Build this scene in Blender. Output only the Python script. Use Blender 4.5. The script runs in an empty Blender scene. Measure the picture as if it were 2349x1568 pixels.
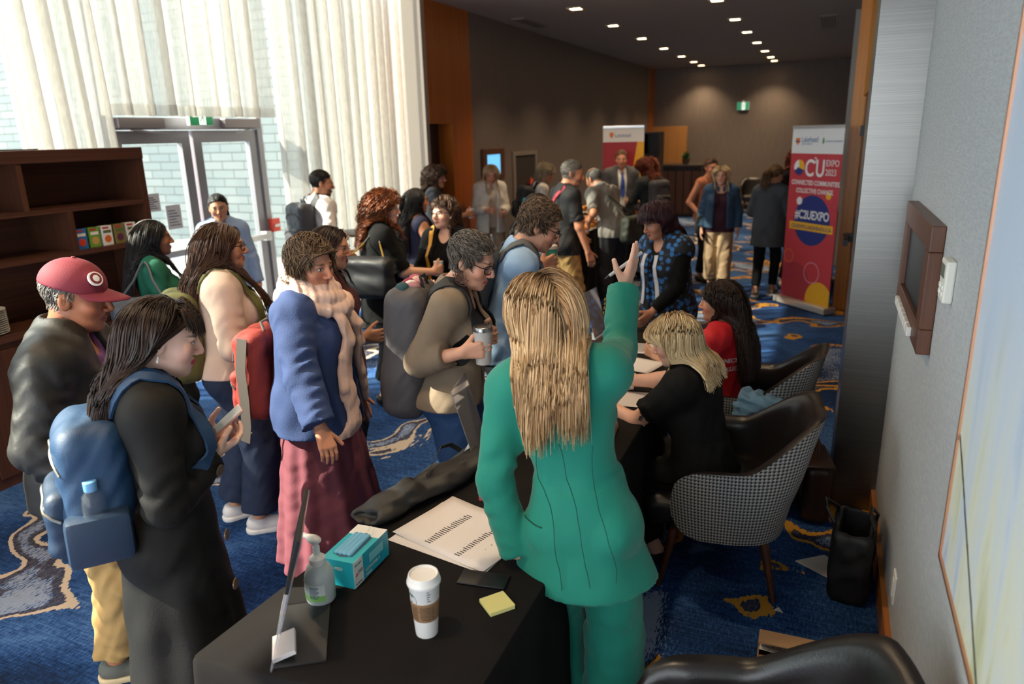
import bpy, bmesh, math, random
import numpy as np
from mathutils import Vector, Matrix
SC = bpy.context.scene
COL = SC.collection
PI = math.pi
rnd = random.Random(7)
f32 = np.float32

# ------------------------------------------------------------------ objects
def link(o):
    COL.objects.link(o); return o

def empty(name, loc=(0, 0, 0), rz=0.0):
    o = bpy.data.objects.new(name, None); o.empty_display_size = .05
    o.location = loc; o.rotation_euler = (0, 0, rz); return link(o)

def tag(o, label=None, cat=None, group=None, kind=None):
    if label: o['label'] = label
    if cat: o['category'] = cat
    if group: o['group'] = group
    if kind: o['kind'] = kind
    return o

def thing(name, label, cat, loc=(0, 0, 0), rz=0.0, group=None):
    return tag(empty(name, loc, rz), label, cat, group)

def mk(name, verts, faces, m=None, parent=None, smooth=False, label=None):
    me = bpy.data.meshes.new(name)
    me.from_pydata([tuple(map(float, v)) for v in verts] if not isinstance(verts, np.ndarray) else verts.tolist(), [], faces if not isinstance(faces, np.ndarray) else faces.tolist())
    me.validate(verbose=False)
    if smooth: me.shade_smooth()
    o = bpy.data.objects.new(name, me)
    if m:
        for q in (m if isinstance(m, (list, tuple)) else [m]): me.materials.append(q)
    if parent: o.parent = parent
    if label: o['label'] = label
    return link(o)

def npmesh(name, V, Q, m=None, parent=None, smooth=True, attrs=None, label=None):
    """fast mesh from numpy verts (n,3), equal-size faces (k,c)"""
    me = bpy.data.meshes.new(name)
    n, k, c = len(V), len(Q), Q.shape[1]
    me.vertices.add(n); me.vertices.foreach_set('co', np.asarray(V, f32).ravel())
    me.loops.add(k * c); me.loops.foreach_set('vertex_index', np.asarray(Q, np.int32).ravel())
    me.polygons.add(k)
    me.polygons.foreach_set('loop_start', np.arange(0, k * c, c, dtype=np.int32))
    me.polygons.foreach_set('loop_total', np.full(k, c, np.int32))
    me.update(calc_edges=True)
    if smooth: me.shade_smooth()
    for an, (ty, data) in (attrs or {}).items():
        a = me.attributes.new(an, ty, 'POINT')
        a.data.foreach_set('vector' if ty == 'FLOAT_VECTOR' else 'value', np.asarray(data, f32).ravel())
    if m: me.materials.append(m)
    o = bpy.data.objects.new(name, me)
    if parent: o.parent = parent
    if label: o['label'] = label
    return link(o)

class MB:
    """collects shapes, links them as ONE mesh object"""
    def __init__(s): s.v = []; s.f = []; s.mi = []
    def add(s, vs, fs, mi=0):
        b = len(s.v); s.v += [tuple(v) for v in vs]
        s.f += [tuple(b + i for i in f) for f in fs]; s.mi += [mi] * len(fs); return s
    def box(s, x0, x1, y0, y1, z0, z1, bev=0, M=None, mi=0):
        bm = bmesh.new(); bmesh.ops.create_cube(bm, size=1)
        for v in bm.verts:
            v.co = Vector((x0 if v.co.x < 0 else x1, y0 if v.co.y < 0 else y1, z0 if v.co.z < 0 else z1))
        if bev: bmesh.ops.bevel(bm, geom=bm.edges[:] , offset=bev, segments=2, profile=.5, affect='EDGES')
        return s.bm(bm, M, mi)
    def bm(s, bm, M=None, mi=0):
        if M is not None: bm.transform(M)
        bm.verts.index_update()
        s.add([v.co[:] for v in bm.verts], [[v.index for v in f.verts] for f in bm.faces], mi); bm.free(); return s
    def lathe(s, prof, c=(0, 0, 0), n=32, M=None, mi=0, cap=True):
        vs = []; fs = []
        for r, z in prof:
            for i in range(n):
                a = 2 * PI * i / n; p = Vector((c[0] + r * math.cos(a), c[1] + r * math.sin(a), c[2] + z))
                vs.append(M @ p if M is not None else p)
        for j in range(len(prof) - 1):
            for i in range(n):
                fs.append((j * n + i, j * n + (i + 1) % n, (j + 1) * n + (i + 1) % n, (j + 1) * n + i))
        if cap:
            fs.append(tuple(range(n - 1, -1, -1))); fs.append(tuple((len(prof) - 1) * n + i for i in range(n)))
        return s.add(vs, fs, mi)
    def tube(s, pts, r, n=8, mi=0, cap=True):
        pts = [Vector(p) for p in pts]; N = len(pts)
        rs = r if isinstance(r, (list, tuple)) else [r] * N
        vs = []; fs = []; u = None
        for i, p in enumerate(pts):
            t = (pts[min(i + 1, N - 1)] - pts[max(i - 1, 0)]).normalized()
            if u is None: u = t.orthogonal().normalized()
            else:
                u = (u - t * u.dot(t)); u = u.normalized() if u.length > 1e-6 else t.orthogonal().normalized()
            w = t.cross(u)
            for k in range(n):
                a = 2 * PI * k / n; vs.append(p + (u * math.cos(a) + w * math.sin(a)) * rs[i])
        for i in range(N - 1):
            for k in range(n):
                fs.append((i * n + k, i * n + (k + 1) % n, (i + 1) * n + (k + 1) % n, (i + 1) * n + k))
        if cap: fs.append(tuple(range(n - 1, -1, -1))); fs.append(tuple((N - 1) * n + k for k in range(n)))
        return s.add(vs, fs, mi)
    def prism(s, poly, z0, z1, M=None, mi=0):
        n = len(poly)
        vs = [Vector((x, y, z0)) for x, y in poly] + [Vector((x, y, z1)) for x, y in poly]
        if M is not None: vs = [M @ v for v in vs]
        fs = [tuple(range(n - 1, -1, -1)), tuple(range(n, 2 * n))] + [(i, (i + 1) % n, n + (i + 1) % n, n + i) for i in range(n)]
        return s.add(vs, fs, mi)
    def ribbon(s, pts, nrm, w, t, mi=0):
        """flat strap along pts; nrm = outward normals"""
        pts = [Vector(p) for p in pts]; N = len(pts); vs = []; fs = []
        for i, p in enumerate(pts):
            tg = (pts[min(i + 1, N - 1)] - pts[max(i - 1, 0)]).normalized()
            n = Vector(nrm[i]).normalized(); sd = tg.cross(n).normalized(); n = sd.cross(tg).normalized()
            ww = w[i] if isinstance(w, (list, tuple)) else w
            for a, b in ((-1, 0), (1, 0), (1, 1), (-1, 1)): vs.append(p + sd * a * ww / 2 + n * b * t)
        for i in range(N - 1):
            for k in range(4): fs.append((i * 4 + k, i * 4 + (k + 1) % 4, i * 4 + 4 + (k + 1) % 4, i * 4 + 4 + k))
        fs += [(3, 2, 1, 0), tuple(4 * (N - 1) + k for k in range(4))]
        return s.add(vs, fs, mi)
    def build(s, name, m, parent=None, smooth=False, label=None, auto=True):
        o = mk(name, s.v, s.f, m, parent, False, label)
        if any(s.mi): o.data.polygons.foreach_set('material_index', s.mi)
        bm = bmesh.new(); bm.from_mesh(o.data); bmesh.ops.recalc_face_normals(bm, faces=bm.faces[:]); bm.to_mesh(o.data); bm.free()
        if smooth:
            o.data.shade_smooth()
            if auto: o.data.set_sharp_from_angle(angle=math.radians(40))
        return o

def text_mesh(name, body, size, m, parent=None, M=None, align='LEFT', ext=.0006, font_w=1.0, bold=0.0, spacing=1.0):
    c = bpy.data.curves.new(name, 'FONT'); c.body = body; c.size = size; c.align_x = align; c.extrude = ext; c.offset = bold; c.space_character = spacing
    o = bpy.data.objects.new(name, c); COL.objects.link(o)
    bpy.context.view_layer.update()
    me = bpy.data.meshes.new_from_object(o.evaluated_get(bpy.context.evaluated_depsgraph_get()))
    bpy.data.objects.remove(o)
    T = Matrix.Diagonal((font_w, 1, 1, 1))
    me.transform((M if M is not None else Matrix()) @ T)
    me.materials.clear(); me.materials.append(m); me.name = name
    q = bpy.data.objects.new(name, me)
    if parent: q.parent = parent
    return link(q)

def frameM(o, x, y, z=None):
    x = Vector(x).normalized(); y = Vector(y).normalized()
    z = x.cross(y).normalized() if z is None else Vector(z).normalized()
    return Matrix(((x.x, y.x, z.x, o[0]), (x.y, y.y, z.y, o[1]), (x.z, y.z, z.z, o[2]), (0, 0, 0, 1)))

def copy_tree(o, parent=None, **kw):
    c = o.copy(); link(c)
    if parent: c.parent = parent
    for ch in list(o.children): copy_tree(ch, c)
    return c

# ------------------------------------------------------------------ materials
MC = {}
def srgb(h):
    if isinstance(h, str):
        h = h.lstrip('#'); v = [int(h[i:i + 2], 16) / 255 for i in (0, 2, 4)]
        return tuple((c / 12.92 if c <= .04045 else ((c + .055) / 1.055) ** 2.4) for c in v)
    return tuple(h)

def nt(name):
    m = bpy.data.materials.new(name); m.use_nodes = True; t = m.node_tree
    return m, t, t.nodes['Principled BSDF'], t.nodes['Material Output']

def N(t, ty, ins=None, **kw):
    n = t.nodes.new(ty)
    for k, v in kw.items(): setattr(n, k, v)
    for k, v in (ins or {}).items():
        if isinstance(v, bpy.types.NodeSocket): t.links.new(v, n.inputs[k])
        else: n.inputs[k].default_value = v
    return n

def mth(t, op, a, b=None, c=None, clamp=False):
    n = t.nodes.new('ShaderNodeMath'); n.operation = op; n.use_clamp = clamp
    for i, v in enumerate((a, b, c)):
        if v is None: continue
        if isinstance(v, bpy.types.NodeSocket): t.links.new(v, n.inputs[i])
        else: n.inputs[i].default_value = v
    return n.outputs[0]

def mixc(t, fac, a, b):
    n = t.nodes.new('ShaderNodeMix'); n.data_type = 'RGBA'
    for k, v in ((0, fac), (6, a), (7, b)):
        if isinstance(v, bpy.types.NodeSocket): t.links.new(v, n.inputs[k])
        else: n.inputs[k].default_value = v if k == 0 else (*v[:3], 1)
    return n.outputs[2]

def ramp(t, fac, stops, interp='LINEAR'):
    n = t.nodes.new('ShaderNodeValToRGB'); n.color_ramp.interpolation = interp
    e = n.color_ramp.elements
    while len(e) < len(stops): e.new(.5)
    for i, (p, c) in enumerate(stops):
        e[i].position = p; e[i].color = (*srgb(c)[:3], 1) if not isinstance(c, (int, float)) else (c, c, c, 1)
    t.links.new(fac, n.inputs[0]); return n.outputs[0]

def mat(name, col, rough=.5, metal=0., bump=0., bscale=200., var=0., spec=.5, coat=0., trans=0., sheen=0., alpha=1., vscale=6.):
    key = name
    if key in MC: return MC[key]
    m, t, b, out = nt(name); c = srgb(col)
    b.inputs['Base Color'].default_value = (*c, 1); b.inputs['Roughness'].default_value = rough
    b.inputs['Metallic'].default_value = metal; b.inputs['Specular IOR Level'].default_value = spec
    b.inputs['Coat Weight'].default_value = coat; b.inputs['Transmission Weight'].default_value = trans
    b.inputs['Sheen Weight'].default_value = sheen; b.inputs['Alpha'].default_value = alpha
    if bump or var: tc = N(t, 'ShaderNodeTexCoord')
    if var:
        no = N(t, 'ShaderNodeTexNoise', {'Vector': tc.outputs['Object'], 'Scale': vscale, 'Detail': 4.})
        d = tuple(x * (1 - var) for x in c); l = tuple(min(1, x * (1 + var)) for x in c)
        t.links.new(mixc(t, no.outputs[0], d, l), b.inputs['Base Color'])
    if bump:
        no = N(t, 'ShaderNodeTexNoise', {'Vector': tc.outputs['Object'], 'Scale': bscale, 'Detail': 3.})
        bu = N(t, 'ShaderNodeBump', {'Strength': bump, 'Distance': .004, 'Height': no.outputs[0]})
        t.links.new(bu.outputs[0], b.inputs['Normal'])
    MC[key] = m; return m

def emit(name, col, s):
    if name in MC: return MC[name]
    m, t, b, out = nt(name); b.inputs['Base Color'].default_value = (*srgb(col), 1)
    b.inputs['Emission Color'].default_value = (*srgb(col), 1); b.inputs['Emission Strength'].default_value = s
    MC[name] = m; return m

def wood(name, c1, c2, axis='Z', scale=3., rough=.4, grain=14.):
    if name in MC: return MC[name]
    m, t, b, out = nt(name)
    tc = N(t, 'ShaderNodeTexCoord')
    s = {'X': (.25, grain, grain), 'Y': (grain, .25, grain), 'Z': (grain, grain, .25)}[axis]
    mp = N(t, 'ShaderNodeMapping', {'Vector': tc.outputs['Object'], 'Scale': s})
    no = N(t, 'ShaderNodeTexNoise', {'Vector': mp.outputs[0], 'Scale': scale, 'Detail': 6., 'Roughness': .6, 'Distortion': .6})
    t.links.new(ramp(t, no.outputs[0], [(.3, c1), (.7, c2)]), b.inputs['Base Color'])
    b.inputs['Roughness'].default_value = rough
    bu = N(t, 'ShaderNodeBump', {'Strength': .08, 'Distance': .003, 'Height': no.outputs[0]})
    t.links.new(bu.outputs[0], b.inputs['Normal'])
    MC[name] = m; return m

# ------------------------------------------------------------------ distance fields
def V3(p): return np.array(p, dtype=np.float64)
def unit(v):
    v = V3(v); n = np.linalg.norm(v); return v / n if n > 1e-9 else np.array([0, 0, 1.])
def rotm(ax, deg):
    return np.array(Matrix.Rotation(math.radians(deg), 3, ax))

class Field:
    """signed distance sampled on a (possibly non-uniform) grid"""
    def __init__(s, lo, hi, h, fine=None):
        s.ax = []
        for i in range(3):
            segs = sorted([(max(lo[i], f[0][i]), min(hi[i], f[1][i]), f[2]) for f in (fine or []) if f[1][i] > lo[i] and f[0][i] < hi[i]])
            pts = []; x = lo[i]
            while x < hi[i]:
                pts.append(x); st = h
                for a, b, hf in segs:
                    if a - h * .5 <= x <= b: st = min(st, hf)
                x += st
            pts.append(x); s.ax.append(np.array(pts))
        s.X = s.ax[0][:, None, None].astype(f32); s.Y = s.ax[1][None, :, None].astype(f32); s.Z = s.ax[2][None, None, :].astype(f32)
        s.D = np.full((len(s.ax[0]), len(s.ax[1]), len(s.ax[2])), .25, f32)
        s.h = h
    def sl(s, lo, hi, pad):
        r = []
        for i in range(3):
            a = np.searchsorted(s.ax[i], lo[i] - pad); b = np.searchsorted(s.ax[i], hi[i] + pad)
            a = max(a - 1, 0); b = min(b + 1, len(s.ax[i]))
            r.append(slice(a, max(b, a + 1)))
        return tuple(r)
    def sub(s, sl): return s.X[sl[0]], s.Y[:, sl[1]], s.Z[:, :, sl[2]]
    def put(s, sl, d, op, k):
        D = s.D[sl]
        if op == 'u':
            if k > 0:
                hh = np.maximum(k - np.abs(D - d), 0) / k
                s.D[sl] = np.minimum(D, d) - hh * hh * k * .25
            else: s.D[sl] = np.minimum(D, d)
        elif op == 's':
            d = -d
            if k > 0:
                hh = np.maximum(k - np.abs(D - d), 0) / k
                s.D[sl] = np.maximum(D, d) + hh * hh * k * .25
            else: s.D[sl] = np.maximum(D, d)
    def cone(s, a, b, ra, rb, k=.02, op='u', cuts=(), squash=None, wr=None):
        """round cone a->b. squash=(axis vector, factor): flatten along axis. wr=(amp,freq,phase): folds across the limb"""
        a = V3(a); b = V3(b); rm = max(ra, rb); pad = max(k, .06)
        sl = s.sl(np.minimum(a, b) - rm, np.maximum(a, b) + rm, pad); x, y, z = s.sub(sl)
        ab = b - a; L2 = max(float(ab @ ab), 1e-9)
        px, py, pz = x - a[0], y - a[1], z - a[2]
        t = np.clip((px * ab[0] + py * ab[1] + pz * ab[2]) / L2, 0, 1)
        qx, qy, qz = px - t * ab[0], py - t * ab[1], pz - t * ab[2]
        q2 = qx * qx + qy * qy + qz * qz
        if squash is not None:
            ax = unit(squash[0]); al = qx * ax[0] + qy * ax[1] + qz * ax[2]
            q2 = q2 + al * al * (squash[1] ** 2 - 1)
        d = np.sqrt(q2) - (ra + (rb - ra) * t)
        if wr is not None:
            u = t * math.sqrt(L2)
            d = d + wr[0] * (.45 + .75 * np.sin(31 * px - 27 * py + 19 * pz + wr[2] * 3)) * np.sin(wr[1] * u + wr[2] + 2.2 * np.sin(23 * (px + 1.7 * py) + 9 * pz)) * (.35 + .65 * np.clip(1 - np.abs(t - wr[3]) * 2.2, 0, 1))
        for c, n in cuts:
            n = unit(n); d = np.maximum(d, (x - c[0]) * n[0] + (y - c[1]) * n[1] + (z - c[2]) * n[2])
        s.put(sl, d.astype(f32), op, k); return s
    def ell(s, c, r, R=None, k=.02, op='u', cuts=()):
        c = V3(c); rm = max(r); sl = s.sl(c - rm, c + rm, max(k, .06)); x, y, z = s.sub(sl)
        x, y, z = x - c[0], y - c[1], z - c[2]
        if R is not None:
            u = x * R[0][0] + y * R[1][0] + z * R[2][0]; v = x * R[0][1] + y * R[1][1] + z * R[2][1]; w = x * R[0][2] + y * R[1][2] + z * R[2][2]
        else: u, v, w = x, y, z
        k0 = np.sqrt((u / r[0]) ** 2 + (v / r[1]) ** 2 + (w / r[2]) ** 2) + 1e-6
        k1 = np.sqrt((u / r[0] ** 2) ** 2 + (v / r[1] ** 2) ** 2 + (w / r[2] ** 2) ** 2) + 1e-6
        d = k0 * (k0 - 1) / k1
        for cc, n in cuts:
            n = unit(n); d = np.maximum(d, (x + c[0] - cc[0]) * n[0] + (y + c[1] - cc[1]) * n[1] + (z + c[2] - cc[2]) * n[2])
        s.put(sl, d.astype(f32), op, k); return s
    def box(s, c, r, R=None, rd=.01, k=.0, op='u'):
        c = V3(c); rm = math.sqrt(sum(q * q for q in r)); sl = s.sl(c - rm, c + rm, max(k, .03)); x, y, z = s.sub(sl)
        x, y, z = x - c[0], y - c[1], z - c[2]
        if R is not None:
            u = x * R[0][0] + y * R[1][0] + z * R[2][0]; v = x * R[0][1] + y * R[1][1] + z * R[2][1]; w = x * R[0][2] + y * R[1][2] + z * R[2][2]
        else: u, v, w = x, y, z
        u = np.abs(u) - (r[0] - rd); v = np.abs(v) - (r[1] - rd); w = np.abs(w) - (r[2] - rd)
        d = np.sqrt(np.maximum(u, 0) ** 2 + np.maximum(v, 0) ** 2 + np.maximum(w, 0) ** 2) + np.minimum(np.maximum(u, np.maximum(v, w)), 0) - rd
        s.put(sl, d.astype(f32), op, k); return s
    def econe(s, c0, c1, r0, r1, k=.03, op='u', pl=None, bulge=0., yaw=0.):
        """upright elliptic cone from c0 (top) to c1 (hem); pl=(amp,count,phase): folds growing to the hem"""
        c0 = V3(c0); c1 = V3(c1); R = max(*r0, *r1) * 1.25
        sl = s.sl(np.minimum(c0, c1) - [R, R, 0], np.maximum(c0, c1) + [R, R, 0], .05); x, y, z = s.sub(sl)
        t = (z - c0[2]) / (c1[2] - c0[2]); tc = np.clip(t, 0, 1)
        dx = x - (c0[0] + (c1[0] - c0[0]) * tc); dy = y - (c0[1] + (c1[1] - c0[1]) * tc)
        if yaw:
            ca, sa = math.cos(math.radians(yaw)), math.sin(math.radians(yaw)); dx, dy = dx * ca - dy * sa, dx * sa + dy * ca
        rx = r0[0] + (r1[0] - r0[0]) * tc + bulge * np.sin(PI * tc); ry = r0[1] + (r1[1] - r0[1]) * tc + bulge * np.sin(PI * tc)
        th = np.arctan2(dy / ry, dx / rx); q = np.sqrt((dx / rx) ** 2 + (dy / ry) ** 2)
        if pl:
            q = q / (1 + (pl[0] * (.15 + .85 * tc)) * (np.sin(pl[1] * th + pl[2] + .8 * np.sin(3 * th + 2 * tc)) + .4 * np.sin(pl[1] * 1.73 * th + 1 + pl[2])))
        d = (q - 1) * np.minimum(rx, ry)
        d = np.maximum(d, np.maximum(z - max(c0[2], c1[2]), min(c0[2], c1[2]) - z))
        s.put(sl, d.astype(f32), op, k); return s
    def plane(s, c, n, k=0.):
        n = unit(n); d = (s.X - c[0]) * n[0] + (s.Y - c[1]) * n[1] + (s.Z - c[2]) * n[2]
        s.put((slice(None),) * 3, (-d).astype(f32), 's', k); return s
    def noise(s, amp, freq, seed=0, squash=(1, 1, 1)):
        r = np.random.RandomState(seed); n = 0
        for o in range(5):
            w = r.normal(size=3) * freq * (1 + .5 * o) * np.array(squash); ph = r.rand() * 6.28; w2 = r.normal(size=3) * freq * .6
            n = n + np.sin(s.X * w[0] + s.Y * w[1] + s.Z * w[2] + ph + 1.3 * np.sin(s.X * w2[0] + s.Y * w2[1] + s.Z * w2[2])) / (1 + .5 * o)
        s.D += (amp * .5 * n).astype(f32); return s
    def merge(s, G, grow=0.):
        """union with another field, resampled on this grid"""
        ix, wt, ok = [], [], []
        for i in range(3):
            a = G.ax[i]; x = s.ax[i]; j = np.clip(np.searchsorted(a, x) - 1, 0, len(a) - 2); t = np.clip((x - a[j]) / (a[j + 1] - a[j]), 0, 1)
            ix.append(j); wt.append(t.astype(f32)); ok.append((x > a[0]) & (x < a[-1]))
        D = 0
        for c in range(8):
            o = [(c >> q) & 1 for q in range(3)]; w = [wt[q] if o[q] else 1 - wt[q] for q in range(3)]
            D = D + G.D[np.ix_(ix[0] + o[0], ix[1] + o[1], ix[2] + o[2])] * (w[0][:, None, None] * w[1][None, :, None] * w[2][None, None, :])
        D = np.where(ok[0][:, None, None] & ok[1][None, :, None] & ok[2][None, None, :], D - grow, .25); s.D = np.minimum(s.D, D.astype(f32))
    def at(s, P):
        """trilinear lookup"""
        P = np.asarray(P, np.float64); ix = []; fr = []; out = np.zeros(len(P), bool)
        for i in range(3):
            a = s.ax[i]; j = np.clip(np.searchsorted(a, P[:, i]) - 1, 0, len(a) - 2)
            t = (P[:, i] - a[j]) / (a[j + 1] - a[j]); out |= (t < -.5) | (t > 1.5)
            ix.append(j); fr.append(np.clip(t, 0, 1))
        d = 0
        for c in range(8):
            o = [(c >> q) & 1 for q in range(3)]; w = 1
            for q in range(3): w = w * (fr[q] if o[q] else 1 - fr[q])
            d = d + w * s.D[ix[0] + o[0], ix[1] + o[1], ix[2] + o[2]]
        d = np.where(out, .25, d); return d
    def mesh(s):
        D = s.D; D[0] = D[-1] = .05; D[:, 0] = D[:, -1] = .05; D[:, :, 0] = D[:, :, -1] = .05
        I = D < 0; nx, ny, nz = D.shape
        cnt = np.zeros((nx - 1, ny - 1, nz - 1), np.int8)
        for c in range(8):
            o = [(c >> q) & 1 for q in range(3)]; cnt += I[o[0]:nx - 1 + o[0], o[1]:ny - 1 + o[1], o[2]:nz - 1 + o[2]]
        act = np.argwhere((cnt > 0) & (cnt < 8)); M = len(act)
        idx = np.full(cnt.shape, -1, np.int32); idx[act[:, 0], act[:, 1], act[:, 2]] = np.arange(M)
        cv = np.empty((M, 8), f32)
        for c in range(8):
            o = [(c >> q) & 1 for q in range(3)]; cv[:, c] = D[act[:, 0] + o[0], act[:, 1] + o[1], act[:, 2] + o[2]]
        acc = np.zeros((M, 3)); n = np.zeros(M)
        for q in range(3):
            for c in range(8):
                if (c >> q) & 1: continue
                c2 = c | (1 << q); a, b = cv[:, c], cv[:, c2]; m = (a < 0) != (b < 0)
                t = np.where(m, a / np.where(m, a - b, 1), 0)
                for qq in range(3):
                    acc[:, qq] += np.where(m, t if qq == q else float((c >> qq) & 1), 0)
                n += m
        loc = acc / n[:, None]; V = np.empty((M, 3))
        for q in range(3): a = s.ax[q]; V[:, q] = a[act[:, q]] + loc[:, q] * (a[act[:, q] + 1] - a[act[:, q]])
        Q = []
        for q in range(3):
            s1 = [slice(None)] * 3; s2 = [slice(None)] * 3; s1[q] = slice(0, -1); s2[q] = slice(1, None)
            e = I[tuple(s1)] != I[tuple(s2)]; u, w = (q + 1) % 3, (q + 2) % 3
            lim = [slice(None)] * 3; lim[u] = slice(1, -1); lim[w] = slice(1, -1)
            ed = np.argwhere(e[tuple(lim)]); ed[:, u] += 1; ed[:, w] += 1
            flip = I[tuple(s1)][ed[:, 0], ed[:, 1], ed[:, 2]]
            cs = []
            for du, dw in ((1, 1), (0, 1), (0, 0), (1, 0)):
                cc = ed.copy(); cc[:, u] -= du; cc[:, w] -= dw; cs.append(idx[cc[:, 0], cc[:, 1], cc[:, 2]])
            cs = np.stack(cs, 1); cs[~flip] = cs[~flip][:, ::-1]; Q.append(cs)
        Q = np.concatenate(Q); return V, Q

def relax(V, Q, it=1, lam=.5):
    """a little Laplacian smoothing"""
    for _ in range(it):
        acc = np.zeros_like(V); n = np.zeros(len(V))
        for a in range(4):
            for b in ((a + 1) % 4,):
                np.add.at(acc, Q[:, a], V[Q[:, b]]); np.add.at(acc, Q[:, b], V[Q[:, a]])
                np.add.at(n, Q[:, a], 1); np.add.at(n, Q[:, b], 1)
        V = V + lam * (acc / np.maximum(n, 1)[:, None] - V)
    return V
# ------------------------------------------------------------------ people
def skin_mat(name, tone, lip, brow, stub=0., iris='#2a1a10'):
    m, t, b, out = nt(name)
    at = N(t, 'ShaderNodeAttribute', attribute_name='hp'); sp = N(t, 'ShaderNodeSeparateXYZ', {0: at.outputs['Vector']})
    x, y, z = sp.outputs; ax = mth(t, 'ABSOLUTE', x)
    face = mth(t, 'GREATER_THAN', y, .045)
    def ellm(cx, cz, rx, rz, soft=.25, slant=0.):
        u = mth(t, 'DIVIDE', mth(t, 'SUBTRACT', ax if cx else x, cx), rx)
        zz = mth(t, 'SUBTRACT', z, cz)
        if slant: zz = mth(t, 'SUBTRACT', zz, mth(t, 'MULTIPLY', mth(t, 'SUBTRACT', ax, cx), slant))
        w = mth(t, 'DIVIDE', zz, rz)
        q = mth(t, 'ADD', mth(t, 'MULTIPLY', u, u), mth(t, 'MULTIPLY', w, w))
        n = N(t, 'ShaderNodeMapRange', {0: q, 1: 1 + soft, 2: 1 - soft, 3: 0., 4: 1.}); 
        return mth(t, 'MULTIPLY', n.outputs[0], face)
    base = srgb(tone)
    tc = N(t, 'ShaderNodeTexCoord'); no = N(t, 'ShaderNodeTexNoise', {'Vector': tc.outputs['Object'], 'Scale': 25., 'Detail': 4.})
    c = mixc(t, no.outputs[0], tuple(q * .90 for q in base), tuple(min(1, q * 1.08) for q in base))
    red = (min(1, base[0] * 1.02), base[1] * .72, base[2] * .70)
    c = mixc(t, mth(t, 'MULTIPLY', ellm(.045, -.03, .032, .03, .9), .45), c, red)
    c = mixc(t, mth(t, 'MULTIPLY', ellm(0, -.03, .018, .02, .9), .35), c, red)
    if stub: c = mixc(t, mth(t, 'MULTIPLY', ellm(0, -.085, .085, .052, .35), stub), c, srgb(brow))
    c = mixc(t, ellm(0, -.0655, .0245, .0105, .35), c, srgb(lip))
    c = mixc(t, mth(t, 'MULTIPLY', ellm(0, -.0655, .022, .0012, .7), .75), c, tuple(q * .25 for q in srgb(lip)))
    c = mixc(t, mth(t, 'MULTIPLY', ellm(.034, .026, .020, .0042, .7, -.12), .85), c, srgb(brow))
    c = mixc(t, mth(t, 'MULTIPLY', ellm(.0315, .0035, .0165, .0078, .35), .85), c, tuple(q * .35 for q in srgb(brow)))
    eye = ellm(.0315, .0022, .0135, .0052, .2)
    c = mixc(t, eye, c, (.62, .58, .55))
    c = mixc(t, mth(t, 'MULTIPLY', ellm(.0315, .003, .0056, .0056, .2), eye), c, srgb(iris))
    t.links.new(c, b.inputs['Base Color'])
    b.inputs['Roughness'].default_value = .48; b.inputs['Specular IOR Level'].default_value = .4
    b.inputs['Subsurface Weight'].default_value = .0
    return m

def hair_mat(name, c1, c2, root=None):
    if name in MC: return MC[name]
    m, t, b, out = nt(name)
    at = N(t, 'ShaderNodeAttribute', attribute_name='hc'); at2 = N(t, 'ShaderNodeAttribute', attribute_name='ht')
    c = ramp(t, at.outputs['Fac'], [(.1, c1), (.9, c2)])
    if root:
        c = mixc(t, ramp(t, at2.outputs['Fac'], [(.02, 1.), (.28, 0.)]), c, srgb(root))
    t.links.new(c, b.inputs['Base Color'])
    b.inputs['Roughness'].default_value = .42; b.inputs['Specular IOR Level'].default_value = .35
    MC[name] = m; return m

def tubes(P, r, sides=3, taper=.35, hc=None):
    """P (n,K,3) strands -> verts, quads, attrs"""
    n, K, _ = P.shape
    T = np.empty_like(P); T[:, 1:-1] = P[:, 2:] - P[:, :-2]; T[:, 0] = P[:, 1] - P[:, 0]; T[:, -1] = P[:, -1] - P[:, -2]
    T /= np.linalg.norm(T, axis=2, keepdims=True) + 1e-9
    ref = np.where(np.abs(T[..., 2:3]) > .9, np.array([1., .2, 0]), np.array([0, 0, 1.]))
    U = np.cross(T, ref); U /= np.linalg.norm(U, axis=2, keepdims=True) + 1e-9; W = np.cross(T, U)
    s = np.linspace(0, 1, K); pr = np.minimum(1, .5 + s * 6) * (1 - (1 - taper) * np.clip((s - .55) / .45, 0, 1) ** 1.5)
    rr = np.asarray(r).reshape(-1, 1, 1) * pr[None, :, None] * np.ones((n, 1, 1))
    V = np.empty((n, K, sides, 3))
    for k in range(sides):
        a = 2 * PI * k / sides; V[:, :, k] = P + (U * math.cos(a) + W * math.sin(a)) * rr
    base = (np.arange(n)[:, None, None] * K + np.arange(K - 1)[None, :, None]) * sides; kk = np.arange(sides)[None, None, :]
    a = base + kk; b = base + (kk + 1) % sides
    Q = np.stack([a, b, b + sides, a + sides], -1).reshape(-1, 4)
    hc = rnd_np.rand(n) if hc is None else hc
    HC = np.repeat(hc, K * sides); HT = np.tile(np.repeat(s, sides), n)
    return V.reshape(-1, 3), Q, HC, HT
rnd_np = np.random.RandomState(11)

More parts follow.
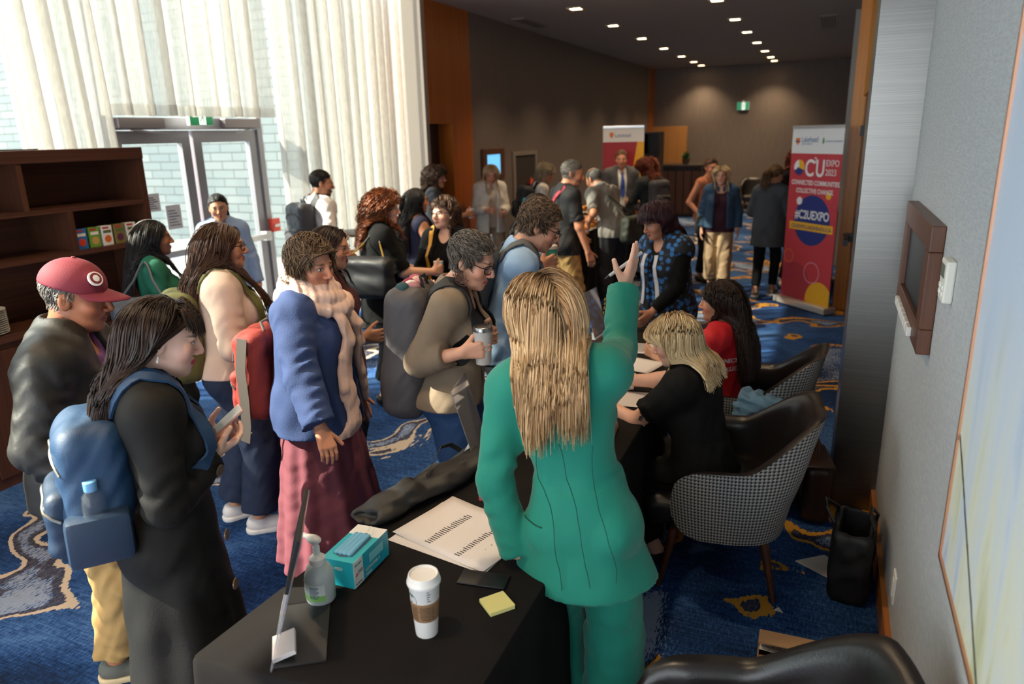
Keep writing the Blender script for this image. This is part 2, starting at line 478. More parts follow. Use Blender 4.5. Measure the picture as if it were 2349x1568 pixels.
class Person:
    def __init__(s, label, pos, yaw, h=1.66, sex='f', skin=('#c99a80', '#b06058', '#3a281c'), lean=0, side=0, twist=0, head=(0, 0, 0),
                 R=None, L=None, feet=None, seat=None, girth=1., near=2, stub=0., hs=1., bust=1., smile=0., knee=None, group=None, bodyfix=None):
        s.S = S = h / 1.7; s.near = near; s.g = girth; s.sex = sex; s.bust = bust
        s.root = thing('person', label, 'person', (pos[0], pos[1], 0), -math.radians(yaw), group)
        s.pos = pos; s.yaw = yaw
        ca, sa = math.cos(math.radians(yaw)), math.sin(math.radians(yaw))
        s.w2l = lambda p: np.array([(p[0] - pos[0]) * ca - (p[1] - pos[1]) * sa, (p[0] - pos[0]) * sa + (p[1] - pos[1]) * ca, p[2]])
        s.hb, s.hh, s.hn = {3: (.0085, .0034, .0042), 2: (.010, .0042, .005), 1: (.013, .006, .0065)}[near]
        hz = seat if seat is not None else .95 * S
        s.P = V3((0, 0, hz))
        s.Rp = rotm('Y', side * .5) @ rotm('X', -lean * .45)
        s.Rc = rotm('Z', -twist) @ rotm('Y', side) @ rotm('X', -lean)
        s.W = s.P + s.Rp @ V3((0, 0, .10 * S)); s.C = s.W + s.Rc @ V3((0, .005, .19 * S))
        sw = (.158 if sex == 'f' else .185) * S
        s.sh = {1: s.C + s.Rc @ V3((sw, -.012, .128 * S)), -1: s.C + s.Rc @ V3((-sw, -.012, .128 * S))}
        s.NB = s.C + s.Rc @ V3((0, -.012, .175 * S))
        s.Rh = rotm('Z', -(head[0] + twist)) @ rotm('Y', head[2]) @ rotm('X', -head[1])
        s.hs = hs * S * (.97 if sex == 'f' else 1.0)
        nd = unit(s.Rc @ V3((0, .15, 1)) + s.Rh @ V3((0, .25, 1)))
        s.HC = s.NB + nd * .085 * S + s.Rh @ V3((0, .022, .078)) * s.hs
        s.prims = []; s.fields = []
        A = s.prims.append; g = girth; Rp, Rc, Rh, P, W, C, NB = s.Rp, s.Rc, s.Rh, s.P, s.W, s.C, s.NB
        male = sex == 'm'
        A(('pelvis', 'e', P + Rp @ V3((0, -.005, -.03)) * S, V3((.165 if not male else .155, .118, .115)) * S * g, Rp, .05))
        for q in (1, -1): A(('pelvis', 'e', P + Rp @ V3((q * .075, -.052, -.055)) * S, V3((.085, .075, .085)) * S * g, Rp, .04))
        A(('belly', 'e', W + Rc @ V3((0, .008, .0)) * S, V3((.135 if not male else .145, .105, .14)) * S * g, Rc, .06))
        A(('chest', 'e', C, V3((.145 if not male else .165, .108, .17)) * S * (.5 + .5 * g), Rc, .06))
        A(('chest', 'c', s.sh[1] - Rc @ V3((.03, 0, 0)), s.sh[-1] + Rc @ V3((.03, 0, 0)), .062 * S, .062 * S, .05))
        A(('chest', 'c', NB, C + Rc @ V3((0, -.03, .09)) * S, .055 * S, .08 * S, .05))
        for q in (1, -1): A(('trap', 'c', NB + Rc @ V3((q * .02, -.01, .02)) * S, s.sh[q] + Rc @ V3((-q * .03, 0, .0)) * S, .042 * S, .05 * S, .05))
        if not male:
            for q in (1, -1): A(('chest', 'e', C + Rc @ V3((q * .068, .088, -.005)) * S, V3((.065, .06, .065)) * S * bust, Rc, .03))
        # arms
        s.arm = {}
        for q, hd in ((1, R), (-1, L)):
            hd = dict(hd or {}); tg = hd.get('t', (q * .27, .03, .80))
            tg = V3(tg) if not hd.get('w') else s.w2l(tg)
            if not hd.get('w') and not hd.get('abs'): tg = tg * S
            sh = s.sh[q]; l1, l2 = .285 * S, .25 * S
            v = tg - sh; d = np.linalg.norm(v); dm = (l1 + l2) * .995
            if d > dm: tg = sh + v * dm / d; v = tg - sh; d = dm
            v /= d; a = (l1 * l1 - l2 * l2 + d * d) / (2 * d); hgt = math.sqrt(max(l1 * l1 - a * a, 0))
            pole = V3(hd.get('e', (q * .5, -.7, -.6))); pole = pole - v * (pole @ v); pole = unit(pole)
            el = sh + v * a + pole * hgt
            fd = unit(tg - el); d_ = unit(hd.get('d', fd)) if 'd' in hd else fd
            n_ = V3(hd.get('n', (-q, 0, 0))); n_ = unit(n_ - d_ * (n_ @ d_)); 
            s.arm[q] = (sh, el, tg, d_, n_)
            A(('uarm%d' % q, 'c', sh, el, .050 * S * (.6 + .4 * g), .041 * S * (.6 + .4 * g), .035))
            A(('farm%d' % q, 'c', el, tg, .040 * S * (.7 + .3 * g), .0265 * S, .02))
            s.hand(q, tg, d_, n_, hd.get('curl', 25), hd.get('thumb', 0), hd.get('fing'))
        # legs
        feet = feet or {}; s.leg = {}
        for q in (1, -1):
            ft = feet.get(q, (q * .10, 0, 0, 0)); ak = V3((ft[0], ft[1], .085 + (ft[2] if len(ft) > 2 else 0))) * S; fy = ft[3] if len(ft) > 3 else q * 10
            hj = P + Rp @ V3((q * .088, 0, -.05)) * S; l1, l2 = .43 * S, .40 * S
            v = ak - hj; d = np.linalg.norm(v); dm = (l1 + l2) * .998
            if d > dm: d = dm
            v = unit(v); a = (l1 * l1 - l2 * l2 + d * d) / (2 * d); hgt = math.sqrt(max(l1 * l1 - a * a, 0))
            pole = V3((knee or {}).get(q, (q * .12, 1, .3 if seat is not None else 0))); pole = unit(pole - v * (pole @ v)); kn = hj + v * a + pole * hgt
            s.leg[q] = (hj, kn, ak, fy)
            A(('thigh%d' % q, 'c', hj, kn, .088 * S * g, .056 * S * (.5 + .5 * g), .05))
            A(('calf%d' % q, 'c', kn, ak, .055 * S * (.5 + .5 * g), .036 * S, .03))
            fd = rotm('Z', -fy) @ V3((0, 1, 0))
            A(('foot%d' % q, 'c', ak - V3((0, 0, .045 * S)) - fd * .025 * S, ak - V3((0, 0, .055 * S)) + fd * .135 * S, .034 * S, .026 * S, .03))
        # neck + head
        hp = lambda *v: s.HC + Rh @ (V3(v) * s.hs); k = s.hs
        A(('neck', 'c', NB - Rc @ V3((0, 0, .02)) * S, hp(0, -.022, -.06), (.056 if not male else .064) * S, (.050 if not male else .058) * k, .03))
        H = lambda *a: A(('head',) + a)
        H('e', hp(0, -.014, .035), V3((.075, .096, .084)) * k, Rh, .02)
        H('e', hp(0, .030, -.022), V3((.064, .064, .088)) * k, Rh, .03)
        H('e', hp(0, .042, -.082), V3((.046 if not male else .052, .046, .032)) * k, Rh, .03)
        H('e', hp(0, .076, -.100), V3((.020, .016, .015)) * k, Rh, .02)
        H('c', hp(-.03, .080, .022), hp(.03, .080, .022), .012 * k, .012 * k, .015)
        for q in (1, -1): H('e', hp(q * .042, .058, -.028), V3((.026, .026, .026)) * k, Rh, .02)
        for q in (1, -1): H('se', hp(q * .032, .106, .002), V3((.020, .018, .013)) * k, Rh, .014)
        for q in (1, -1): H('e', hp(q * .0315, .0765, .002), V3((.0135, .0125, .0115)) * k, Rh, .004)
        H('c', hp(0, .092, .012), hp(0, .113, -.028), .0075 * k, .0115 * k, .010)
        for q in (1, -1): H('e', hp(q * .0115, .101, -.034), V3((.0085, .010, .0075)) * k, Rh, .006)
        sm = smile
        for q in (1, -1):
            H('c', hp(0, .0945, -.0605), hp(q * (.020 + .006 * sm), .084 - .004 * sm, -.064 + .006 * sm), .0062 * k, .0045 * k, .005)
            H('c', hp(0, .0925, -.0715), hp(q * (.018 + .006 * sm), .084 - .004 * sm, -.067 + .005 * sm), .0070 * k, .0045 * k, .005)
            H('e', hp(q * .0765, -.012, -.008), V3((.010, .020, .031)) * k, Rh @ rotm('X', 12) @ rotm('Z', q * 22), .008)
            H('se', hp(q * .0885, -.005, -.003), V3((.008, .011, .018)) * k, Rh, .006)
        s.skin_m = skin_mat('skin', *skin, stub=stub)
        s.clothes = []
        s.build_body(bodyfix)

    def hand(s, q, W, d, n, curl, thumb, fing=None):
        S = s.S; sd = np.cross(d, n) * q; A = s.prims.append
        offs = (.030, .010, -.011, -.030); ln = (.070, .078, .072, .057)
        kb = []
        for i in range(4):
            b = W + d * (.088 - .004 * abs(i - 1.2)) * S + sd * offs[i] * S; kb.append(b)
            A(('hand%d' % q, 'c', W + sd * offs[i] * .55 * S + d * .006 * S, b, .0145 * S, .0115 * S, .012))
            cu = curl if not fing else fing[i]; p = b; a = 0
            for j, (fr, mu) in enumerate(((.45, .55), (.3, .75), (.25, .5))):
                a += math.radians(cu) * mu; dd = d * math.cos(a) + n * math.sin(a) + sd * offs[i] * 1.2
                e = p + unit(dd) * ln[i] * fr * S
                A(('hand%d' % q, 'c', p, e, (.0092 - .0010 * j) * S, (.0082 - .0010 * j) * S, .003)); p = e
        t0 = W + d * .022 * S + sd * .026 * S + n * .006 * S
        td = unit(d * (.75 - .3 * thumb) + sd * (.75 - .35 * thumb) + n * (.25 + .6 * thumb)); t1 = t0 + td * .046 * S
        t2 = t1 + unit(td + d * .5 + n * .2 * thumb) * .034 * S
        A(('hand%d' % q, 'c', t0, t1, .0155 * S, .0105 * S, .012)); A(('hand%d' % q, 'c', t1, t2, .0105 * S, .0085 * S, .004))
        s.grip = getattr(s, 'grip', {}); s.grip[q] = W + d * .085 * S + n * .035 * S

    def bbox(s, parts=None, pad=.05):
        lo = np.full(3, 9.); hi = -lo
        for p in s.prims:
            if parts and not any(p[0].startswith(x) for x in parts): continue
            if p[1][-1] == 'e': a, b, r = p[2], p[2], max(p[3])
            else: a, b, r = p[2], p[3], max(p[4], p[5])
            lo = np.minimum(lo, np.minimum(a, b) - r); hi = np.maximum(hi, np.maximum(a, b) + r)
        return lo - pad, hi + pad

    def addprims(s, F, parts, off=0., kk=1., cuts=(), only=None):
        for p in s.prims:
            if not any(p[0].startswith(x) for x in parts): continue
            if p[1] == 'e': F.ell(p[2], np.asarray(p[3]) + off, p[4], p[5] * kk, cuts=cuts)
            elif p[1] == 'se': F.ell(p[2], p[3], p[4], p[5], op='s')
            else: F.cone(p[2], p[3], p[4] + off, p[5] + off, p[6] * kk, cuts=cuts)

    def build_body(s, fix=None):
        lo, hi = s.bbox(pad=.03); fz = []
        a, b = s.bbox(('head',), .012); fz.append((a, b, s.hh))
        for q in (1, -1): a, b = s.bbox(('hand%d' % q,), .01); fz.append((a, b, s.hn))
        F = s.F = Field(lo, hi, s.hb, fz)
        s.addprims(F, ('pelvis', 'belly', 'chest', 'trap', 'uarm', 'thigh', 'calf', 'foot', 'farm'))
        s.addprims(F, ('neck',)); 
        G = Field(*s.bbox(('head',), .02), s.hh)
        for q in (1, -1): s.addprims(F, ('hand%d' % q,))
        s.addprims(F, ('head',))
        if fix: fix(s, F)
        V, Q = F.mesh()
        hp = ((V - s.HC) @ s.Rh) / s.hs
        s.body = npmesh('body', V, Q, s.skin_m, s.root, attrs={'hp': ('FLOAT_VECTOR', hp)})
        s.fields.append(F)

    def sdf(s, P):
        d = s.fields[0].at(P)
        for F in s.fields[1:]: d = np.minimum(d, F.at(P))
        return d
    def grad(s, P):
        e = .006; g = np.stack([s.sdf(P + np.eye(3)[i] * e) - s.sdf(P - np.eye(3)[i] * e) for i in range(3)], 1)
        return g / (np.linalg.norm(g, axis=1, keepdims=True) + 1e-9)

    # ---- garments
    def top(s, name, m, off=.012, sleeve=1.93, hem=.86, neck='crew', vdep=.02, open_=None, boxy=None, flare=None, amp=.003, freq=26, seed=1, sl_off=None,
            collar=None, label=None, pleat=None, res=1., cuff=0., extra=None, sleeveL=None, zt=None):
        S = s.S; C, Rc, NB, W, P = s.C, s.Rc, s.NB, s.W, s.P
        lo, hi = s.bbox(('pelvis', 'belly', 'chest', 'trap', 'uarm', 'farm'), off + .07)
        hz = hem * S; lo[2] = min(lo[2], hz - .02) if flare else max(lo[2], hz - .03)
        if flare: R = max(flare[:2]) + .08; lo[:2] = np.minimum(lo[:2], P[:2] - R); hi[:2] = np.maximum(hi[:2], P[:2] + R)
        F = Field(lo, hi, s.hb * res)
        s.addprims(F, ('pelvis', 'belly', 'chest', 'trap'), off, 1.2)
        if boxy:  # straight hanging body: (rx, ry) half widths
            top_ = C + Rc @ V3((0, .0, .06)) * S; bot = P + V3((0, .0, 0)); bot = V3((bot[0], bot[1], hz))
            F.econe(V3((top_[0], top_[1], top_[2])), bot, (.15 * S + off, .115 * S + off), boxy, .05, pl=pleat)
        if flare:
            w0 = V3((W[0], W[1], W[2])); h0 = V3((P[0] + flare[2], P[1] + flare[3], hz)) if len(flare) > 2 else V3((P[0], P[1], hz))
            F.econe(w0, h0, (.14 * S * s.g + off, .115 * S * s.g + off), flare[:2], .04, pl=pleat)
        so = sl_off if sl_off is not None else off
        for q in (1, -1):
            sv = sleeve if q == 1 or sleeveL is None else sleeveL
            sh, el, wr, d_, n_ = s.arm[q]; r1, r2 = .050 * S * (.6 + .4 * s.g), .041 * S * (.6 + .4 * s.g); r3 = .0265 * S
            if sv <= 0:
                F.cone(sh + unit(el - sh) * .0, sh + (el - sh) * .12, .03 * S, .02 * S, .03); continue
            t = min(sv, 1); e = sh + (el - sh) * t
            ct = [(e, el - sh)] if sv < 1 else []
            F.cone(sh, e, r1 + so, r1 + (r2 - r1) * t + so * 1.1, .045, cuts=ct, wr=(amp * 1.3, 95, seed, .85))
            if sv > 1:
                t = sv - 1; e2 = el + (wr - el) * t; rr = r2 + (r3 - r2) * t
                F.cone(el, e2, r2 - .001 + so * 1.1, rr + so * 1.15 + cuff, .02, cuts=[(e2, wr - el)], wr=(amp * 1.4, 110, seed + 2, .1))
        if extra: extra(s, F)
        s.ntop = getattr(s, 'ntop', 0) + 1
        for G in getattr(s, 'lower', []): F.merge(G, .001 + .008 * s.ntop)
        if amp: F.noise(amp, freq, seed)
        if hz > lo[2]: F.plane((0, 0, hz), (0, 0, -1))
        # neckline
        nf = Rc @ V3((0, 1, 0))
        if neck == 'crew': F.cone(NB + Rc @ V3((0, .012, .005)) * S, NB + Rc @ V3((0, .015, .12)) * S, .058 * S + vdep, .075 * S + vdep, .01, 's')
        elif neck == 'v':
            F.cone(NB + Rc @ V3((0, .005, .02)) * S, NB + Rc @ V3((0, .01, .12)) * S, .060 * S, .07 * S, .01, 's')
            F.cone(NB + Rc @ V3((0, .10, .0)) * S, C + Rc @ V3((0, .19, .10 - vdep)) * S, .062 * S, .02 * S, .01, 's')
        elif neck == 'scoop':
            F.ell(NB + Rc @ V3((0, .05, .02)) * S, V3((.10, .13, .08 + vdep)) * S, Rc, .01, 's')
        elif neck == 'straps':
            F.ell(NB + Rc @ V3((0, .0, .03)) * S, V3((.115, .2, .13 + vdep)) * S, Rc, .01, 's')
        if open_:  # (half width top, half width bottom): front opening
            wt, wb = open_[:2]; cen = C + Rc @ V3((0, .14, -.04)) * S; up = Rc @ V3((0, .0, .22)) * S
            F.cone(cen + up, V3((P[0], P[1], hz)) + Rc @ V3((0, .24, 0)) * S, wt, wb, .01, 's', squash=(Rc @ V3((0, 1, 0)), .32))
        V, Q = F.mesh()
        o = npmesh(name, V, Q, m, s.root, label=label); s.fields.append(F)
        if collar: s.collar(o, m if collar is True else collar)
        return o

    def collar(s, parent, m, hgt=.045, rad=.066, spread=.022, name='collar', gap=.6, drop=.012, stand=.02):
        S = s.S; A = []; n = 28; mb = MB(); R = s.Rc; rings = []
        for i in range(n + 1):
            a = gap * .5 + (2 * PI - gap) * i / n; x, y = math.sin(a), math.cos(a)
            front = max(0, y)
            c = s.NB + R @ V3((x * rad, y * (rad + .004) + .012, stand - .010 + -.035 * front)) * S
            o = R @ V3((x, y, 0))
            up = R @ V3((0, 0, 1))
            rings.append([c, c + (up * hgt * .7 - o * .006) * S, c + (up * hgt * .75 + o * .006) * S, c + (-up * (drop + .02 * front) + o * spread) * S, c + (-up * drop * .6 + o * (spread - .006)) * S])
        K = 5; vs = [p for r in rings for p in r]; fs = []
        for i in range(n):
            for k in range(K): fs.append((i * K + k, i * K + (k + 1) % K, (i + 1) * K + (k + 1) % K, (i + 1) * K + k))
        fs += [tuple(range(K)), tuple(n * K + k for k in range(K - 1, -1, -1))]
        mb.add(vs, fs); return mb.build(name, m, parent, True)

    def trousers(s, m, off=.012, loose=(.02, .02, .03), ankle=.06, amp=.004, seed=3, name='trousers', label=None, freq=22, waist=1.08):
        S = s.S; lo, hi = s.bbox(('pelvis', 'thigh', 'calf', 'belly'), off + max(loose) + .03); hi[2] = min(hi[2], s.W[2] + .05)
        F = Field(lo, hi, s.hb)
        s.addprims(F, ('pelvis', 'belly'), off, 1.)
        for q in (1, -1):
            hj, kn, ak, fy = s.leg[q]; g = s.g; e = kn + (ak - kn) * (1 - ankle / .4)
            F.cone(hj, kn, .088 * S * g + off, .056 * S * (.5 + .5 * g) + loose[0], .035, wr=(amp * 1.2, 60, seed + q, .9))
            F.cone(kn, e, .056 * S * (.5 + .5 * g) + loose[0], .036 * S + loose[2], .02, cuts=[(e, ak - kn)], wr=(amp * 1.5, 75, seed - q, .95))
        F.noise(amp, freq, seed); F.plane((0, 0, s.W[2] + .04), (0, 0, 1))
        V, Q = F.mesh(); o = npmesh(name, V, Q, m, s.root, label=label); s.fields.append(F); s.lower = [F]; return o

    def skirt(s, m, hem=.2, r1=(.3, .28), pl=(.06, 9, 0), off=.012, name='skirt', top=None, dx=0, dy=0, label=None, amp=.004, yaw=0.):
        S = s.S; P = s.P; t = s.W if top is None else V3((P[0], P[1], top * S)); R = max(r1) * 1.3
        F = Field((P[0] - R + min(dx, 0), P[1] - R + min(dy, 0), hem * S - .02), (P[0] + R + max(dx, 0), P[1] + R + max(dy, 0), t[2] + .06), s.hb)
        s.addprims(F, ('pelvis', 'belly'), off, 1.)
        F.econe(t, V3((P[0] + dx, P[1] + dy, hem * S)), (.15 * S * s.g, .125 * S * s.g), r1, .04, pl=pl, yaw=yaw)
        F.noise(amp, 18, 5); F.plane((0, 0, hem * S), (0, 0, -1)); F.plane((0, 0, t[2] + .03), (0, 0, 1))
        V, Q = F.mesh(); o = npmesh(name, V, Q, m, s.root, label=label); s.fields.append(F); s.lower = [F]; return o

    def shoes(s, m, sole=None, hi_=0., open_=False, name='shoe', label=None):
        S = s.S
        for q in (1, -1):
            hj, kn, ak, fy = s.leg[q]; fd = rotm('Z', -fy) @ V3((0, 1, 0)); sd = rotm('Z', -fy) @ V3((1, 0, 0)); z0 = ak[2] - .085 * S
            b = V3((ak[0], ak[1], z0))
            F = Field(b - V3((.22, .22, .02)), b + V3((.22, .22, .16 + hi_)), .006 if s.near > 1 else .008)
            R = np.stack([sd, fd, V3((0, 0, 1))], 1)
            F.cone(b - fd * .03 * S + V3((0, 0, .052)) * S, b + fd * .14 * S + V3((0, 0, .038)) * S, .044 * S, .036 * S, .02, squash=(V3((0, 0, 1)), 1.0))
            if not open_: F.cone(b + V3((0, 0, .055)) * S, b + V3((0, 0, .095 + hi_)) * S - fd * .012 * S, .045 * S, .041 * S, .02, cuts=[(b + V3((0, 0, .085 + hi_)) * S, (0, 0, 1))])
            else: F.ell(b + fd * .03 * S + V3((0, 0, .09)) * S, V3((.034, .085, .035)) * S, R, .01, 's')
            F.plane(b + V3((0, 0, .012)), (0, 0, -1))
            V, Q = F.mesh(); o = npmesh(name, V, Q, m, s.root, label=label); s.fields.append(F)
            if sole:
                G = Field(b - V3((.22, .22, .02)), b + V3((.22, .22, .08)), .006)
                G.cone(b - fd * .03 * S + V3((0, 0, .02)), b + fd * .14 * S + V3((0, 0, .02)), .050 * S, .043 * S, .0); G.plane(b + V3((0, 0, .001)), (0, 0, -1)); G.plane(b + V3((0, 0, .03)), (0, 0, 1))
                V, Q = G.mesh(); npmesh('sole', V, Q, sole, o)

    # ---- hair
    def hair(s, m, n=700, length=.3, r=.0022, part=.3, style='down', curl=0., cfreq=60., vol=.012, grav=.5, K=14, tie=None, tail=None, fringe=0., line=0., comb=(0, -1, 0), jit=.15, cap=.007, seed=1, back=.4, lenvar=.12, tucked=False, name='hair', bald=0., face=.064, fall=0., label=None, endcurl=0., nar=.088, front=.2, behind=.025):
        if style == 'short': K = min(K, 8)
        R = np.random.RandomState(seed); k = s.hs; c0 = V3((0, -.014, .035)); rr = V3((.075, .096, .084))
        nn = int(n * 2.6); i = np.arange(nn) + .5; ph = np.arccos(1 - 2 * i / nn); th = PI * (1 + 5 ** .5) * i
        u = np.stack([np.cos(th) * np.sin(ph), np.sin(th) * np.sin(ph), np.cos(ph)], 1) + R.normal(size=(nn, 3)) * .03
        u /= np.linalg.norm(u, axis=1, keepdims=True); q = c0 + rr * u
        y = q[:, 1]; hl = np.where(y > 0, .0 + (.078 + line) * np.clip(y / .07, 0, 1) ** .8, np.clip(y / .08, -1, 0) * .068)
        keep = q[:, 2] > hl - .004
        if bald: keep &= ~((q[:, 2] > .07) & (y > -.085 - bald * .0) & (np.abs(q[:, 0]) < .058))
        q, u, y = q[keep], u[keep], y[keep]; n = len(q)
        nl = u / rr; nl /= np.linalg.norm(nl, axis=1, keepdims=True)
        px = .075 * part; sx = np.sign(q[:, 0] - px + R.normal(size=n) * .004)
        if style == 'short':
            t0 = np.tile(V3(comb), (n, 1)) + R.normal(size=(n, 3)) * jit
            t0[:, 2] += np.where(q[:, 2] < .03, -1.2, 0)
        elif style == 'tie':
            t0 = V3(tie) - q
        else:
            t0 = np.stack([sx * .8, -np.full(n, back) - np.clip((y - .02) * 4, 0, .6) * back, -np.full(n, .45) + (q[:, 2] < .05) * -.6], 1) + R.normal(size=(n, 3)) * jit
        isf = np.zeros(n, bool); isfr = (y > -.01) & (R.rand(n) < front * 2)
        if fringe:
            isf = (y > .02) & (q[:, 2] > .07) & (np.abs(q[:, 0]) < .050)
            t0[isf] = np.stack([q[isf, 0] * 2.5 + sx[isf] * .12, np.full(isf.sum(), .95), np.full(isf.sum(), -.35)], 1) + R.normal(size=(isf.sum(), 3)) * .06
        t0 -= nl * (t0 * nl).sum(1, keepdims=True); t0 /= np.linalg.norm(t0, axis=1, keepdims=True) + 1e-9
        L = length * (1 - lenvar * R.rand(n)) * np.ones(n)
        if fringe: L[isf] = fringe * (1 - .15 * R.rand(isf.sum()))
        toL = lambda P: ((P - s.HC) @ s.Rh.astype(float)) / k
        toW = lambda Q: s.HC + (Q * k) @ s.Rh.T
        p = toW(q); v = t0 @ s.Rh.T; nw = nl @ s.Rh.T
        rank = np.clip((q[:, 2] + .05) / .16, 0, 1); off = cap * k + (vol * R.rand(n) ** 1.5 if style == 'short' else vol * (.12 + .6 * rank + .28 * R.rand(n) * (.3 + .7 * rank)))
        p = p + nw * (cap * k)
        if style != 'short': v = v * .9 + nw * (.25 * rank)[:, None]
        else: v = v + nw * (.25 + grav * 0)
        Pts = [p.copy()]; st = (L / (K - 1))[:, None]; G = V3((0, fall, -1)); travelled = np.zeros(n); done = np.zeros(n, bool)
        tw = toW(V3(tie)[None])[0] if tie is not None else None
        for j in range(K - 1):
            if style == 'tie':
                dv = tw - p; dist = np.linalg.norm(dv, axis=1, keepdims=True); v = unit_rows(v * .35 + dv / (dist + 1e-6)); step = np.minimum(st, dist * .9)
            else:
                gg = grav if style != 'short' else grav * .15
                v = unit_rows(v * (1 - gg * .6) + G * gg + R.normal(size=(n, 3)) * .03); step = st
            pn = p + v * step
            if style == 'short':
                for it in range(2):
                    d = s.sdf(pn); g = s.grad(pn); tg = cap * k + (off - cap * k) * min(1., (j + 1) / 3.); pn += g * np.clip(tg - d, -.02, .02)[:, None]
            else:
                for it in range(2):
                    d = s.sdf(pn); bad = d < off
                    if bad.any():
                        g = s.grad(pn[bad]); pn[bad] += g * np.minimum(off[bad] - d[bad], .03)[:, None]
                        if it == 0 and style != 'tie':
                            sh = np.zeros(n, bool); sh[bad] = g[:, 2] > .35
                            ql = toL(pn); sh &= ql[:, 2] < -.06
                            if sh.any(): pn[sh] += (s.Rc @ V3((0, 1, 0)))[None] * (np.where(isfr[sh], .6, -.6) * st[sh, 0])[:, None]
                ql = toL(pn); qc = (pn - s.NB) @ s.Rc; w = (ql[:, 2] < -.07) & (np.abs(qc[:, 0]) > nar * k * 1.05)
                if w.any() and style != 'tie': qc[w, 0] += (np.sign(qc[w, 0]) * nar * k * 1.05 - qc[w, 0]) * .35; pn[w] = s.NB + qc[w] @ s.Rc.T
                ql = toL(pn); lim = np.full(n, nar); w = (ql[:, 2] < .0) & (ql[:, 2] > -.12) & (np.abs(ql[:, 0]) > lim)
                if w.any() and style != 'tie': ql[w, 0] += (np.sign(ql[w, 0]) * lim[w] - ql[w, 0]) * .45; pn[w] = toW(ql[w])
            ql = toL(pn)
            if style == 'down':
                bh = (ql[:, 2] < .045) & (ql[:, 1] > behind) & (ql[:, 2] > -.13) & ~isf
                if bh.any(): ql[bh, 1] += (behind - ql[bh, 1]) * .5; pn[bh] = toW(ql[bh])
            inf = (ql[:, 1] > .035) & (np.abs(ql[:, 0]) < face) & (ql[:, 2] < .075) & (ql[:, 2] > -.15) & ~isf
            if inf.any() and style != 'tie':
                ql[inf, 0] = np.sign(ql[inf, 0] + 1e-6) * (face + .004 * R.rand(inf.sum())); ql[inf, 1] -= .006
                pn[inf] = toW(ql[inf])
            v = unit_rows(pn - p + 1e-7); p = pn; Pts.append(p.copy())
        P = np.stack(Pts, 1)
        if style == 'down':
            for _ in range(3): P[:, 1:-1] = P[:, 1:-1] * .5 + (P[:, :-2] + P[:, 2:]) * .25
        hc = R.rand(n)
        if curl: P = curlify(P, curl, cfreq, R)
        Vs, Qs, HC, HT = [], [], [], []; nv = 0
        def push(V, Q, a, b):
            nonlocal nv
            Vs.append(V); Qs.append(Q + nv); HC.append(a); HT.append(b); nv += len(V)
        tv = list(tubes(P, r * (.7 + .6 * R.rand(n)), hc=hc)); tv[3] = tv[3] + np.repeat((1 - rank) * 1.2, len(tv[3]) // n); push(*tv)
        if tail is not None:  # (length, count, spread, vol)
            tn = tail[1]; a = R.normal(size=(tn, 3)); a /= np.linalg.norm(a, axis=1, keepdims=True)
            p = tw + a * tail[2] * k; v = unit_rows((s.Rh @ V3((0, -1, .2)))[None] + a * .5); Pts = [p.copy()]; st = tail[0] * (1 - .25 * R.rand(tn))[:, None] / 12; of = .004 + tail[3] * R.rand(tn)
            for j in range(12):
                v = unit_rows(v * .75 + V3((0, fall, -1)) * .3 + R.normal(size=(tn, 3)) * .03); pn = p + v * st; d = s.sdf(pn); bad = d < of
                if bad.any(): pn[bad] += s.grad(pn[bad]) * np.minimum(of[bad] - d[bad], .03)[:, None]
                v = unit_rows(pn - p); p = pn; Pts.append(p.copy())
            P = np.stack(Pts, 1)
            if curl: P = curlify(P, curl, cfreq, R)
            push(*tubes(P, r * (.8 + .5 * R.rand(tn))))
        # scalp cap under the strands
        a, b = s.bbox(('head',), .03); F = Field(a, b, s.hh * 1.3)
        hpw = lambda *w: s.HC + s.Rh @ (V3(w) * k)
        F.ell(hpw(0, -.014, .035), (rr + cap) * k, s.Rh, .0)
        F.plane(hpw(0, .078, .073 + line), s.Rh @ V3((0, .67, -.742)))
        for sg in (1, -1): F.ell(hpw(sg * .075, .040, .0), V3((.04, .045, .055)) * k, s.Rh, .01, 's')
        if bald: F.ell(hpw(0, .0, .13), V3((.06, .11, .06)) * k, s.Rh, .01, 's')
        V, Q = F.mesh(); push(V, Q, np.full(len(V), .25), np.full(len(V), .0))
        return npmesh(name, np.concatenate(Vs), np.concatenate(Qs), m, s.root, attrs={'hc': ('FLOAT', np.concatenate(HC)), 'ht': ('FLOAT', np.concatenate(HT))}, label=label)

    # ---- worn bits
    def hl(s, *v): return s.HC + s.Rh @ (V3(v) * s.hs)
    def glasses(s, m, w=.028, hgt=.021, r=.0018, lens=None, name='glasses', z=.0, label=None):
        mb = MB(); R = s.Rh; k = s.hs
        for q in (1, -1):
            pts = []
            for i in range(25):
                a = 2 * PI * i / 24; ca, sa = math.cos(a), math.sin(a); e = .7
                x = q * .034 + w * np.sign(ca) * abs(ca) ** e; zz = z + hgt * np.sign(sa) * abs(sa) ** e
                pts.append(s.hl(x, .104 - 2.2 * (abs(x) - .01) ** 2 * 3, zz))
            mb.tube(pts, r * k, 6)
            mb.tube([s.hl(q * (.034 + w), .095, z + .008), s.hl(q * .079, .075, z + .008), s.hl(q * .082, .0, z + .01), s.hl(q * .08, -.025, z - .012)], r * k, 6)
        mb.tube([s.hl(-.008, .109, z + .004), s.hl(0, .113, z + .007), s.hl(.008, .109, z + .004)], r * k, 6)
        o = mb.build(name, m, s.root, True, label=label)
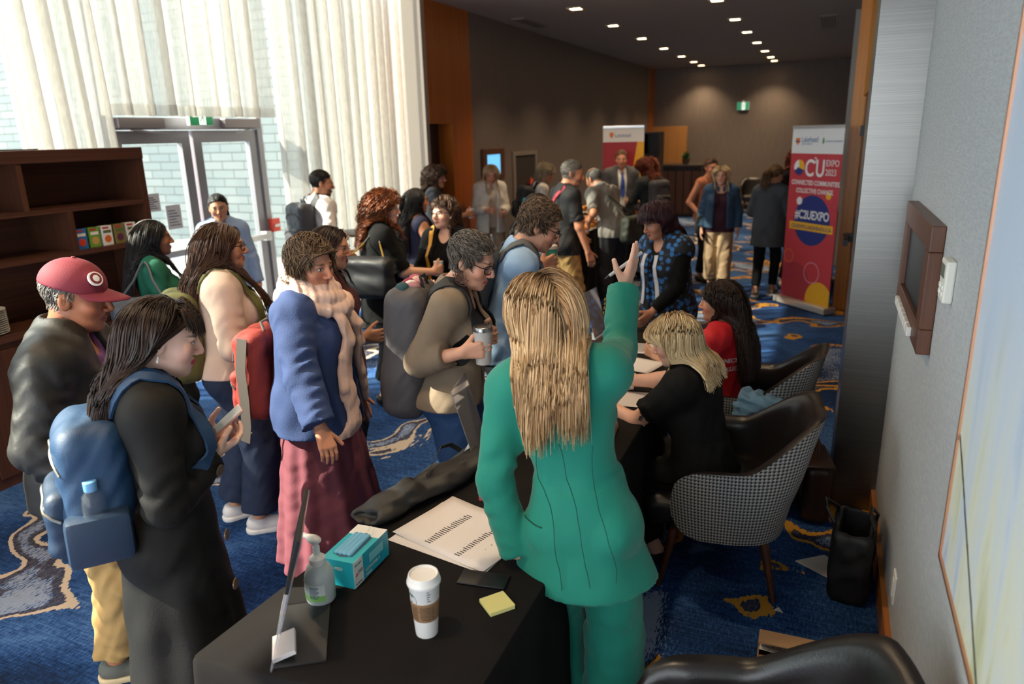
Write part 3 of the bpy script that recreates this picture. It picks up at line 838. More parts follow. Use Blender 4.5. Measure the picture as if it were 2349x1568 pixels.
        if lens:
            for q in (1, -1):
                mb = MB(); pts = []
                for i in range(20):
                    a = 2 * PI * i / 20; ca, sa = math.cos(a), math.sin(a); x = q * .034 + w * .95 * np.sign(ca) * abs(ca) ** .7
                    pts.append(s.hl(x, .104 - 6.6 * (abs(x) - .01) ** 2, z + hgt * .95 * np.sign(sa) * abs(sa) ** .7))
                b = [p + R @ V3((0, .0012, 0)) for p in pts]; nn = 20
                mb.add(pts + b, [tuple(range(nn)), tuple(range(2 * nn - 1, nn - 1, -1))] + [(i, (i + 1) % nn, nn + (i + 1) % nn, nn + i) for i in range(nn)])
                mb.build('lens', lens, o)
        return o
    def project(s, pts, off=.006):
        """push points onto the clothed surface; returns points, normals"""
        P = np.array(pts, float)
        for it in range(4):
            d = s.sdf(P); g = s.grad(P); mv = np.clip(off - d, -.012, .05); P = P + g * mv[:, None]
        return P, s.grad(P)
    def lw(s, p):
        """local point to world"""
        ca, sa = math.cos(math.radians(s.yaw)), math.sin(math.radians(s.yaw))
        return (s.pos[0] + p[0] * ca + p[1] * sa, s.pos[1] - p[0] * sa + p[1] * ca, p[2])

def unit_rows(v): return v / (np.linalg.norm(v, axis=1, keepdims=True) + 1e-9)
def curlify(P, amp, freq, R):
    n, K, _ = P.shape; K2 = K * 2
    t = np.linspace(0, K - 1, K2); i = np.minimum(t.astype(int), K - 2); f = (t - i)[None, :, None]
    P = P[:, i] * (1 - f) + P[:, i + 1] * f
    T = np.gradient(P, axis=1); s = np.cumsum(np.linalg.norm(T, axis=2), 1); T /= np.linalg.norm(T, axis=2, keepdims=True) + 1e-9
    U = np.cross(T, np.array([.3, .8, .5])); U /= np.linalg.norm(U, axis=2, keepdims=True) + 1e-9; W = np.cross(T, U)
    # neighbouring strands share a phase so locks form
    cell = np.floor(P[:, 0] / .022); ph = (np.sin(cell @ np.array([12.9, 78.2, 37.7])) * 43758.5) % 6.28 + R.rand(n) * .7
    a = amp * np.clip(s / .04, 0, 1) * (.7 + .6 * R.rand(n, 1)); w = s * freq + ph[:, None]
    return P + (U * np.cos(w)[..., None] + W * np.sin(w)[..., None]) * a[..., None]
# ------------------------------------------------------------------ setting
XR, XL, XG, YB, CEIL = .37, -4.53, -5.6, 20.2, 3.6
def struct(name, mb, m, smooth=False):
    o = mb.build(name, m, None, smooth); o['kind'] = 'structure'; return o

def carpet_mat():
    m, t, b, out = nt('carpet'); tc = N(t, 'ShaderNodeTexCoord'); g = tc.outputs['Object']
    sep = N(t, 'ShaderNodeSeparateXYZ', {0: g})
    big = N(t, 'ShaderNodeTexNoise', {'Vector': g, 'Scale': .9, 'Detail': 3., 'Distortion': .6}).outputs[0]
    st = N(t, 'ShaderNodeMapping', {'Vector': g, 'Scale': (3., 42., 1.), 'Rotation': (0, 0, .12)})
    streak = N(t, 'ShaderNodeTexNoise', {'Vector': st.outputs[0], 'Scale': 2.2, 'Detail': 5., 'Roughness': .7}).outputs[0]
    st2 = N(t, 'ShaderNodeMapping', {'Vector': g, 'Scale': (38., 9., 1.)})
    weave = N(t, 'ShaderNodeTexNoise', {'Vector': st2.outputs[0], 'Scale': 3., 'Detail': 3., 'Roughness': .8}).outputs[0]
    tone = mth(t, 'ADD', mth(t, 'MULTIPLY', streak, .5), mth(t, 'ADD', mth(t, 'MULTIPLY', big, .75), mth(t, 'MULTIPLY', mth(t, 'ADD', weave, -.15), .6)))
    c = ramp(t, tone, [(.62, '#141c30'), (.76, '#1b3157'), (.88, '#2b4c80'), (1., '#4a6ea2')])
    # blotches: cells of a warped field, with a ragged rim
    wob = N(t, 'ShaderNodeTexNoise', {'Vector': g, 'Scale': 1.15, 'Detail': 2., 'Distortion': 1.1})
    f = wob.outputs[0]; grain = N(t, 'ShaderNodeTexNoise', {'Vector': st2.outputs[0], 'Scale': 1.6, 'Detail': 2.}).outputs[0]
    f = mth(t, 'ADD', f, mth(t, 'MULTIPLY', mth(t, 'SUBTRACT', grain, .5), .05))
    msk = N(t, 'ShaderNodeTexNoise', {'Vector': g, 'Scale': .8, 'Detail': 1.}).outputs[0]
    on = mth(t, 'GREATER_THAN', mth(t, 'ADD', msk, mth(t, 'MULTIPLY', grain, .10)), .50)
    band = mth(t, 'MULTIPLY', mth(t, 'LESS_THAN', mth(t, 'ABSOLUTE', mth(t, 'SUBTRACT', f, .575)), .018), on)
    dark = mth(t, 'MULTIPLY', mth(t, 'LESS_THAN', mth(t, 'ABSOLUTE', mth(t, 'SUBTRACT', f, .612)), .022), on)
    pale = mth(t, 'MULTIPLY', mth(t, 'GREATER_THAN', mth(t, 'ADD', f, mth(t, 'MULTIPLY', mth(t, 'SUBTRACT', weave, .5), .6)), .635), .75)
    # gold rim fades to beige towards the windows: lighting difference put into the colour
    gx = N(t, 'ShaderNodeMapRange', {0: sep.outputs[0], 1: -2.2, 2: -1.2}).outputs[0]
    rim = mixc(t, gx, srgb('#b9ab9c'), srgb('#c08a34'))
    c = mixc(t, mth(t, 'MULTIPLY', pale, .8), c, srgb('#a3afc4'))
    c = mixc(t, mth(t, 'MULTIPLY', dark, .75), c, srgb('#3a3338'))
    c = mixc(t, band, c, rim)
    t.links.new(c, b.inputs['Base Color']); b.inputs['Roughness'].default_value = .95; b.inputs['Specular IOR Level'].default_value = .1
    bu = N(t, 'ShaderNodeBump', {'Strength': .4, 'Distance': .003, 'Height': weave}); t.links.new(bu.outputs[0], b.inputs['Normal'])
    return m
def wallpaper(name, c1, c2, scale, rough=.6):
    m, t, b, out = nt(name); tc = N(t, 'ShaderNodeTexCoord')
    mp = N(t, 'ShaderNodeMapping', {'Vector': tc.outputs['Object'], 'Scale': scale, 'Rotation': (.35, 0, 0)})
    no = N(t, 'ShaderNodeTexNoise', {'Vector': mp.outputs[0], 'Scale': 2.6, 'Detail': 4., 'Roughness': .65}).outputs[0]
    t.links.new(ramp(t, no, [(.35, c1), (.65, c2)]), b.inputs['Base Color']); b.inputs['Roughness'].default_value = rough
    bu = N(t, 'ShaderNodeBump', {'Strength': .25, 'Distance': .002, 'Height': no}); t.links.new(bu.outputs[0], b.inputs['Normal']); return m
m_grey = wallpaper('grey_wallpaper', '#a9acb0', '#bfc1c3', (20, 9, 60))
m_taupe = wallpaper('taupe_wallpaper', '#6b605a', '#7a6e67', (40, 40, 1.2), .7)
m_ceil = mat('ceiling_paint', '#9a928c', .85)
m_orange = wood('honey_wood', '#9a4f16', '#bf6c24', 'Z', 2.2, .35)
m_post = wood('post_wood', '#c07a2a', '#d8923e', 'Z', 2.2, .35)
m_walnut = wood('walnut', '#3a2018', '#5a3524', 'Y', 2.5, .42)
m_walnutv = wood('walnut_upright', '#3a2018', '#57331f', 'Z', 2.5, .42)
m_dark = wood('espresso', '#1b100c', '#2a1911', 'X', 2.5, .4)
m_steel = None
def steel():
    m, t, b, out = nt('brushed_steel'); tc = N(t, 'ShaderNodeTexCoord')
    mp = N(t, 'ShaderNodeMapping', {'Vector': tc.outputs['Object'], 'Scale': (.6, .6, 160)})
    no = N(t, 'ShaderNodeTexNoise', {'Vector': mp.outputs[0], 'Scale': 3., 'Detail': 4.}).outputs[0]
    t.links.new(ramp(t, no, [(.3, '#777674'), (.7, '#8a8884')]), b.inputs['Base Color'])
    b.inputs['Metallic'].default_value = 1.; b.inputs['Roughness'].default_value = .34; b.inputs['Anisotropic'].default_value = .6
    return m
m_steel = steel()
m_alu = mat('aluminium_frame', '#8d8a90', .4, .3)
m_white = mat('white_plastic', '#e4e2de', .4)
m_black = mat('black_plastic', '#0c0c0d', .4)

struct('floor', MB().box(-6.2, 1.2, -4, YB + .1, -.1, 0), carpet_mat())
struct('ceiling', MB().box(XL, 1.2, -4, YB + .1, CEIL, CEIL + .2), m_ceil)
struct('added_pocket', MB().box(XL - .02, XL, -4, 7.96, CEIL, 4.75).box(-5.9, XL, -4, 9.6, 4.75, 4.85).box(-5.9, -4.78, 9.5, 9.6, 0, 4.75), m_ceil)  # unseen raised pocket over tall glazing, added so sun reaches the right-hand carpet
struct('wall_right', MB().box(XR, XR + .2, -4, 4.3, 0, CEIL).box(XR - .05, XR + .3, 4.3, YB, 0, CEIL), m_grey)
struct('wall_back', MB().box(-6, 1.2, YB, YB + .2, 0, CEIL + .1), m_taupe)
mb = MB().box(-6, 1.2, -4.1, -4, 3.5, 4.75).box(-6, 1.2, -4.1, -4, 0, .25)
for x in (-5.6, -4.4, -3.2, -2., -.8, .4): mb.box(x - .04, x + .04, -4.1, -4., .25, 3.5)
struct('wall_front', mb, mat('front_wall_paint', '#b9b2aa', .8))
struct('wall_left', MB().box(XL - .25, XL, 9.2, 19.6, 0, CEIL + .2), m_taupe)
struct('wall_left_end', MB().box(XL - .25, XL - .0, 7.96, 8.04, 0, CEIL + .2), mat('pale_grey_paint', '#a79c94', .7))
# honey wood panel round the side doorway
mb = MB().box(XL - .25, XL + .005, 8.04, 9.2, 2.42, CEIL + .2).box(XL - .25, XL + .012, 8.04, 9.2, 2.2, 2.42).box(XL - .25, XL + .005, 8.62, 9.2, 0, 2.2)
struct('wall_left_panel', mb, m_orange)
struct('door_2', MB().box(XL - .24, XL - .2, 8.04, 8.62, 0, 2.2).box(XL - .2, XL - .14, 8.04, 8.2, 0, 2.2), mat('dark_door', '#3b2a22', .5))
struct('wall_left_corner', MB().box(XL - .25, XL + .02, 19.6, YB, 0, CEIL + .1), m_orange)
struct('baseboard_right', MB().box(XR - .022, XR, -4, 4.07, 0, .13), wood('baseboard_wood', '#9a5a22', '#b87434', 'Y', 2.))
struct('baseboard_back', MB().box(-4.3, .2, YB - .02, YB, 0, .12), m_dark)
struct('trim_2', MB().box(.143, .47, 4.07, 4.5, 0, CEIL), m_steel)
struct('trim_3', MB().box(.14, .36, 9.0, 9.12, 0, CEIL).box(.24, .36, 4.5, 9.0, 2.35, CEIL), m_post)
d3 = MB().box(.265, .31, 4.5, 9.0, 0, 2.35).build('door_3', wood('door_slats', '#6d3a1a', '#8c5228', 'Y', 2.6, .4, 9), None); d3['kind'] = 'structure'
MB().box(.17, .265, 7.62, 7.70, .98, 1.06).box(.15, .19, 7.30, 7.74, .99, 1.05).box(.235, .265, 7.55, 7.75, .8, 1.2).build('door_handle', m_black, d3)
MB().box(.225, .265, 8.1, 8.3, 1.95, 2.05).build('door_closer', m_black, d3)
struct('trim_4', MB().box(.12, .34, 12., 12.3, 0, CEIL), mat('pale_pilaster', '#a5a09a', .5))

# ---- glazed front and doors
mb = MB()
YG = [-3.9, -2.2, -.5, 1.2, 2.9, 4.42, 6.24, 7.9, 9.5]
for y in YG: mb.box(XG - .05, XG + .05, y - .035, y + .035, 0, 4.75)
for z in (.0, 4.66): mb.box(XG - .05, XG + .05, -4, 9.5, z, z + .09)

mb.box(XG - .06, XG + .06, 4.42, 6.24, 2.17, 2.27)
struct('window_frame', mb, m_alu)
def glass_mat():
    m, t, b, out = nt('window_glass'); t.nodes.remove(b)
    gl = N(t, 'ShaderNodeBsdfGlossy', {'Color': (1, 1, 1, 1), 'Roughness': .0}); tr = N(t, 'ShaderNodeBsdfTransparent', {'Color': (.93, .97, .95, 1)})
    lw = N(t, 'ShaderNodeLayerWeight', {'Blend': .5}); fc = mth(t, 'ADD', mth(t, 'MULTIPLY', mth(t, 'POWER', lw.outputs['Facing'], 5.), .8), .03); mx = N(t, 'ShaderNodeMixShader', {0: fc, 1: tr.outputs[0], 2: gl.outputs[0]})
    t.links.new(mx.outputs[0], out.inputs[0]); return m
m_glass = glass_mat()
for i, (a, b) in enumerate(list(zip(YG[:-1], YG[1:]))):
    if i == 5: continue
    struct('window_%d' % (i + 1), MB().box(XG - .008, XG + .008, a + .03, b - .03, .09, 4.66), m_glass)
struct('window_9', MB().box(XG - .008, XG + .008, 4.45, 6.21, 2.27, 4.66), m_glass)
def leaf(name, y0, y1, hinge):
    mb = MB().box(XG - .03, XG + .03, y0, y0 + .10, .01, 2.16).box(XG - .03, XG + .03, y1 - .10, y1, .01, 2.16).box(XG - .03, XG + .03, y0 + .1, y1 - .1, 2.05, 2.16).box(XG - .03, XG + .03, y0 + .1, y1 - .1, .01, .22)
    d = mb.build(name, m_alu); d['kind'] = 'structure'
    MB().box(XG - .008, XG + .008, y0 + .1, y1 - .1, .22, 2.05).build('door_glass', m_glass, d)
    MB().box(XG + .09, XG + .13, y0 + .03, y1 - .03, 1.04, 1.10, .01).box(XG + .03, XG + .12, y0 + .02, y0 + .10, 1.02, 1.12, .01).box(XG + .03, XG + .12, y1 - .10, y1 - .02, 1.02, 1.12, .01).build('push_bar', mat('push_bar_metal', '#c4c2c4', .35, .7), d)
    yc = y0 if hinge < 0 else y1
    MB().box(XG + .06, XG + .13, *( (yc + .02, yc + .5) if hinge < 0 else (yc - .5, yc - .02)), 2.18, 2.27, .008).tube([(XG + .10, yc - hinge * .15, 2.17), (XG + .2, yc - hinge * .45, 2.13)], .008).build('door_closer', mat('closer_metal', '#7d7476', .4, .5), d)
    return d
leaf('door_1', 4.47, 5.31, -1); leaf('door_4', 5.35, 6.19, 1)

# ---- curtains
def curtain_mat():
    m, t, b, out = nt('sheer_curtain'); t.nodes.remove(b)
    tc = N(t, 'ShaderNodeTexCoord'); mp = N(t, 'ShaderNodeMapping', {'Vector': tc.outputs['Object'], 'Scale': (1, 6, .4)})
    no = N(t, 'ShaderNodeTexNoise', {'Vector': mp.outputs[0], 'Scale': 30., 'Detail': 2.}).outputs[0]
    c = ramp(t, no, [(.3, '#cbc6c0'), (.7, '#dfdbd6')])
    df = N(t, 'ShaderNodeBsdfDiffuse', {'Color': c}); tl = N(t, 'ShaderNodeBsdfTranslucent', {'Color': c}); tr = N(t, 'ShaderNodeBsdfTransparent', {'Color': (1, .99, .97, 1)})
    m1 = N(t, 'ShaderNodeMixShader', {0: .5, 1: df.outputs[0], 2: tl.outputs[0]})
    m2 = N(t, 'ShaderNodeMixShader', {0: .34, 1: m1.outputs[0], 2: tr.outputs[0]})
    t.links.new(m2.outputs[0], out.inputs[0]); return m
m_sheer = curtain_mat()
def curtain(name, y0, y1, z0, z1, label, seed, x0=-5.17, amp=.075, hemh=.0, wl=.21, skew=0.):
    r = np.random.RandomState(seed); n = int((y1 - y0) / .012) + 1; ys = np.linspace(y0, y1, n); k = 14
    ph = 2 * PI * (ys - y0) / wl + 1.4 * np.sin(2.1 * ys + seed) + .9 * np.sin(4.7 * ys + 2 * seed)
    V = []
    for j in range(k + 1):
        u = j / k; z = z1 + (z0 - z1) * u
        a = amp * (.75 + .35 * u); xx = x0 + a * np.sin(ph + .25 * u * np.sin(3 * ys + seed)) + .3 * a * np.sin(2.3 * ph + 1) * (1 - .3 * u) + .03 * u * np.sin(1.7 * ys + seed)
        yy = ys + .05 * np.cos(ph) + skew * u
        V.append(np.stack([xx, yy, np.full(n, z)], 1))
    V = np.concatenate(V); i = np.arange(k)[:, None] * n + np.arange(n - 1)[None]
    Q = np.stack([i, i + 1, i + n + 1, i + n], -1).reshape(-1, 4)
    c = tag(npmesh(name, V, Q, m_sheer, None), label, 'curtain', 'sheer curtains on the window wall')
    if hemh:
        # doubled-over hem
        rows = V.reshape(k + 1, n, 3); bot = rows[-1].copy(); topr = bot.copy(); topr[:, 2] += hemh
        for sgn in (1,):
            W = np.concatenate([bot + [.006 * sgn, 0, -.0], topr + [.006 * sgn, 0, 0]]); i = np.arange(n - 1)
            npmesh('hem', W, np.stack([i, i + 1, i + n + 1, i + n], -1), m_sheer, c)
    return c
curtain('curtain', .7, 1.5, .03, 4.7, 'pale sheer floor-length curtain out past the near end of the dark bookshelf', 8)
curtain('curtain', 3.36, 4.12, .03, 4.7, 'pale sheer floor-length curtain bunched above the dark bookshelf', 1, wl=.17, amp=.085, skew=.12)
curtain('curtain', 4.16, 5.98, 2.27, 4.7, 'short sheer curtain whose hem hangs just above the glass doors', 2, hemh=.09, x0=-5.15, wl=.26)
curtain('curtain', 6.02, 8.75, .03, 4.7, 'long sheer floor-length curtain behind the man with the dark backpack', 3, wl=.22, amp=.085)

# ---- outdoors
def brick():
    m, t, b, out = nt('white_brick'); tc = N(t, 'ShaderNodeTexCoord')
    mp = N(t, 'ShaderNodeMapping', {'Vector': tc.outputs['Object'], 'Rotation': (PI / 2, 0, 0)})
    br = N(t, 'ShaderNodeTexBrick', {'Vector': mp.outputs[0], 'Color1': (*srgb('#666c6e'), 1), 'Color2': (*srgb('#566064'), 1), 'Mortar': (*srgb('#33393c'), 1), 'Scale': 1., 'Mortar Size': .010, 'Brick Width': .52, 'Row Height': .155})
    t.links.new(br.outputs[0], b.inputs['Base Color']); b.inputs['Roughness'].default_value = .6; return m
struct('wall_outside', MB().box(-19, -5.75, 10.6, 10.9, -.1, 9), brick())
struct('ground_outside', MB().box(-60, XG - .06, -30, 60, -.25, -.05), mat('paving', '#7c7a76', .9, var=.1, vscale=2.))
def leafy(name, c, r, seed, label):
    R = np.random.RandomState(seed); n = 900
    a = R.normal(size=(n, 3)); a /= np.linalg.norm(a, axis=1, keepdims=True); p = np.array(c) + a * np.array(r) * (.55 + .45 * R.rand(n, 1))
    u = R.normal(size=(n, 3)); u /= np.linalg.norm(u, axis=1, keepdims=True); w = np.cross(u, a); s = .32 + .3 * R.rand(n, 1)
    V = np.stack([p + u * s, p + w * s * .6, p - u * s, p - w * s * .6], 1).reshape(-1, 3); Q = np.arange(4 * n).reshape(-1, 4)
    o = thing(name, label, 'tree', (c[0], c[1], -.05))
    npmesh('foliage', V - np.array([c[0], c[1], -.05]), Q, mat('leaves', '#4d7a3a', .7), o, False)
    MB().tube([(0, 0, 0), (.1, 0, c[2] * .6), (0, .1, c[2])], [.18, .14, .06]).build('trunk', mat('bark', '#5a4636', .9), o, True)
leafy('tree', (-26, 12.5, 2.8), (3.2, 2.6, 2.6), 4, 'green tree outside, seen through the glass left of the sheer curtain')
wm = mat('white_metal', '#dcdcdc', .5)
def patio(x, y, rz, label):
    o = thing('patio_chair', label, 'chair', (x, y, -.05), rz, 'white chairs on the terrace outside')
    MB().box(-.22, .22, -.22, .22, .44, .47, .008).build('seat', wm, o); 
    MB().box(-.22, .22, .20, .23, .62, .86, .008).box(-.22, -.18, .2, .23, .44, .9).box(.18, .22, .2, .23, .44, .9).build('backrest', wm, o)
    for a, b in ((-1, -1), (1, -1), (-1, 1), (1, 1)): MB().box(a * .2 - .015, a * .2 + .015, b * .2 - .015, b * .2 + .015, 0, .44).build('leg', wm, o)
patio(-7.7, 7.0, .9, 'white patio chair outside the left glass door')
patio(-8.6, 8.3, -.6, 'white patio chair farther out beyond the glass doors by the brick wall')

# ---- lights in the ceiling
m_lamp = emit('lamp_glow', '#ffd9a0', 14.)
def downlight(x, y, label, power=75):
    o = thing('downlight', label, 'ceiling light', (x, y, CEIL), 0, 'recessed ceiling downlights')
    mb = MB()
    for a, b, c, d in ((-.10, .10, -.10, -.07), (-.10, .10, .07, .10), (-.10, -.07, -.07, .07), (.07, .10, -.07, .07)): mb.box(a, b, c, d, -.012, .0)
    mb.build('trim_ring', mat('lamp_trim', '#c8bdb0', .5), o)
    MB().box(-.07, .07, -.07, .07, -.006, -.001).build('lens', m_lamp, o)
    l = bpy.data.lights.new('lamp', 'SPOT'); l.energy = power; l.color = (1, .74, .45); l.spot_size = 1.9; l.spot_blend = .8; l.shadow_soft_size = .07
    lo = bpy.data.objects.new('lamp', l); lo.location = (0, 0, -.03); lo.parent = o; link(lo)
for y in (-1.5, .9, 3.3, 5.7):
    for x, nm in ((-3.23, 'window side'), (-1.5, 'wall side')): downlight(x, y, 'square downlight of the %s row %s' % (nm, {-1.5: 'behind the crowd', .9: 'over the near table end', 3.3: 'over the middle of the table', 5.7: 'just past the far table end'}[y]))
YD = [9.55, 11.3, 13.1, 14.9, 16.7, 18.2, 19.3]
for i, y in enumerate(YD):
    nth = ['nearest', 'second', 'third', 'fourth', 'fifth', 'sixth', 'farthest'][i]
    downlight(-3.23, y * 1.02, '%s square downlight of the row nearer the taupe left wall' % nth)
for i, y in enumerate([9.9, 11.7, 13.3, 15., 16.7, 18.2, 19.2]):
    nth = ['nearest', 'second', 'third', 'fourth', 'fifth', 'sixth', 'farthest'][i]
    downlight(-1.5, y * 1.02, '%s square downlight of the row nearer the orange wood post' % nth)
def vent(x, y, w, d, label):
    o = thing('ceiling_vent', label, 'air vent', (x, y, CEIL)); MB().box(-w, w, -d, d, -.01, 0).build('frame', m_ceil, o)
    mb = MB()
    for i in range(6): mb.box(-w * .85 + i * w * .3, -w * .85 + i * w * .3 + w * .1, -d * .9, d * .9, -.014, -.01)
    mb.build('slats', mat('vent_slats', '#5d5550', .8), o)
vent(-.24, 13.1, .12, .8, 'narrow slotted vent in the ceiling near the orange post')
vent(-4.2, 10.6, .1, .5, 'thin linear vent in the ceiling beside the taupe left wall')

# ---- sun and sky
w = bpy.data.worlds.new('sky'); SC.world = w; w.use_nodes = True
bg = w.node_tree.nodes['Background']; bg.inputs[0].default_value = (.86, .94, 1., 1); bg.inputs[1].default_value = 3.3
sl = bpy.data.lights.new('sun', 'SUN'); sl.energy = 12.; sl.color = (1, .9, .76); sl.angle = .009
so = bpy.data.objects.new('sun', sl); so.rotation_euler = Vector((1., .62, -.86)).to_track_quat('-Z', 'Y').to_euler(); so.location = (-20, -10, 20); link(so)

# ---- camera
cam = bpy.data.cameras.new('camera'); cam.sensor_width = 36; cam.lens = 1664 / 2349 * 36; cam.clip_start = .02
co = link(bpy.data.objects.new('camera', cam))
def cam_basis():
    cx, cy, f = 2349 / 2, 784., 1664.
    Y = V3((1918 - cx, -(289 - cy), f)); Y /= np.linalg.norm(Y)
    a = V3((1325 - cx, 0, f)); t = (a @ Y) / Y[1]; D = V3((a[0], -t, f)); D /= np.linalg.norm(D); U = -D
    X = np.cross(Y, U); X = X if X[0] > 0 else -X
    return np.array([X, Y, U])
B_ = cam_basis()
co.matrix_world = Matrix([[B_[i][0], B_[i][1], -B_[i][2], (0, 0, 2.05)[i]] for i in range(3)] + [[0, 0, 0, 1]])
SC.camera = co
cam.dof.use_dof = True; cam.dof.focus_distance = 2.7; cam.dof.aperture_fstop = 2.4
SC.view_settings.view_transform = 'Standard'; SC.view_settings.look = 'None'; SC.view_settings.gamma = 1; SC.view_settings.use_curve_mapping = False
SC.view_settings.exposure = 0.8
cy_ = SC.cycles; cy_.max_bounces = 8; cy_.diffuse_bounces = 4; cy_.glossy_bounces = 3; cy_.transmission_bounces = 6; cy_.transparent_max_bounces = 12; cy_.caustics_reflective = False; cy_.caustics_refractive = False
# ------------------------------------------------------------------ things in the hall
def ray(px, py):
    return B_ @ V3((px - 2349 / 2, -(py - 784), 1664.))
def onz(px, py, z):
    r = ray(px, py); t = (z - 2.05) / r[2]; return V3((r[0] * t, r[1] * t, z))
def onx(px, py, x):
    r = ray(px, py); t = x / r[0]; return V3((x, r[1] * t, 2.05 + r[2] * t))
def ony(px, py, y):
    r = ray(px, py); t = y / r[1]; return V3((r[0] * t, y, 2.05 + r[2] * t))
TZ = .762
# ---- registration table
m_cloth = mat('black_tablecloth', '#171414', .9, bump=.25, bscale=500, spec=.15)
def drape(name, corners, z, zb, m, parent, fold=.016, rnd_=.03, seed=2, flare=.03):
    pts = []; n = len(corners)
    for i in range(n):
        p0, p, p1 = (Vector(corners[(i + k) % n]) for k in (-1, 0, 1)); a = (p0 - p).normalized() * rnd_; b = (p1 - p).normalized() * rnd_
        for t in (0, .25, .5, .75, 1): pts.append(p + a * (1 - t) ** 2 + b * t ** 2)
        m_ = 60; L = (p1 - p).length
        for k in range(1, m_): pts.append(p + (p1 - p).normalized() * (rnd_ + (L - 2 * rnd_) * k / m_))
    c = sum(pts, Vector((0, 0))) / len(pts); N_ = len(pts); vs = []; fs = []
    nr = []
    for i in range(N_):
        t = (pts[(i + 1) % N_] - pts[i - 1]).normalized(); q = Vector((t.y, -t.x)); nr.append(q if q.dot(pts[i] - c) > 0 else -q)
    s = 0; ss = []
    for i in range(N_): ss.append(s); s += (pts[(i + 1) % N_] - pts[i]).length
    rows = [(z, -.012, 0), (z - .002, -.004, 0), (z - .012, .001, 0), (z - .05, .003, .15), (z - .2, .008, .5), (zb + (z - zb) * .4, .014, .8), (zb, .02, 1)]
    for zz, o, a in rows:
        for i in range(N_):
            w = fold * a * (math.sin(ss[i] * 17 + seed) + .6 * math.sin(ss[i] * 29 + 2 * seed) + .4 * math.sin(ss[i] * 7)) + a * flare
            p = pts[i] + nr[i] * (o + w); vs.append((p.x, p.y, zz))
    for j in range(len(rows) - 1):
        for i in range(N_): fs.append((j * N_ + i, j * N_ + (i + 1) % N_, (j + 1) * N_ + (i + 1) % N_, (j + 1) * N_ + i))
    fs.append(tuple(range(N_)))
    return MB().add(vs, fs).build(name, m, parent, True)
tb = thing('registration_table', 'long registration table under a black cloth, running away from the camera', 'table', (-1.03, 2.9, 0))
tc_ = drape('tablecloth', [(-.40, -1.785), (.36, -1.70), (.31, 1.9), (-.20, 1.9), ], TZ, .02, m_cloth, tb, flare=.008)
MB().box(-.34, .33, -1.7, 1.85, .70, .735).build('tabletop', m_dark, tb)
for y in (-1.4, 1.5): MB().tube([(-.22, y, .7), (-.22, y, .0)], .014).tube([(.22, y, .7), (.22, y, 0)], .014).build('leg', m_black, tb)

# ---- dark bookshelf with cereal boxes and plates
bs = thing('bookshelf', 'dark walnut bookshelf and sideboard standing in front of the window wall', 'bookshelf', (-4.78, 2.1, 0))
X0, X1, Y0, Y1 = -.22, .22, -2.4, 1.80
MB().box(X0, X1, Y0, Y1, 1.95, 2.03, .004).build('top_board', m_walnut, bs)
MB().box(X0, X1 - .01, Y1 - .04, Y1, .95, 1.95).build('side_panel', m_walnutv, bs); MB().box(X0, X1 - .01, Y0, Y0 + .04, .95, 1.95).build('side_panel', m_walnutv, bs)
MB().box(X0, X0 + .02, Y0, Y1, .95, 1.95).build('back_panel', m_walnut, bs)
for z in (1.635, 1.345): MB().box(X0 + .02, X1 - .01, Y0 + .04, Y1 - .04, z, z + .03).build('shelf', m_walnut, bs)
for y, a, b in ((.88, 1.665, 1.95), (1.16, 1.375, 1.635), (-.6, 1.665, 1.95), (-.3, 1.375, 1.635)): MB().box(X0 + .02, X1 - .012, y, y + .035, a, b).build('divider', m_walnutv, bs)
MB().box(X0, X1 + .02, Y0, Y1 + .01, .90, .95, .003).build('counter', m_walnut, bs)
MB().box(X0, X1 - .01, Y0, Y1, .0, .90).build('cabinet_body', m_walnutv, bs)
for i in range(6): y = Y0 + .03 + i * .69; MB().box(X1 - .008, X1 + .008, y, y + .66, .07, .86, .003).build('cabinet_door', m_walnutv, bs)
bx, by = -4.78, 2.1
cb = [('#2a6fb8', '#d2402c', 'blue cereal box with a red bowl picture, nearest the shelf divider'), ('#6f9a3a', '#c89a5a', 'green cereal box beside the blue one on the dark shelf'), ('#e4e0da', '#d2672a', 'white cereal box with an orange bowl on the dark shelf'), ('#7a6f3a', '#5a2a4a', 'dull green cereal box turned edge-on on the dark shelf'), ('#dcd8cc', '#a8683a', 'pale cereal box with a brown bowl, farthest along the dark shelf')]
for i, (c1, c2, lab) in enumerate(cb):
    y = 3.31 + i * .098; o = thing('cereal_box', lab, 'box', (-4.64, y, 1.375), 0, 'cereal boxes on the shelf')
    MB().box(-.025, .025, .006, .086, 0, .135, .002).build('carton', mat('carton_' + c1, c1, .5), o)
    MB().lathe([(.026, 0), (.026, .001)], n=20, M=Matrix.Translation((.0255, .046, .045)) @ Matrix.Rotation(PI / 2, 4, 'Y')).build('bowl_picture', mat('bowl_' + c2, c2, .5), o)
    MB().box(.0252, .0262, .012, .06, .115, .128).build('brand_stripe', mat('stripe_red', '#b03038', .5), o)
    MB().box(.0252, .0262, .016, .076, .085, .105).build('lettering_bar', mat('stripe_%s' % ('w' if i < 2 else 'g'), '#e8e4d8' if i < 2 else '#5a6a3a', .5), o)
m_plate = mat('white_plate', '#d9d4cd', .3, coat=.3)
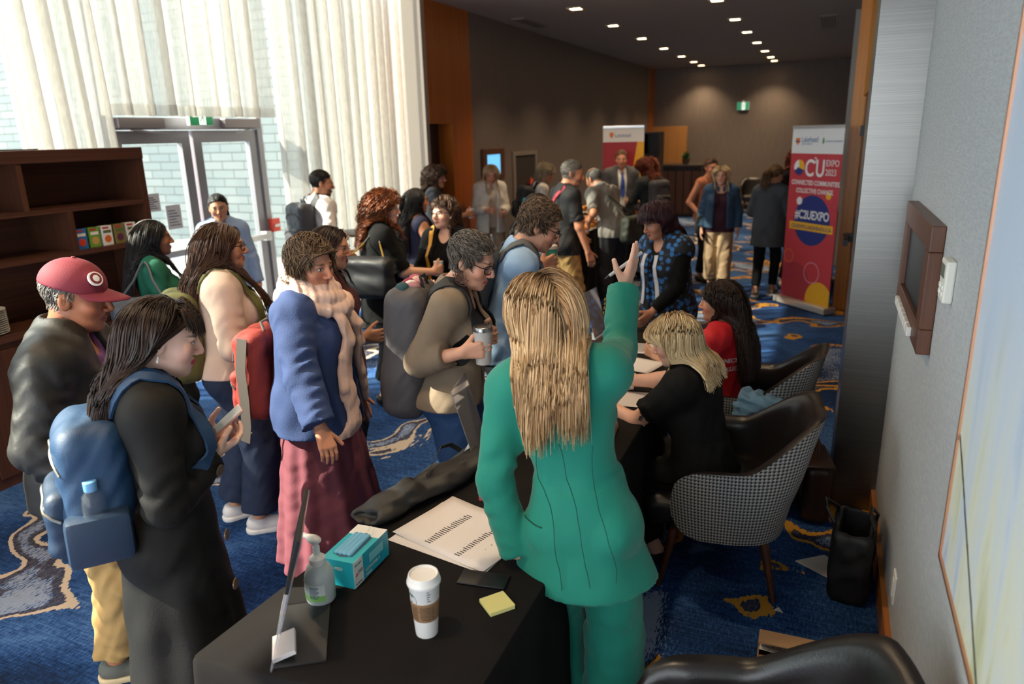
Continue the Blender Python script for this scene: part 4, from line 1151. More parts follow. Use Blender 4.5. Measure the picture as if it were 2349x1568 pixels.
for i in range(12):
    o = thing('plate', 'white plate, number %s from the bottom of the stack on the sideboard' % ['one', 'two', 'three', 'four', 'five', 'six', 'seven', 'eight', 'nine', 'ten', 'eleven', 'twelve'][i], 'plate', (-4.655, 2.66, .951 + i * .0128), 0, 'stacked plates on the sideboard')
    o['label'] = ('topmost white plate of the stack on the sideboard' if i == 11 else 'white plate inside the stack on the dark sideboard' if i else 'lowest white plate of the stack on the sideboard')
    MB().lathe([(.055, 0), (.06, .003), (.095, .009), (.115, .0118), (.1145, .0128), (.092, .011), (.055, .005)], n=40).build('dish', m_plate, o, True)
o = thing('wire_basket', 'small dark wire basket of blue sachets on the sideboard behind the maroon cap', 'basket', (-4.66, 3.25, .95))
MB().tube([(-.07, -.16, .1), (.09, -.16, .12), (.09, .16, .12), (-.07, .16, .1), (-.07, -.16, .1)], .004).tube([(-.06, -.15, .01), (.08, -.15, .01), (.08, .15, .01), (-.06, .15, .01), (-.06, -.15, .01)], .004).build('wire_frame', m_black, o)
MB().box(-.06, .08, -.15, .15, .01, .012).build('tray', m_black, o)
for i in range(5): MB().box(-.03, .06, -.13 + i * .055, -.10 + i * .055, .012, .13, .003, Matrix.Rotation(.2 * (i - 2) * .2, 4, 'X')).build('sachets', mat('sachet_blue', '#3a78b8' if i % 2 else '#d8d8dc', .5), o)
tag(MB().tube([(-4.62, 2.2, 2.034), (-4.66, 2.5, 2.034), (-4.62, 2.8, 2.034), (-4.7, 3.0, 2.034), (-4.64, 3.15, 2.034), (-4.66, 3.2, 2.034)], .004).build('cable', m_black), 'thin black cable lying on top of the dark bookshelf', 'cable')
# ---- exit sign over the doors, alarm pull station
o = thing('exit_sign', 'green running man exit sign hanging over the glass doors', 'sign', (-5.42, 5.32, 2.20))
def signboard(o, w, h, g):
    MB().box(-.02, .02, -w / 2, w / 2, 0, h, .004).build('housing', m_white, o)
    MB().box(.0205, .022, -w / 2 + .005, w / 2 - .005, .005, h - .005).build('green_panel', g, o)
    wp = emit('sign_white', '#f4fff8', .5); mb = MB(); M = frameM((.0222, 0, 0), (0, 1, 0), (0, 0, 1))
    mb.box(-.03, .05, .008, h - .012, 0, .0006, 0, M); mb.build('door_symbol', wp, o)
    gm = g; mb = MB()
    M = frameM((.0230, .012, 0), (0, 1, 0), (0, 0, 1))
    mb.lathe([(.009, 0), (.009, .0006)], (0.012, h * .82, 0), 14, M)
    for poly in ([(-.004, .105), (.014, .112), (.010, .07), (-.008, .07)], [(-.006, .074), (.008, .074), (-.012, .045), (-.032, .028), (-.036, .034), (-.020, .05)], [(.0, .074), (.011, .072), (.016, .05), (.010, .018), (.003, .018), (.007, .048)], [(.012, .11), (.016, .103), (.034, .088), (.03, .083)], [(-.004, .108), (-.024, .098), (-.03, .076), (-.024, .076), (-.018, .092)]):
        mb.prism([(x, y * h / .15) for x, y in poly], 0, .0006, M)
    mb.build('running_man', gm, o)
    MB().box(-.015, .015, -.02, .02, h, h + .04).build('mount', m_white, o)
signboard(o, .28, .165, emit('sign_green', '#0f7a4a', .25))
o = thing('exit_sign', 'small lit exit sign high on the far back wall', 'sign', (-2.22, YB - .03, 2.5), -PI / 2)
signboard(o, .3, .2, emit('sign_green_lit', '#2f8a6a', .4))
o = thing('alarm_pull', 'red alarm pull box on the window mullion right of the glass doors', 'alarm', (XG + .05, 6.27, 1.1))
MB().box(0, .06, -.06, .06, 0, .14, .006).build('housing', mat('alarm_red', '#d8402c', .4), o); MB().box(.06, .075, -.035, .035, .05, .08, .004).build('pull_bar', m_white, o)

# ---- right wall things
m_box = wood('frame_wood', '#4a2a1a', '#6b4028', 'Z', 2.5, .4)
o = thing('wall_tablet', 'wooden framed wall tablet above the light grey thermostat', 'screen', (XR, 3.27, 1.27))
def rect(mb, y0, y1, z0, z1, x0, x1, b=.004): return mb.box(x0, x1, y0, y1, z0, z1, b)
mb = MB(); rect(mb, -.47, .47, 0, .09, -.045, -.0); rect(mb, -.47, .47, .36, .45, -.045, -.0); rect(mb, -.47, -.36, .09, .36, -.045, -.0); rect(mb, .36, .47, .09, .36, -.045, -.0)
mb.build('frame', m_box, o)
MB().box(-.030, -.005, -.36, .36, .09, .36).build('screen', mat('screen_glass', '#0c0e11', .3, spec=.25), o)
mb = MB()
for i in range(7): mb.box(-.062, -.045, -.28 + i * .085, -.21 + i * .085, .015, .05, .003)
mb.build('clip_strip', m_white, o)
o = thing('thermostat', 'white wall thermostat beside the wooden framed tablet', 'thermostat', (XR, 2.55, 1.52))
MB().box(-.028, 0, -.055, .055, 0, .13, .006).build('housing', mat('ivory', '#dedbd0', .45), o)
MB().box(-.030, -.027, -.03, .04, .075, .115).build('display', mat('lcd', '#5b6258', .2), o)
mb = MB()
for i in range(4): mb.box(-.031, -.027, -.035 + (i % 2) * .05, -.01 + (i % 2) * .05, .02 + (i // 2) * .02, .033 + (i // 2) * .02, .001)
mb.build('buttons', m_white, o)
for y, z, lab in ((2.86, .24, 'white wall outlet low on the grey wall near the black tote bag'), (2.3, .24, 'white wall outlet low on the grey wall behind the near armchair')):
    o = thing('wall_outlet', lab, 'outlet', (XR, y, z)); MB().box(-.008, 0, -.04, .04, 0, .12, .003).build('plate', m_white, o); MB().box(-.011, -.007, -.017, .017, .025, .095, .002).build('socket', m_white, o)
# abstract painting
def art_mat():
    m, t, b, out = nt('abstract_paint'); tc = N(t, 'ShaderNodeTexCoord'); g = tc.outputs['Object']; sp = N(t, 'ShaderNodeSeparateXYZ', {0: g})
    mp = N(t, 'ShaderNodeMapping', {'Vector': g, 'Rotation': (.75, 0, 0), 'Scale': (1, 5, 1.1)})
    no = N(t, 'ShaderNodeTexNoise', {'Vector': mp.outputs[0], 'Scale': 1.4, 'Detail': 5., 'Distortion': .5}).outputs[0]
    c = ramp(t, no, [(.25, '#8fa2c4'), (.4, '#c9d2da'), (.52, '#d6d8c6'), (.64, '#b8bb92'), (.8, '#c2cbd6')])
    top = N(t, 'ShaderNodeMapRange', {0: sp.outputs[2], 1: .3, 2: .75}).outputs[0]
    c = mixc(t, top, c, srgb('#c3d0e2'))
    # dark slanting stroke
    wob = N(t, 'ShaderNodeTexNoise', {'Vector': g, 'Scale': 14., 'Detail': 3.}).outputs[0]
    ln = mth(t, 'ADD', mth(t, 'ADD', sp.outputs[2], mth(t, 'MULTIPLY', sp.outputs[1], -.62)), mth(t, 'MULTIPLY', wob, .02))
    d = mth(t, 'ABSOLUTE', mth(t, 'SUBTRACT', ln, -.11))
    c = mixc(t, mth(t, 'LESS_THAN', d, .008), c, srgb('#15161c'))
    t.links.new(c, b.inputs['Base Color']); b.inputs['Roughness'].default_value = .5; return m
o = thing('painting', 'large abstract painting with a dark slanting stroke in a thin copper frame', 'painting', (XR, 1.16, 1.0))
mb = MB(); y0, y1, z0, z1 = -.95, .74, 0, 1.35
for a in ((y0, y1, z0, z0 + .012), (y0, y1, z1 - .012, z1), (y0, y0 + .012, z0, z1), (y1 - .012, y1, z0, z1)): mb.box(-.04, -.002, *a)
mb.build('frame', mat('copper', '#d8a080', .3, .8), o); MB().box(-.034, -.004, y0 + .012, y1 - .012, z0 + .012, z1 - .012).build('canvas', art_mat(), o)

# ---- far left wall things
o = thing('wall_tablet', 'small dark framed wall screen glowing blue beyond the blonde woman in white', 'screen', (XL, 9.8, 1.42))
mb = MB(); rect(mb, -.36, .36, 0, .08, 0, .05); rect(mb, -.36, .36, .36, .44, 0, .05); rect(mb, -.36, -.24, .08, .36, 0, .05); rect(mb, .24, .36, .08, .36, 0, .05); mb.build('frame', m_box, o)
MB().box(.0, .03, -.24, .24, .08, .36).build('screen', emit('screen_blue', '#5fa6d8', .9), o)
o = thing('extinguisher_cabinet', 'glazed recess cabinet holding a red extinguisher on the taupe left wall', 'cabinet', (XL, 11.05, .95))
mb = MB(); rect(mb, -.5, .5, 0, .06, 0, .03); rect(mb, -.5, .5, .78, .84, 0, .03); rect(mb, -.5, -.42, .06, .78, 0, .03); rect(mb, .42, .5, .06, .78, 0, .03); mb.build('frame', mat('cab_frame', '#8c8078', .5), o)
MB().box(.001, .006, -.42, .42, .06, .78).build('back', mat('cab_inside', '#3b3532', .6), o)
MB().lathe([(.05, .07), (.055, .09), (.055, .33), (.03, .37), (.015, .42)], (.065, .12, 0), 18).build('extinguisher', mat('alarm_red', '#d8402c', .4), o, True)

# ---- retractable banners
m_bred = mat('banner_red', '#c23a44', .55); m_bnavy = mat('banner_navy', '#232f74', .55); m_byel = mat('banner_yellow', '#e8ac22', .55); m_bw = mat('banner_white', '#e6e4e4', .55)
m_bpink = mat('banner_pink', '#d58a9c', .55); m_bpur = mat('banner_purple', '#8a2f5c', .55); m_bor = mat('banner_orange', '#d9792e', .55); m_txt = mat('banner_grey', '#5a6f9a', .55); m_mar = mat('banner_maroon', '#a8343e', .55)
def disc(mb, cx, cz, r, M, z=.0008, n=40, r2=0, clip=None):
    p = []
    if r2:
        vs = [M @ Vector((cx + q * math.cos(2 * PI * i / n), cz + q * math.sin(2 * PI * i / n), z)) for i in range(n) for q in (r, r2)]
        mb.add(vs, [(2 * i, 2 * ((i + 1) % n), 2 * ((i + 1) % n) + 1, 2 * i + 1) for i in range(n)])
    else:
        for i in range(n):
            x, y = cx + r * math.cos(2 * PI * i / n), cz + r * math.sin(2 * PI * i / n)
            if clip: x = min(max(x, clip[0]), clip[1]); y = min(max(y, clip[2]), clip[3])
            p.append((x, y))
        mb.prism(p, 0, z, M)
    return mb
def stand(o, W, H):
    MB().box(-W / 2 - .03, W / 2 + .03, -.09, .09, .01, .085, .012).build('base', mat('banner_base', '#c9c2ba', .35, .5), o)
    MB().box(-W / 2, W / 2, -.012, .012, H - .02, H + .015, .004).build('top_rail', mat('rail_silver', '#cfcfd0', .3, .6), o)
    MB().tube([(0, .03, .05), (0, .03, H)], .012).build('support_pole', m_steel, o)
a = V3((-.445, 9.29)); b = V3((.089, 8.71)); c = (a + b) / 2; W = .80; H = 2.05
o = thing('banner', 'red C2U EXPO 2023 roll-up banner standing by the orange wood post', 'banner', (c[0], c[1], 0), math.atan2(b[1] - a[1], b[0] - a[0]))
stand(o, W, H)
MB().box(-W / 2, W / 2, -.001, .001, .08, H).build('panel', m_bred, o)
M = frameM((0, -.0014, 0), (1, 0, 0), (0, 0, 1))
MB().box(-W / 2, W / 2, H - .29, H - .02, 0, .0005, 0, M).build('white_header', m_bw, o)
mb = MB(); disc(mb, .02, 1.02, .285, M); mb.build('navy_disc', m_bnavy, o)
M2 = frameM((0, -.0026, 0), (1, 0, 0), (0, 0, 1)); M3 = frameM((0, -.0036, 0), (1, 0, 0), (0, 0, 1))
MB().box(-.34, .36, .90, .99, 0, .0006, 0, M2).build('yellow_strip', m_byel, o)
mb = MB(); disc(mb, .23, .13, .21, M, clip=(0, W / 2, .085, .5)); mb.build('yellow_disc', m_byel, o); mb = MB(); disc(mb, .25, 1.31, .04, M); mb.build('yellow_dot', m_byel, o)
mb = MB(); disc(mb, .09, .43, .125, M2, r2=.112); mb.build('pink_ring', m_bpink, o)
mb = MB(); disc(mb, -.2, 1.23, .045, M2); mb.build('white_disc', m_bw, o)
mb = MB(); disc(mb, -.18, .28, .24, M, .0004, clip=(-W / 2, W / 2, .085, 2)); mb.build('maroon_disc', m_mar, o)
mb = MB(); disc(mb, .35, 1.2, .05, M, r2=.044); disc(mb, -.31, .4, .085, M2, r2=.076); mb.build('purple_rings', m_bpur, o)
mb = MB(); disc(mb, -.31, .58, .08, M2, r2=.07); mb.build('orange_ring', m_bor, o)
T = lambda body, x, z, s, m, w=1., bold=0., sp=1., MM=M3: text_mesh('lettering', body, s, m, o, MM @ Matrix.Translation((x, z, 0)), 'LEFT', .0004, w, bold, sp)
T('Lakehead', -.245, 1.885, .085, mat('banner_blue_text', '#3a5a9a', .55), .82); T('UNIVERSITY', -.245, 1.855, .026, m_txt, 1.3)
T('CARLETON UNIVERSITY', .13, 1.885, .024, m_txt, 1.)
o.children[-1].data.name = 'lettering'
mb = MB(); mb.prism([(-.34, 1.93), (-.27, 1.93), (-.27, 1.885), (-.305, 1.85), (-.34, 1.885)], 0, .0006, M2); mb.build('shield_mark', m_bor, o)
MB().box(-.34, -.27, 1.885, 1.897, 0, .0006, 0, M3).build('shield_band', m_bnavy, o)
mb = MB(); mb.prism([(.09, 1.93), (.11, 1.93), (.115, 1.88), (.10, 1.86), (.085, 1.88)], 0, .0006, M2); mb.build('torch_mark', mat('banner_green', '#5a8a3a', .55), o)
T('C', -.155, 1.515, .26, m_bw, .82, .004); T('2', -.015, 1.66, .09, m_bw, .9, .001); T('U', .015, 1.515, .26, m_bw, .78, .004)
T('EXPO', .17, 1.63, .095, m_bw, .82); T('2023', .17, 1.53, .095, m_bw, .88)
mb = MB(); disc(mb, -.25, 1.605, .085, M, .0004); mb.build('logo_disc', m_bw, o)
mb = MB(); mb.prism([(-.25 + .085 * math.cos(t), 1.605 + .085 * math.sin(t)) for t in np.linspace(-.35, 1.7, 16)] + [(-.25, 1.6)], 0, .0006, M2); mb.build('logo_yellow', m_byel, o)
mb = MB(); mb.prism([(-.25 + .085 * math.cos(t), 1.605 + .085 * math.sin(t)) for t in np.linspace(-2.75, -.35, 16)] + [(-.24, 1.6)], 0, .0006, M2); disc(mb, -.262, 1.585, .022, M2); mb.build('logo_navy', m_bnavy, o)
T('CONNECTED COMMUNITIES.', -.355, 1.415, .072, m_bw, .80, .0012); T('COLLECTIVE CHANGE.', -.27, 1.325, .072, m_bw, .80, .0012)
T('#C2UEXPO', -.255, 1.035, .135, m_bw, .80, .003); T('C2UEXPO.LAKEHEADU.CA', -.30, .922, .058, m_bnavy, .92, .001)

o = thing('banner', 'red and yellow roll-up banner by the far wall behind the man in a suit', 'banner', (-2.93, 11.1, 0), .1)
stand(o, .62, 2.12); W, H = .62, 2.12
MB().box(-W / 2, W / 2, -.001, .001, .08, H).build('panel', mat('banner_crimson', '#a01f2c', .55), o)
MB().box(-W / 2, W / 2, H - .22, H - .02, 0, .0005, 0, M).build('white_header', m_bw, o)
mb = MB(); mb.prism([(.21, H - .22), (.31, H - .22), (.31, .7), (.03, .7)], 0, .0006, M); mb.build('yellow_band', m_byel, o)
mb = MB(); mb.prism([(.31, 1.35), (.31, .4), (-.12, .1), (-.05, .5)], 0, .0008, M2); mb.build('orange_band', m_bor, o)
T('Lakehead', -.13, H - .15, .075, mat('banner_blue_text', '#3a5a9a', .55), .85)
mb = MB(); mb.prism([(-.21, H - .08), (-.15, H - .08), (-.15, H - .13), (-.18, H - .17), (-.21, H - .13)], 0, .0006, M2); mb.build('shield_mark', m_bor, o)

# ---- back corner: bar, dark shelf, wood panel, far armchair
o = thing('bar_counter', 'dark wood bar counter standing before the far back wall', 'counter', (-3.45, 18.6, 0))
MB().box(-1.0, .55, -.45, .45, 0, 1.18).build('body', m_dark, o); MB().box(-1.05, .6, -.5, .5, 1.18, 1.25, .01).build('countertop', m_dark, o)
mb = MB()
for i in range(8): mb.box(-.95 + i * .19, -.8 + i * .19, -.47, -.45, .08, 1.1)
mb.build('front_slats', m_walnutv, o)
o = thing('shelf_unit', 'tall dark shelf unit beside the far red banner', 'shelf', (-3.05, 13.6, 0))
MB().box(-.17, -.15, -.2, .2, 0, 2.03).box(.15, .17, -.2, .2, 0, 2.03).build('side_panel', m_dark, o)
MB().box(-.15, .15, .18, .2, 0, 2.03).build('back_panel', m_dark, o)
for i in range(6): MB().box(-.15, .15, -.2, .18, .1 + i * .38, .13 + i * .38).build('shelf', m_dark, o)
o = thing('wood_screen', 'upright honey wood panel standing behind the dark bar counter', 'panel', (-3.95, 19.6, 0))
MB().box(-.45, .45, -.03, .03, 0, 2.15, .004).build('board', wood('pale_honey', '#b87a36', '#cf9450', 'Z', 2.), o); MB().box(-.45, .45, -.2, .2, 0, .03).build('foot', m_dark, o)
o = thing('potted_plant', 'small potted plant on the far dark bar counter', 'plant', (-3.3, 18.45, 1.25))
MB().lathe([(.07, 0), (.1, .12), (.09, .12), (.085, .1)], n=20).build('pot', mat('pot_grey', '#4a4038', .6), o, True)
mb = MB(); R_ = random.Random(3)
for i in range(40):
    a_, t_ = R_.random() * 6.28, R_.random() * 1.1; d_ = Vector((math.cos(a_) * math.sin(t_), math.sin(a_) * math.sin(t_), math.cos(t_)))
    p_ = Vector((0, 0, .1)); e_ = p_ + d_ * .2; s_ = d_.orthogonal().normalized() * .025; mb.add([p_, p_.lerp(e_, .5) + s_, e_, p_.lerp(e_, .5) - s_], [(0, 1, 2, 3)])
mb.build('leaves', mat('plant_leaf', '#3d5a2c', .6), o)
o = thing('console_cabinet', 'dark console cabinet with a grey machine behind the C2U banner', 'cabinet', (.02, 10.6, 0))
MB().box(-.2, .1, -.3, .3, 0, 1.0, .005).build('body', m_dark, o); MB().box(-.16, .06, -.25, .25, 1.0, 1.42, .02).build('machine', mat('grey_machine', '#5a5654', .5), o)

# ---- buffet with pastries
bf = thing('buffet_table', 'black draped buffet table carrying trays of pastries', 'table', (-2.95, 8.9, 0))
drape('tablecloth', [(-.38, -1.4), (.38, -1.4), (.38, 1.6), (-.38, 1.6)], .93, .02, m_cloth, bf, seed=5, flare=.01)
m_tray = mat('tray_white', '#cfcac2', .35)
pastry_m = [mat('pastry_%d' % i, c, .5, bump=.4, bscale=60) for i, c in enumerate(('#c87a22', '#e0982c', '#b0621c'))]
for k, (x, y, z) in enumerate(((-2.75, 7.85, .93), (-2.72, 8.35, .93), (-2.75, 8.85, .93), (-2.85, 8.6, 1.12), (-2.9, 9.6, .93))):
    o = thing('serving_tray', 'white tray of pastries on the buffet, %s' % ('nearest the man in khaki trousers', 'second from the man in khaki trousers', 'third from the man in khaki trousers', 'raised above the others on a riser', 'farthest along the black cloth')[k], 'tray', (x, y, z), 0, 'pastry trays on the buffet')
    MB().box(-.16, .16, -.2, .2, .0, .012, .004).box(-.16, .16, -.2, -.19, .012, .025).box(-.16, .16, .19, .2, .012, .025).build('dish', m_tray, o)
    if z > 1: MB().box(-.13, .13, -.16, .16, -.19, 0).build('riser', m_black, o)
    for i in range(6):
        p = thing('pastry', 'golden pastry lying on a white buffet tray', 'pastry', (x - .09 + .18 * (i % 2), y - .13 + .13 * (i // 2), z + .012), R_.random() * 3, 'pastries on the buffet trays')
        p['label'] = 'golden %s pastry on the white tray %s' % (('curled', 'round')[i % 2], ('nearest the man in khaki trousers', 'second from the man in khaki trousers', 'third from the man in khaki trousers', 'raised on the black riser', 'farthest along the buffet')[k])
        F = Field((-.08, -.08, -.01), (.08, .08, .08), .006)
        for q in range(7):
            t = (q - 3) / 3; F.ell((.05 * t, .025 * (t * t - .4) * (1 if i % 2 == 0 else .3), .025), V3((.014 + .012 * (1 - t * t), .026 + .008 * (1 - t * t), .024 + .008 * (1 - t * t))), None, .008)
        F.plane((0, 0, .0), (0, 0, -1)); V, Q = F.mesh(); npmesh('crust', V, Q, pastry_m[(i + k) % 3], p)

# ---- houndstooth armchairs
def houndstooth():
    m, t, b, out = nt('houndstooth'); at = N(t, 'ShaderNodeAttribute', attribute_name='fab'); sp = N(t, 'ShaderNodeSeparateXYZ', {0: at.outputs['Vector']})
    u = mth(t, 'FRACT', mth(t, 'MULTIPLY', sp.outputs[0], 62.)); v = mth(t, 'FRACT', mth(t, 'MULTIPLY', sp.outputs[1], 62.))
    a = mth(t, 'LESS_THAN', u, .5); b_ = mth(t, 'LESS_THAN', v, .5); dg = mth(t, 'LESS_THAN', mth(t, 'FRACT', mth(t, 'MULTIPLY', mth(t, 'ADD', u, v), 2.)), .5)
    both = mth(t, 'MULTIPLY', a, b_); none = mth(t, 'MULTIPLY', mth(t, 'SUBTRACT', 1., a), mth(t, 'SUBTRACT', 1., b_)); mixd = mth(t, 'SUBTRACT', mth(t, 'SUBTRACT', 1., both), none)
    f = mth(t, 'ADD', both, mth(t, 'MULTIPLY', mixd, dg))
    t.links.new(mixc(t, f, srgb('#a09f9e'), srgb('#1c1c1e')), b.inputs['Base Color']); b.inputs['Roughness'].default_value = .85; return m
m_hound = houndstooth(); m_leather = mat('black_leather', '#191515', .34, bump=.12, bscale=150, var=.15)
m_leg = wood('chair_leg_wood', '#3a1e12', '#54301c', 'Z', 2.5, .4)
def armchair(label, x, y, rz):
    """faces local -y"""
    o = thing('armchair', label, 'chair', (x, y, 0), rz, 'houndstooth and leather armchairs')
    nt_, A = 64, math.radians(128); outer = []; inner = []; fo = []
    for i in range(nt_ + 1):
        th = -A + 2 * A * i / nt_; u = abs(th) / A; e = 2.7
        sx, cy = math.sin(th), math.cos(th); k = (abs(sx) ** e + abs(cy) ** e) ** (-1 / e)
        back = max(0., min(1., (math.radians(75) - abs(th)) / math.radians(48))); back = back * back * (3 - 2 * back)
        h = .625 + .225 * back + .02 * math.sin(u * PI) ; endf = max(0., (u - .80) / .20); drop = 1 - math.sqrt(max(0, 1 - endf ** 2.2))
        zt = h - drop * .17; zb = .285 + drop * .10
        ro = []; ri = []
        for j in range(13):
            v = j / 12; z = zb + (zt - zb) * v; fl = .86 + .14 * math.sin(min(1, (z - .28) / .36) * PI / 2); rec = .09 * back * max(0, (z - .42) / .43) ** 1.2
            X, Y = .355 * sx * k * fl, .335 * cy * k * fl + rec; ro.append((X, Y, z)); fo.append((th * .36, z, 0))
        for j in range(13):
            v = j / 12; z = zt - .0 - (zt - .40) * v if zt > .40 else zt; th_ = .058 * (1 - .75 * endf) * min(1, .35 + v * 5) ; fl = .86 + .14 * math.sin(min(1, max(0, (z - .28) / .36)) * PI / 2); rec = .09 * back * max(0, (z - .42) / .43) ** 1.2
            z2 = z + .014 * math.sin(min(1, v * 6) * PI) if j < 3 else z
            X, Y = (.355 * k * fl - th_) * sx, (.335 * k * fl - th_) * cy + rec; ri.append((X, Y, z2))
        outer.append(ro); inner.append(ri)
    def grid(g): 
        n = len(g[0]); V = np.array(g).reshape(-1, 3); i = np.arange(len(g) - 1)[:, None] * n + np.arange(n - 1)[None]
        return V, np.stack([i, i + n, i + n + 1, i + 1], -1).reshape(-1, 4)
    V, Q = grid(outer); sh = npmesh('shell', V, Q, m_hound, o, attrs={'fab': ('FLOAT_VECTOR', fo)})
    rim = [[a[-1]] + b for a, b in zip(outer, inner)]
    V, Q = grid(rim); npmesh('upholstery', V, Q, m_leather, o)
    # arm fronts
    mb = MB()
    for g in (0, nt_):
        ring = outer[g] + inner[g]; c_ = tuple(sum(q[i] for q in ring) / len(ring) for i in range(3)); b0 = len(mb.v)
        mb.add(ring + [c_], [(i, (i + 1) % len(ring), len(ring)) for i in range(len(ring))])
    mb.build('arm_front', m_leather, o, True)
    mb = MB(); mb.lathe([(.01, .27), (.22, .275), (.25, .30), (.25, .32)], n=40, M=Matrix.Diagonal((1.03, .98, 1, 1))); mb.build('base_pan', m_leather, o, True)
    F = Field((-.4, -.42, .28), (.4, .35, .52), .014); F.box((0, -.065, .38), (.265, .285, .075), None, .06); F.ell((0, -.05, .45), (.22, .24, .03), None, .05)
    V, Q = F.mesh(); npmesh('seat', V, Q, m_leather, o)
    for sx_, sy_ in ((1, 1), (-1, 1), (1, -1), (-1, -1)):
        MB().tube([(sx_ * .20, sy_ * .19, .30), (sx_ * .26, sy_ * .255, .0)], [.024, .012], 14).build('leg', m_leg, o, True)
    return o
armchair('houndstooth armchair behind the woman with the blonde bob', -.36, 3.26, -PI / 2 + .12)
armchair('houndstooth armchair with a denim jacket slung over its arm', -.36, 4.22, -PI / 2 - .12)
armchair('black leather armchair at the near right corner in front of the cardboard box', -.11, 1.43, -PI / 2 + .25)
armchair('dark armchair alone by the far back wall', -1.75, 19.4, .1)

# ---- floor things at right
m_card = mat('cardboard', '#a07e5c', .8, var=.08, vscale=12.)
o = thing('cardboard_box', 'opened brown cardboard box with printed white tape on the carpet', 'box', (.1, 2.42, 0), .03)
MB().box(-.20, .20, -.2, .13, 0, .005).box(-.20, .20, -.2, -.195, 0, .2).box(-.20, .20, .125, .13, 0, .2).box(-.20, -.195, -.2, .13, 0, .2).box(.195, .20, -.2, .13, 0, .2).build('carton', m_card, o)
MB().box(-.198, .198, 0, .18, 0, .004, 0, Matrix.Translation((0, .13, .2)) @ Matrix.Rotation(math.radians(158), 4, 'X')).build('flap', m_card, o)
MB().box(-.198, .198, 0, .19, 0, .004, 0, Matrix.Translation((0, -.2, .2)) @ Matrix.Rotation(math.radians(-3), 4, 'X')).build('flap', m_card, o)
MB().box(-.198, .198, .04, .09, .001, .003, 0, Matrix.Translation((0, -.05, .206)) @ Matrix.Rotation(-.06, 4, 'Z')).build('tape', m_white, o)
text_mesh('lettering', 'impactpromos.ca', .022, mat('ink_navy', '#20264a', .6), o, Matrix.Translation((-.06, .02, .2094)) @ Matrix.Rotation(PI - .06, 4, 'Z'), 'LEFT', .0003)
text_mesh('lettering', 'IMPACT', .042, mat('ink_navy', '#20264a', .6), o, Matrix.Translation((.19, .012, .2094)) @ Matrix.Rotation(PI - .06, 4, 'Z'), 'LEFT', .0003)
MB().box(.06, .17, -.19, -.06, .2085, .2095).build('shipping_label', m_white, o); MB().box(.09, .13, -.17, -.13, .2096, .2102).build('red_sticker', mat('alarm_red', '#d8402c', .4), o)
# tote bag
m_tote = mat('black_nylon', '#0f0e10', .6, bump=.3, bscale=90)
o = thing('tote_bag', 'open black tote bag standing on the carpet against the baseboard', 'bag', (.235, 3.27, 0), -.12)
F = Field((-.14, -.2, -.02), (.14, .2, .40), .008); F.box((0, 0, .17), (.085, .15, .17), None, .03); F.noise(.008, 20, 3); F.box((0, 0, .30), (.06, .125, .14), None, .02, 0, 's'); F.plane((0, 0, .002), (0, 0, -1))
V, Q = F.mesh(); npmesh('bag_body', V, Q, m_tote, o)
for sx_ in (-.075, .075):
    pts = [(sx_, -.08, .30), (sx_ * 1.1, -.085, .36), (sx_ * 1.2 - .03, -.05, .405), (sx_ * 1.3 - .04, .03, .41), (sx_ * 1.1, .08, .36), (sx_, .085, .30)]
    MB().tube(pts, .008, 8).build('handle', mat('black_leather', '#191515', .34), o, True)
MB().box(-.09, -.086, -.06, .06, .14, .26, .002).build('pocket', m_tote, o)
# satchel
m_br = mat('brown_leather', '#2e1a12', .42, bump=.3, bscale=60)
o = thing('satchel', 'brown leather satchel on the carpet at the foot of the steel column', 'bag', (.055, 3.93, 0), .2)
F = Field((-.12, -.2, -.02), (.12, .2, .42), .008); F.box((0, 0, .17), (.075, .14, .17), None, .05); F.noise(.007, 18, 6); F.plane((0, 0, .002), (0, 0, -1)); V, Q = F.mesh(); npmesh('bag_body', V, Q, m_br, o)
MB().box(-.09, .07, -.15, .15, .33, .355, .01).box(-.098, -.085, -.15, .15, .18, .35, .006).build('flap', m_br, o, True)
MB().tube([(0, -.07, .35), (0, -.06, .42), (0, 0, .44), (0, .06, .42), (0, .07, .35)], .010).build('handle', m_br, o, True)
for y in (-.08, .08): MB().box(-.104, -.098, y - .012, y + .012, .17, .26).build('buckle_strap', m_br, o)
tag(MB().prism([(-.10, -.015), (.05, -.11), (.09, .03), (.03, .09)], .001, .006, Matrix.Translation((.1, 3.42, 0))).build('paper_napkin', mat('paper_white', '#cfc8c0', .8)), 'folded white paper napkin on the carpet beside the black tote bag', 'napkin')
tag(MB().prism([(-.02, -.01), (.02, -.015), (.0, .02)], .001, .003, Matrix.Translation((-.05, 2.98, 0))).build('paper_scrap', mat('paper_white', '#cfc8c0', .8)), 'tiny white paper scrap on the carpet between armchair and cardboard box', 'scrap')

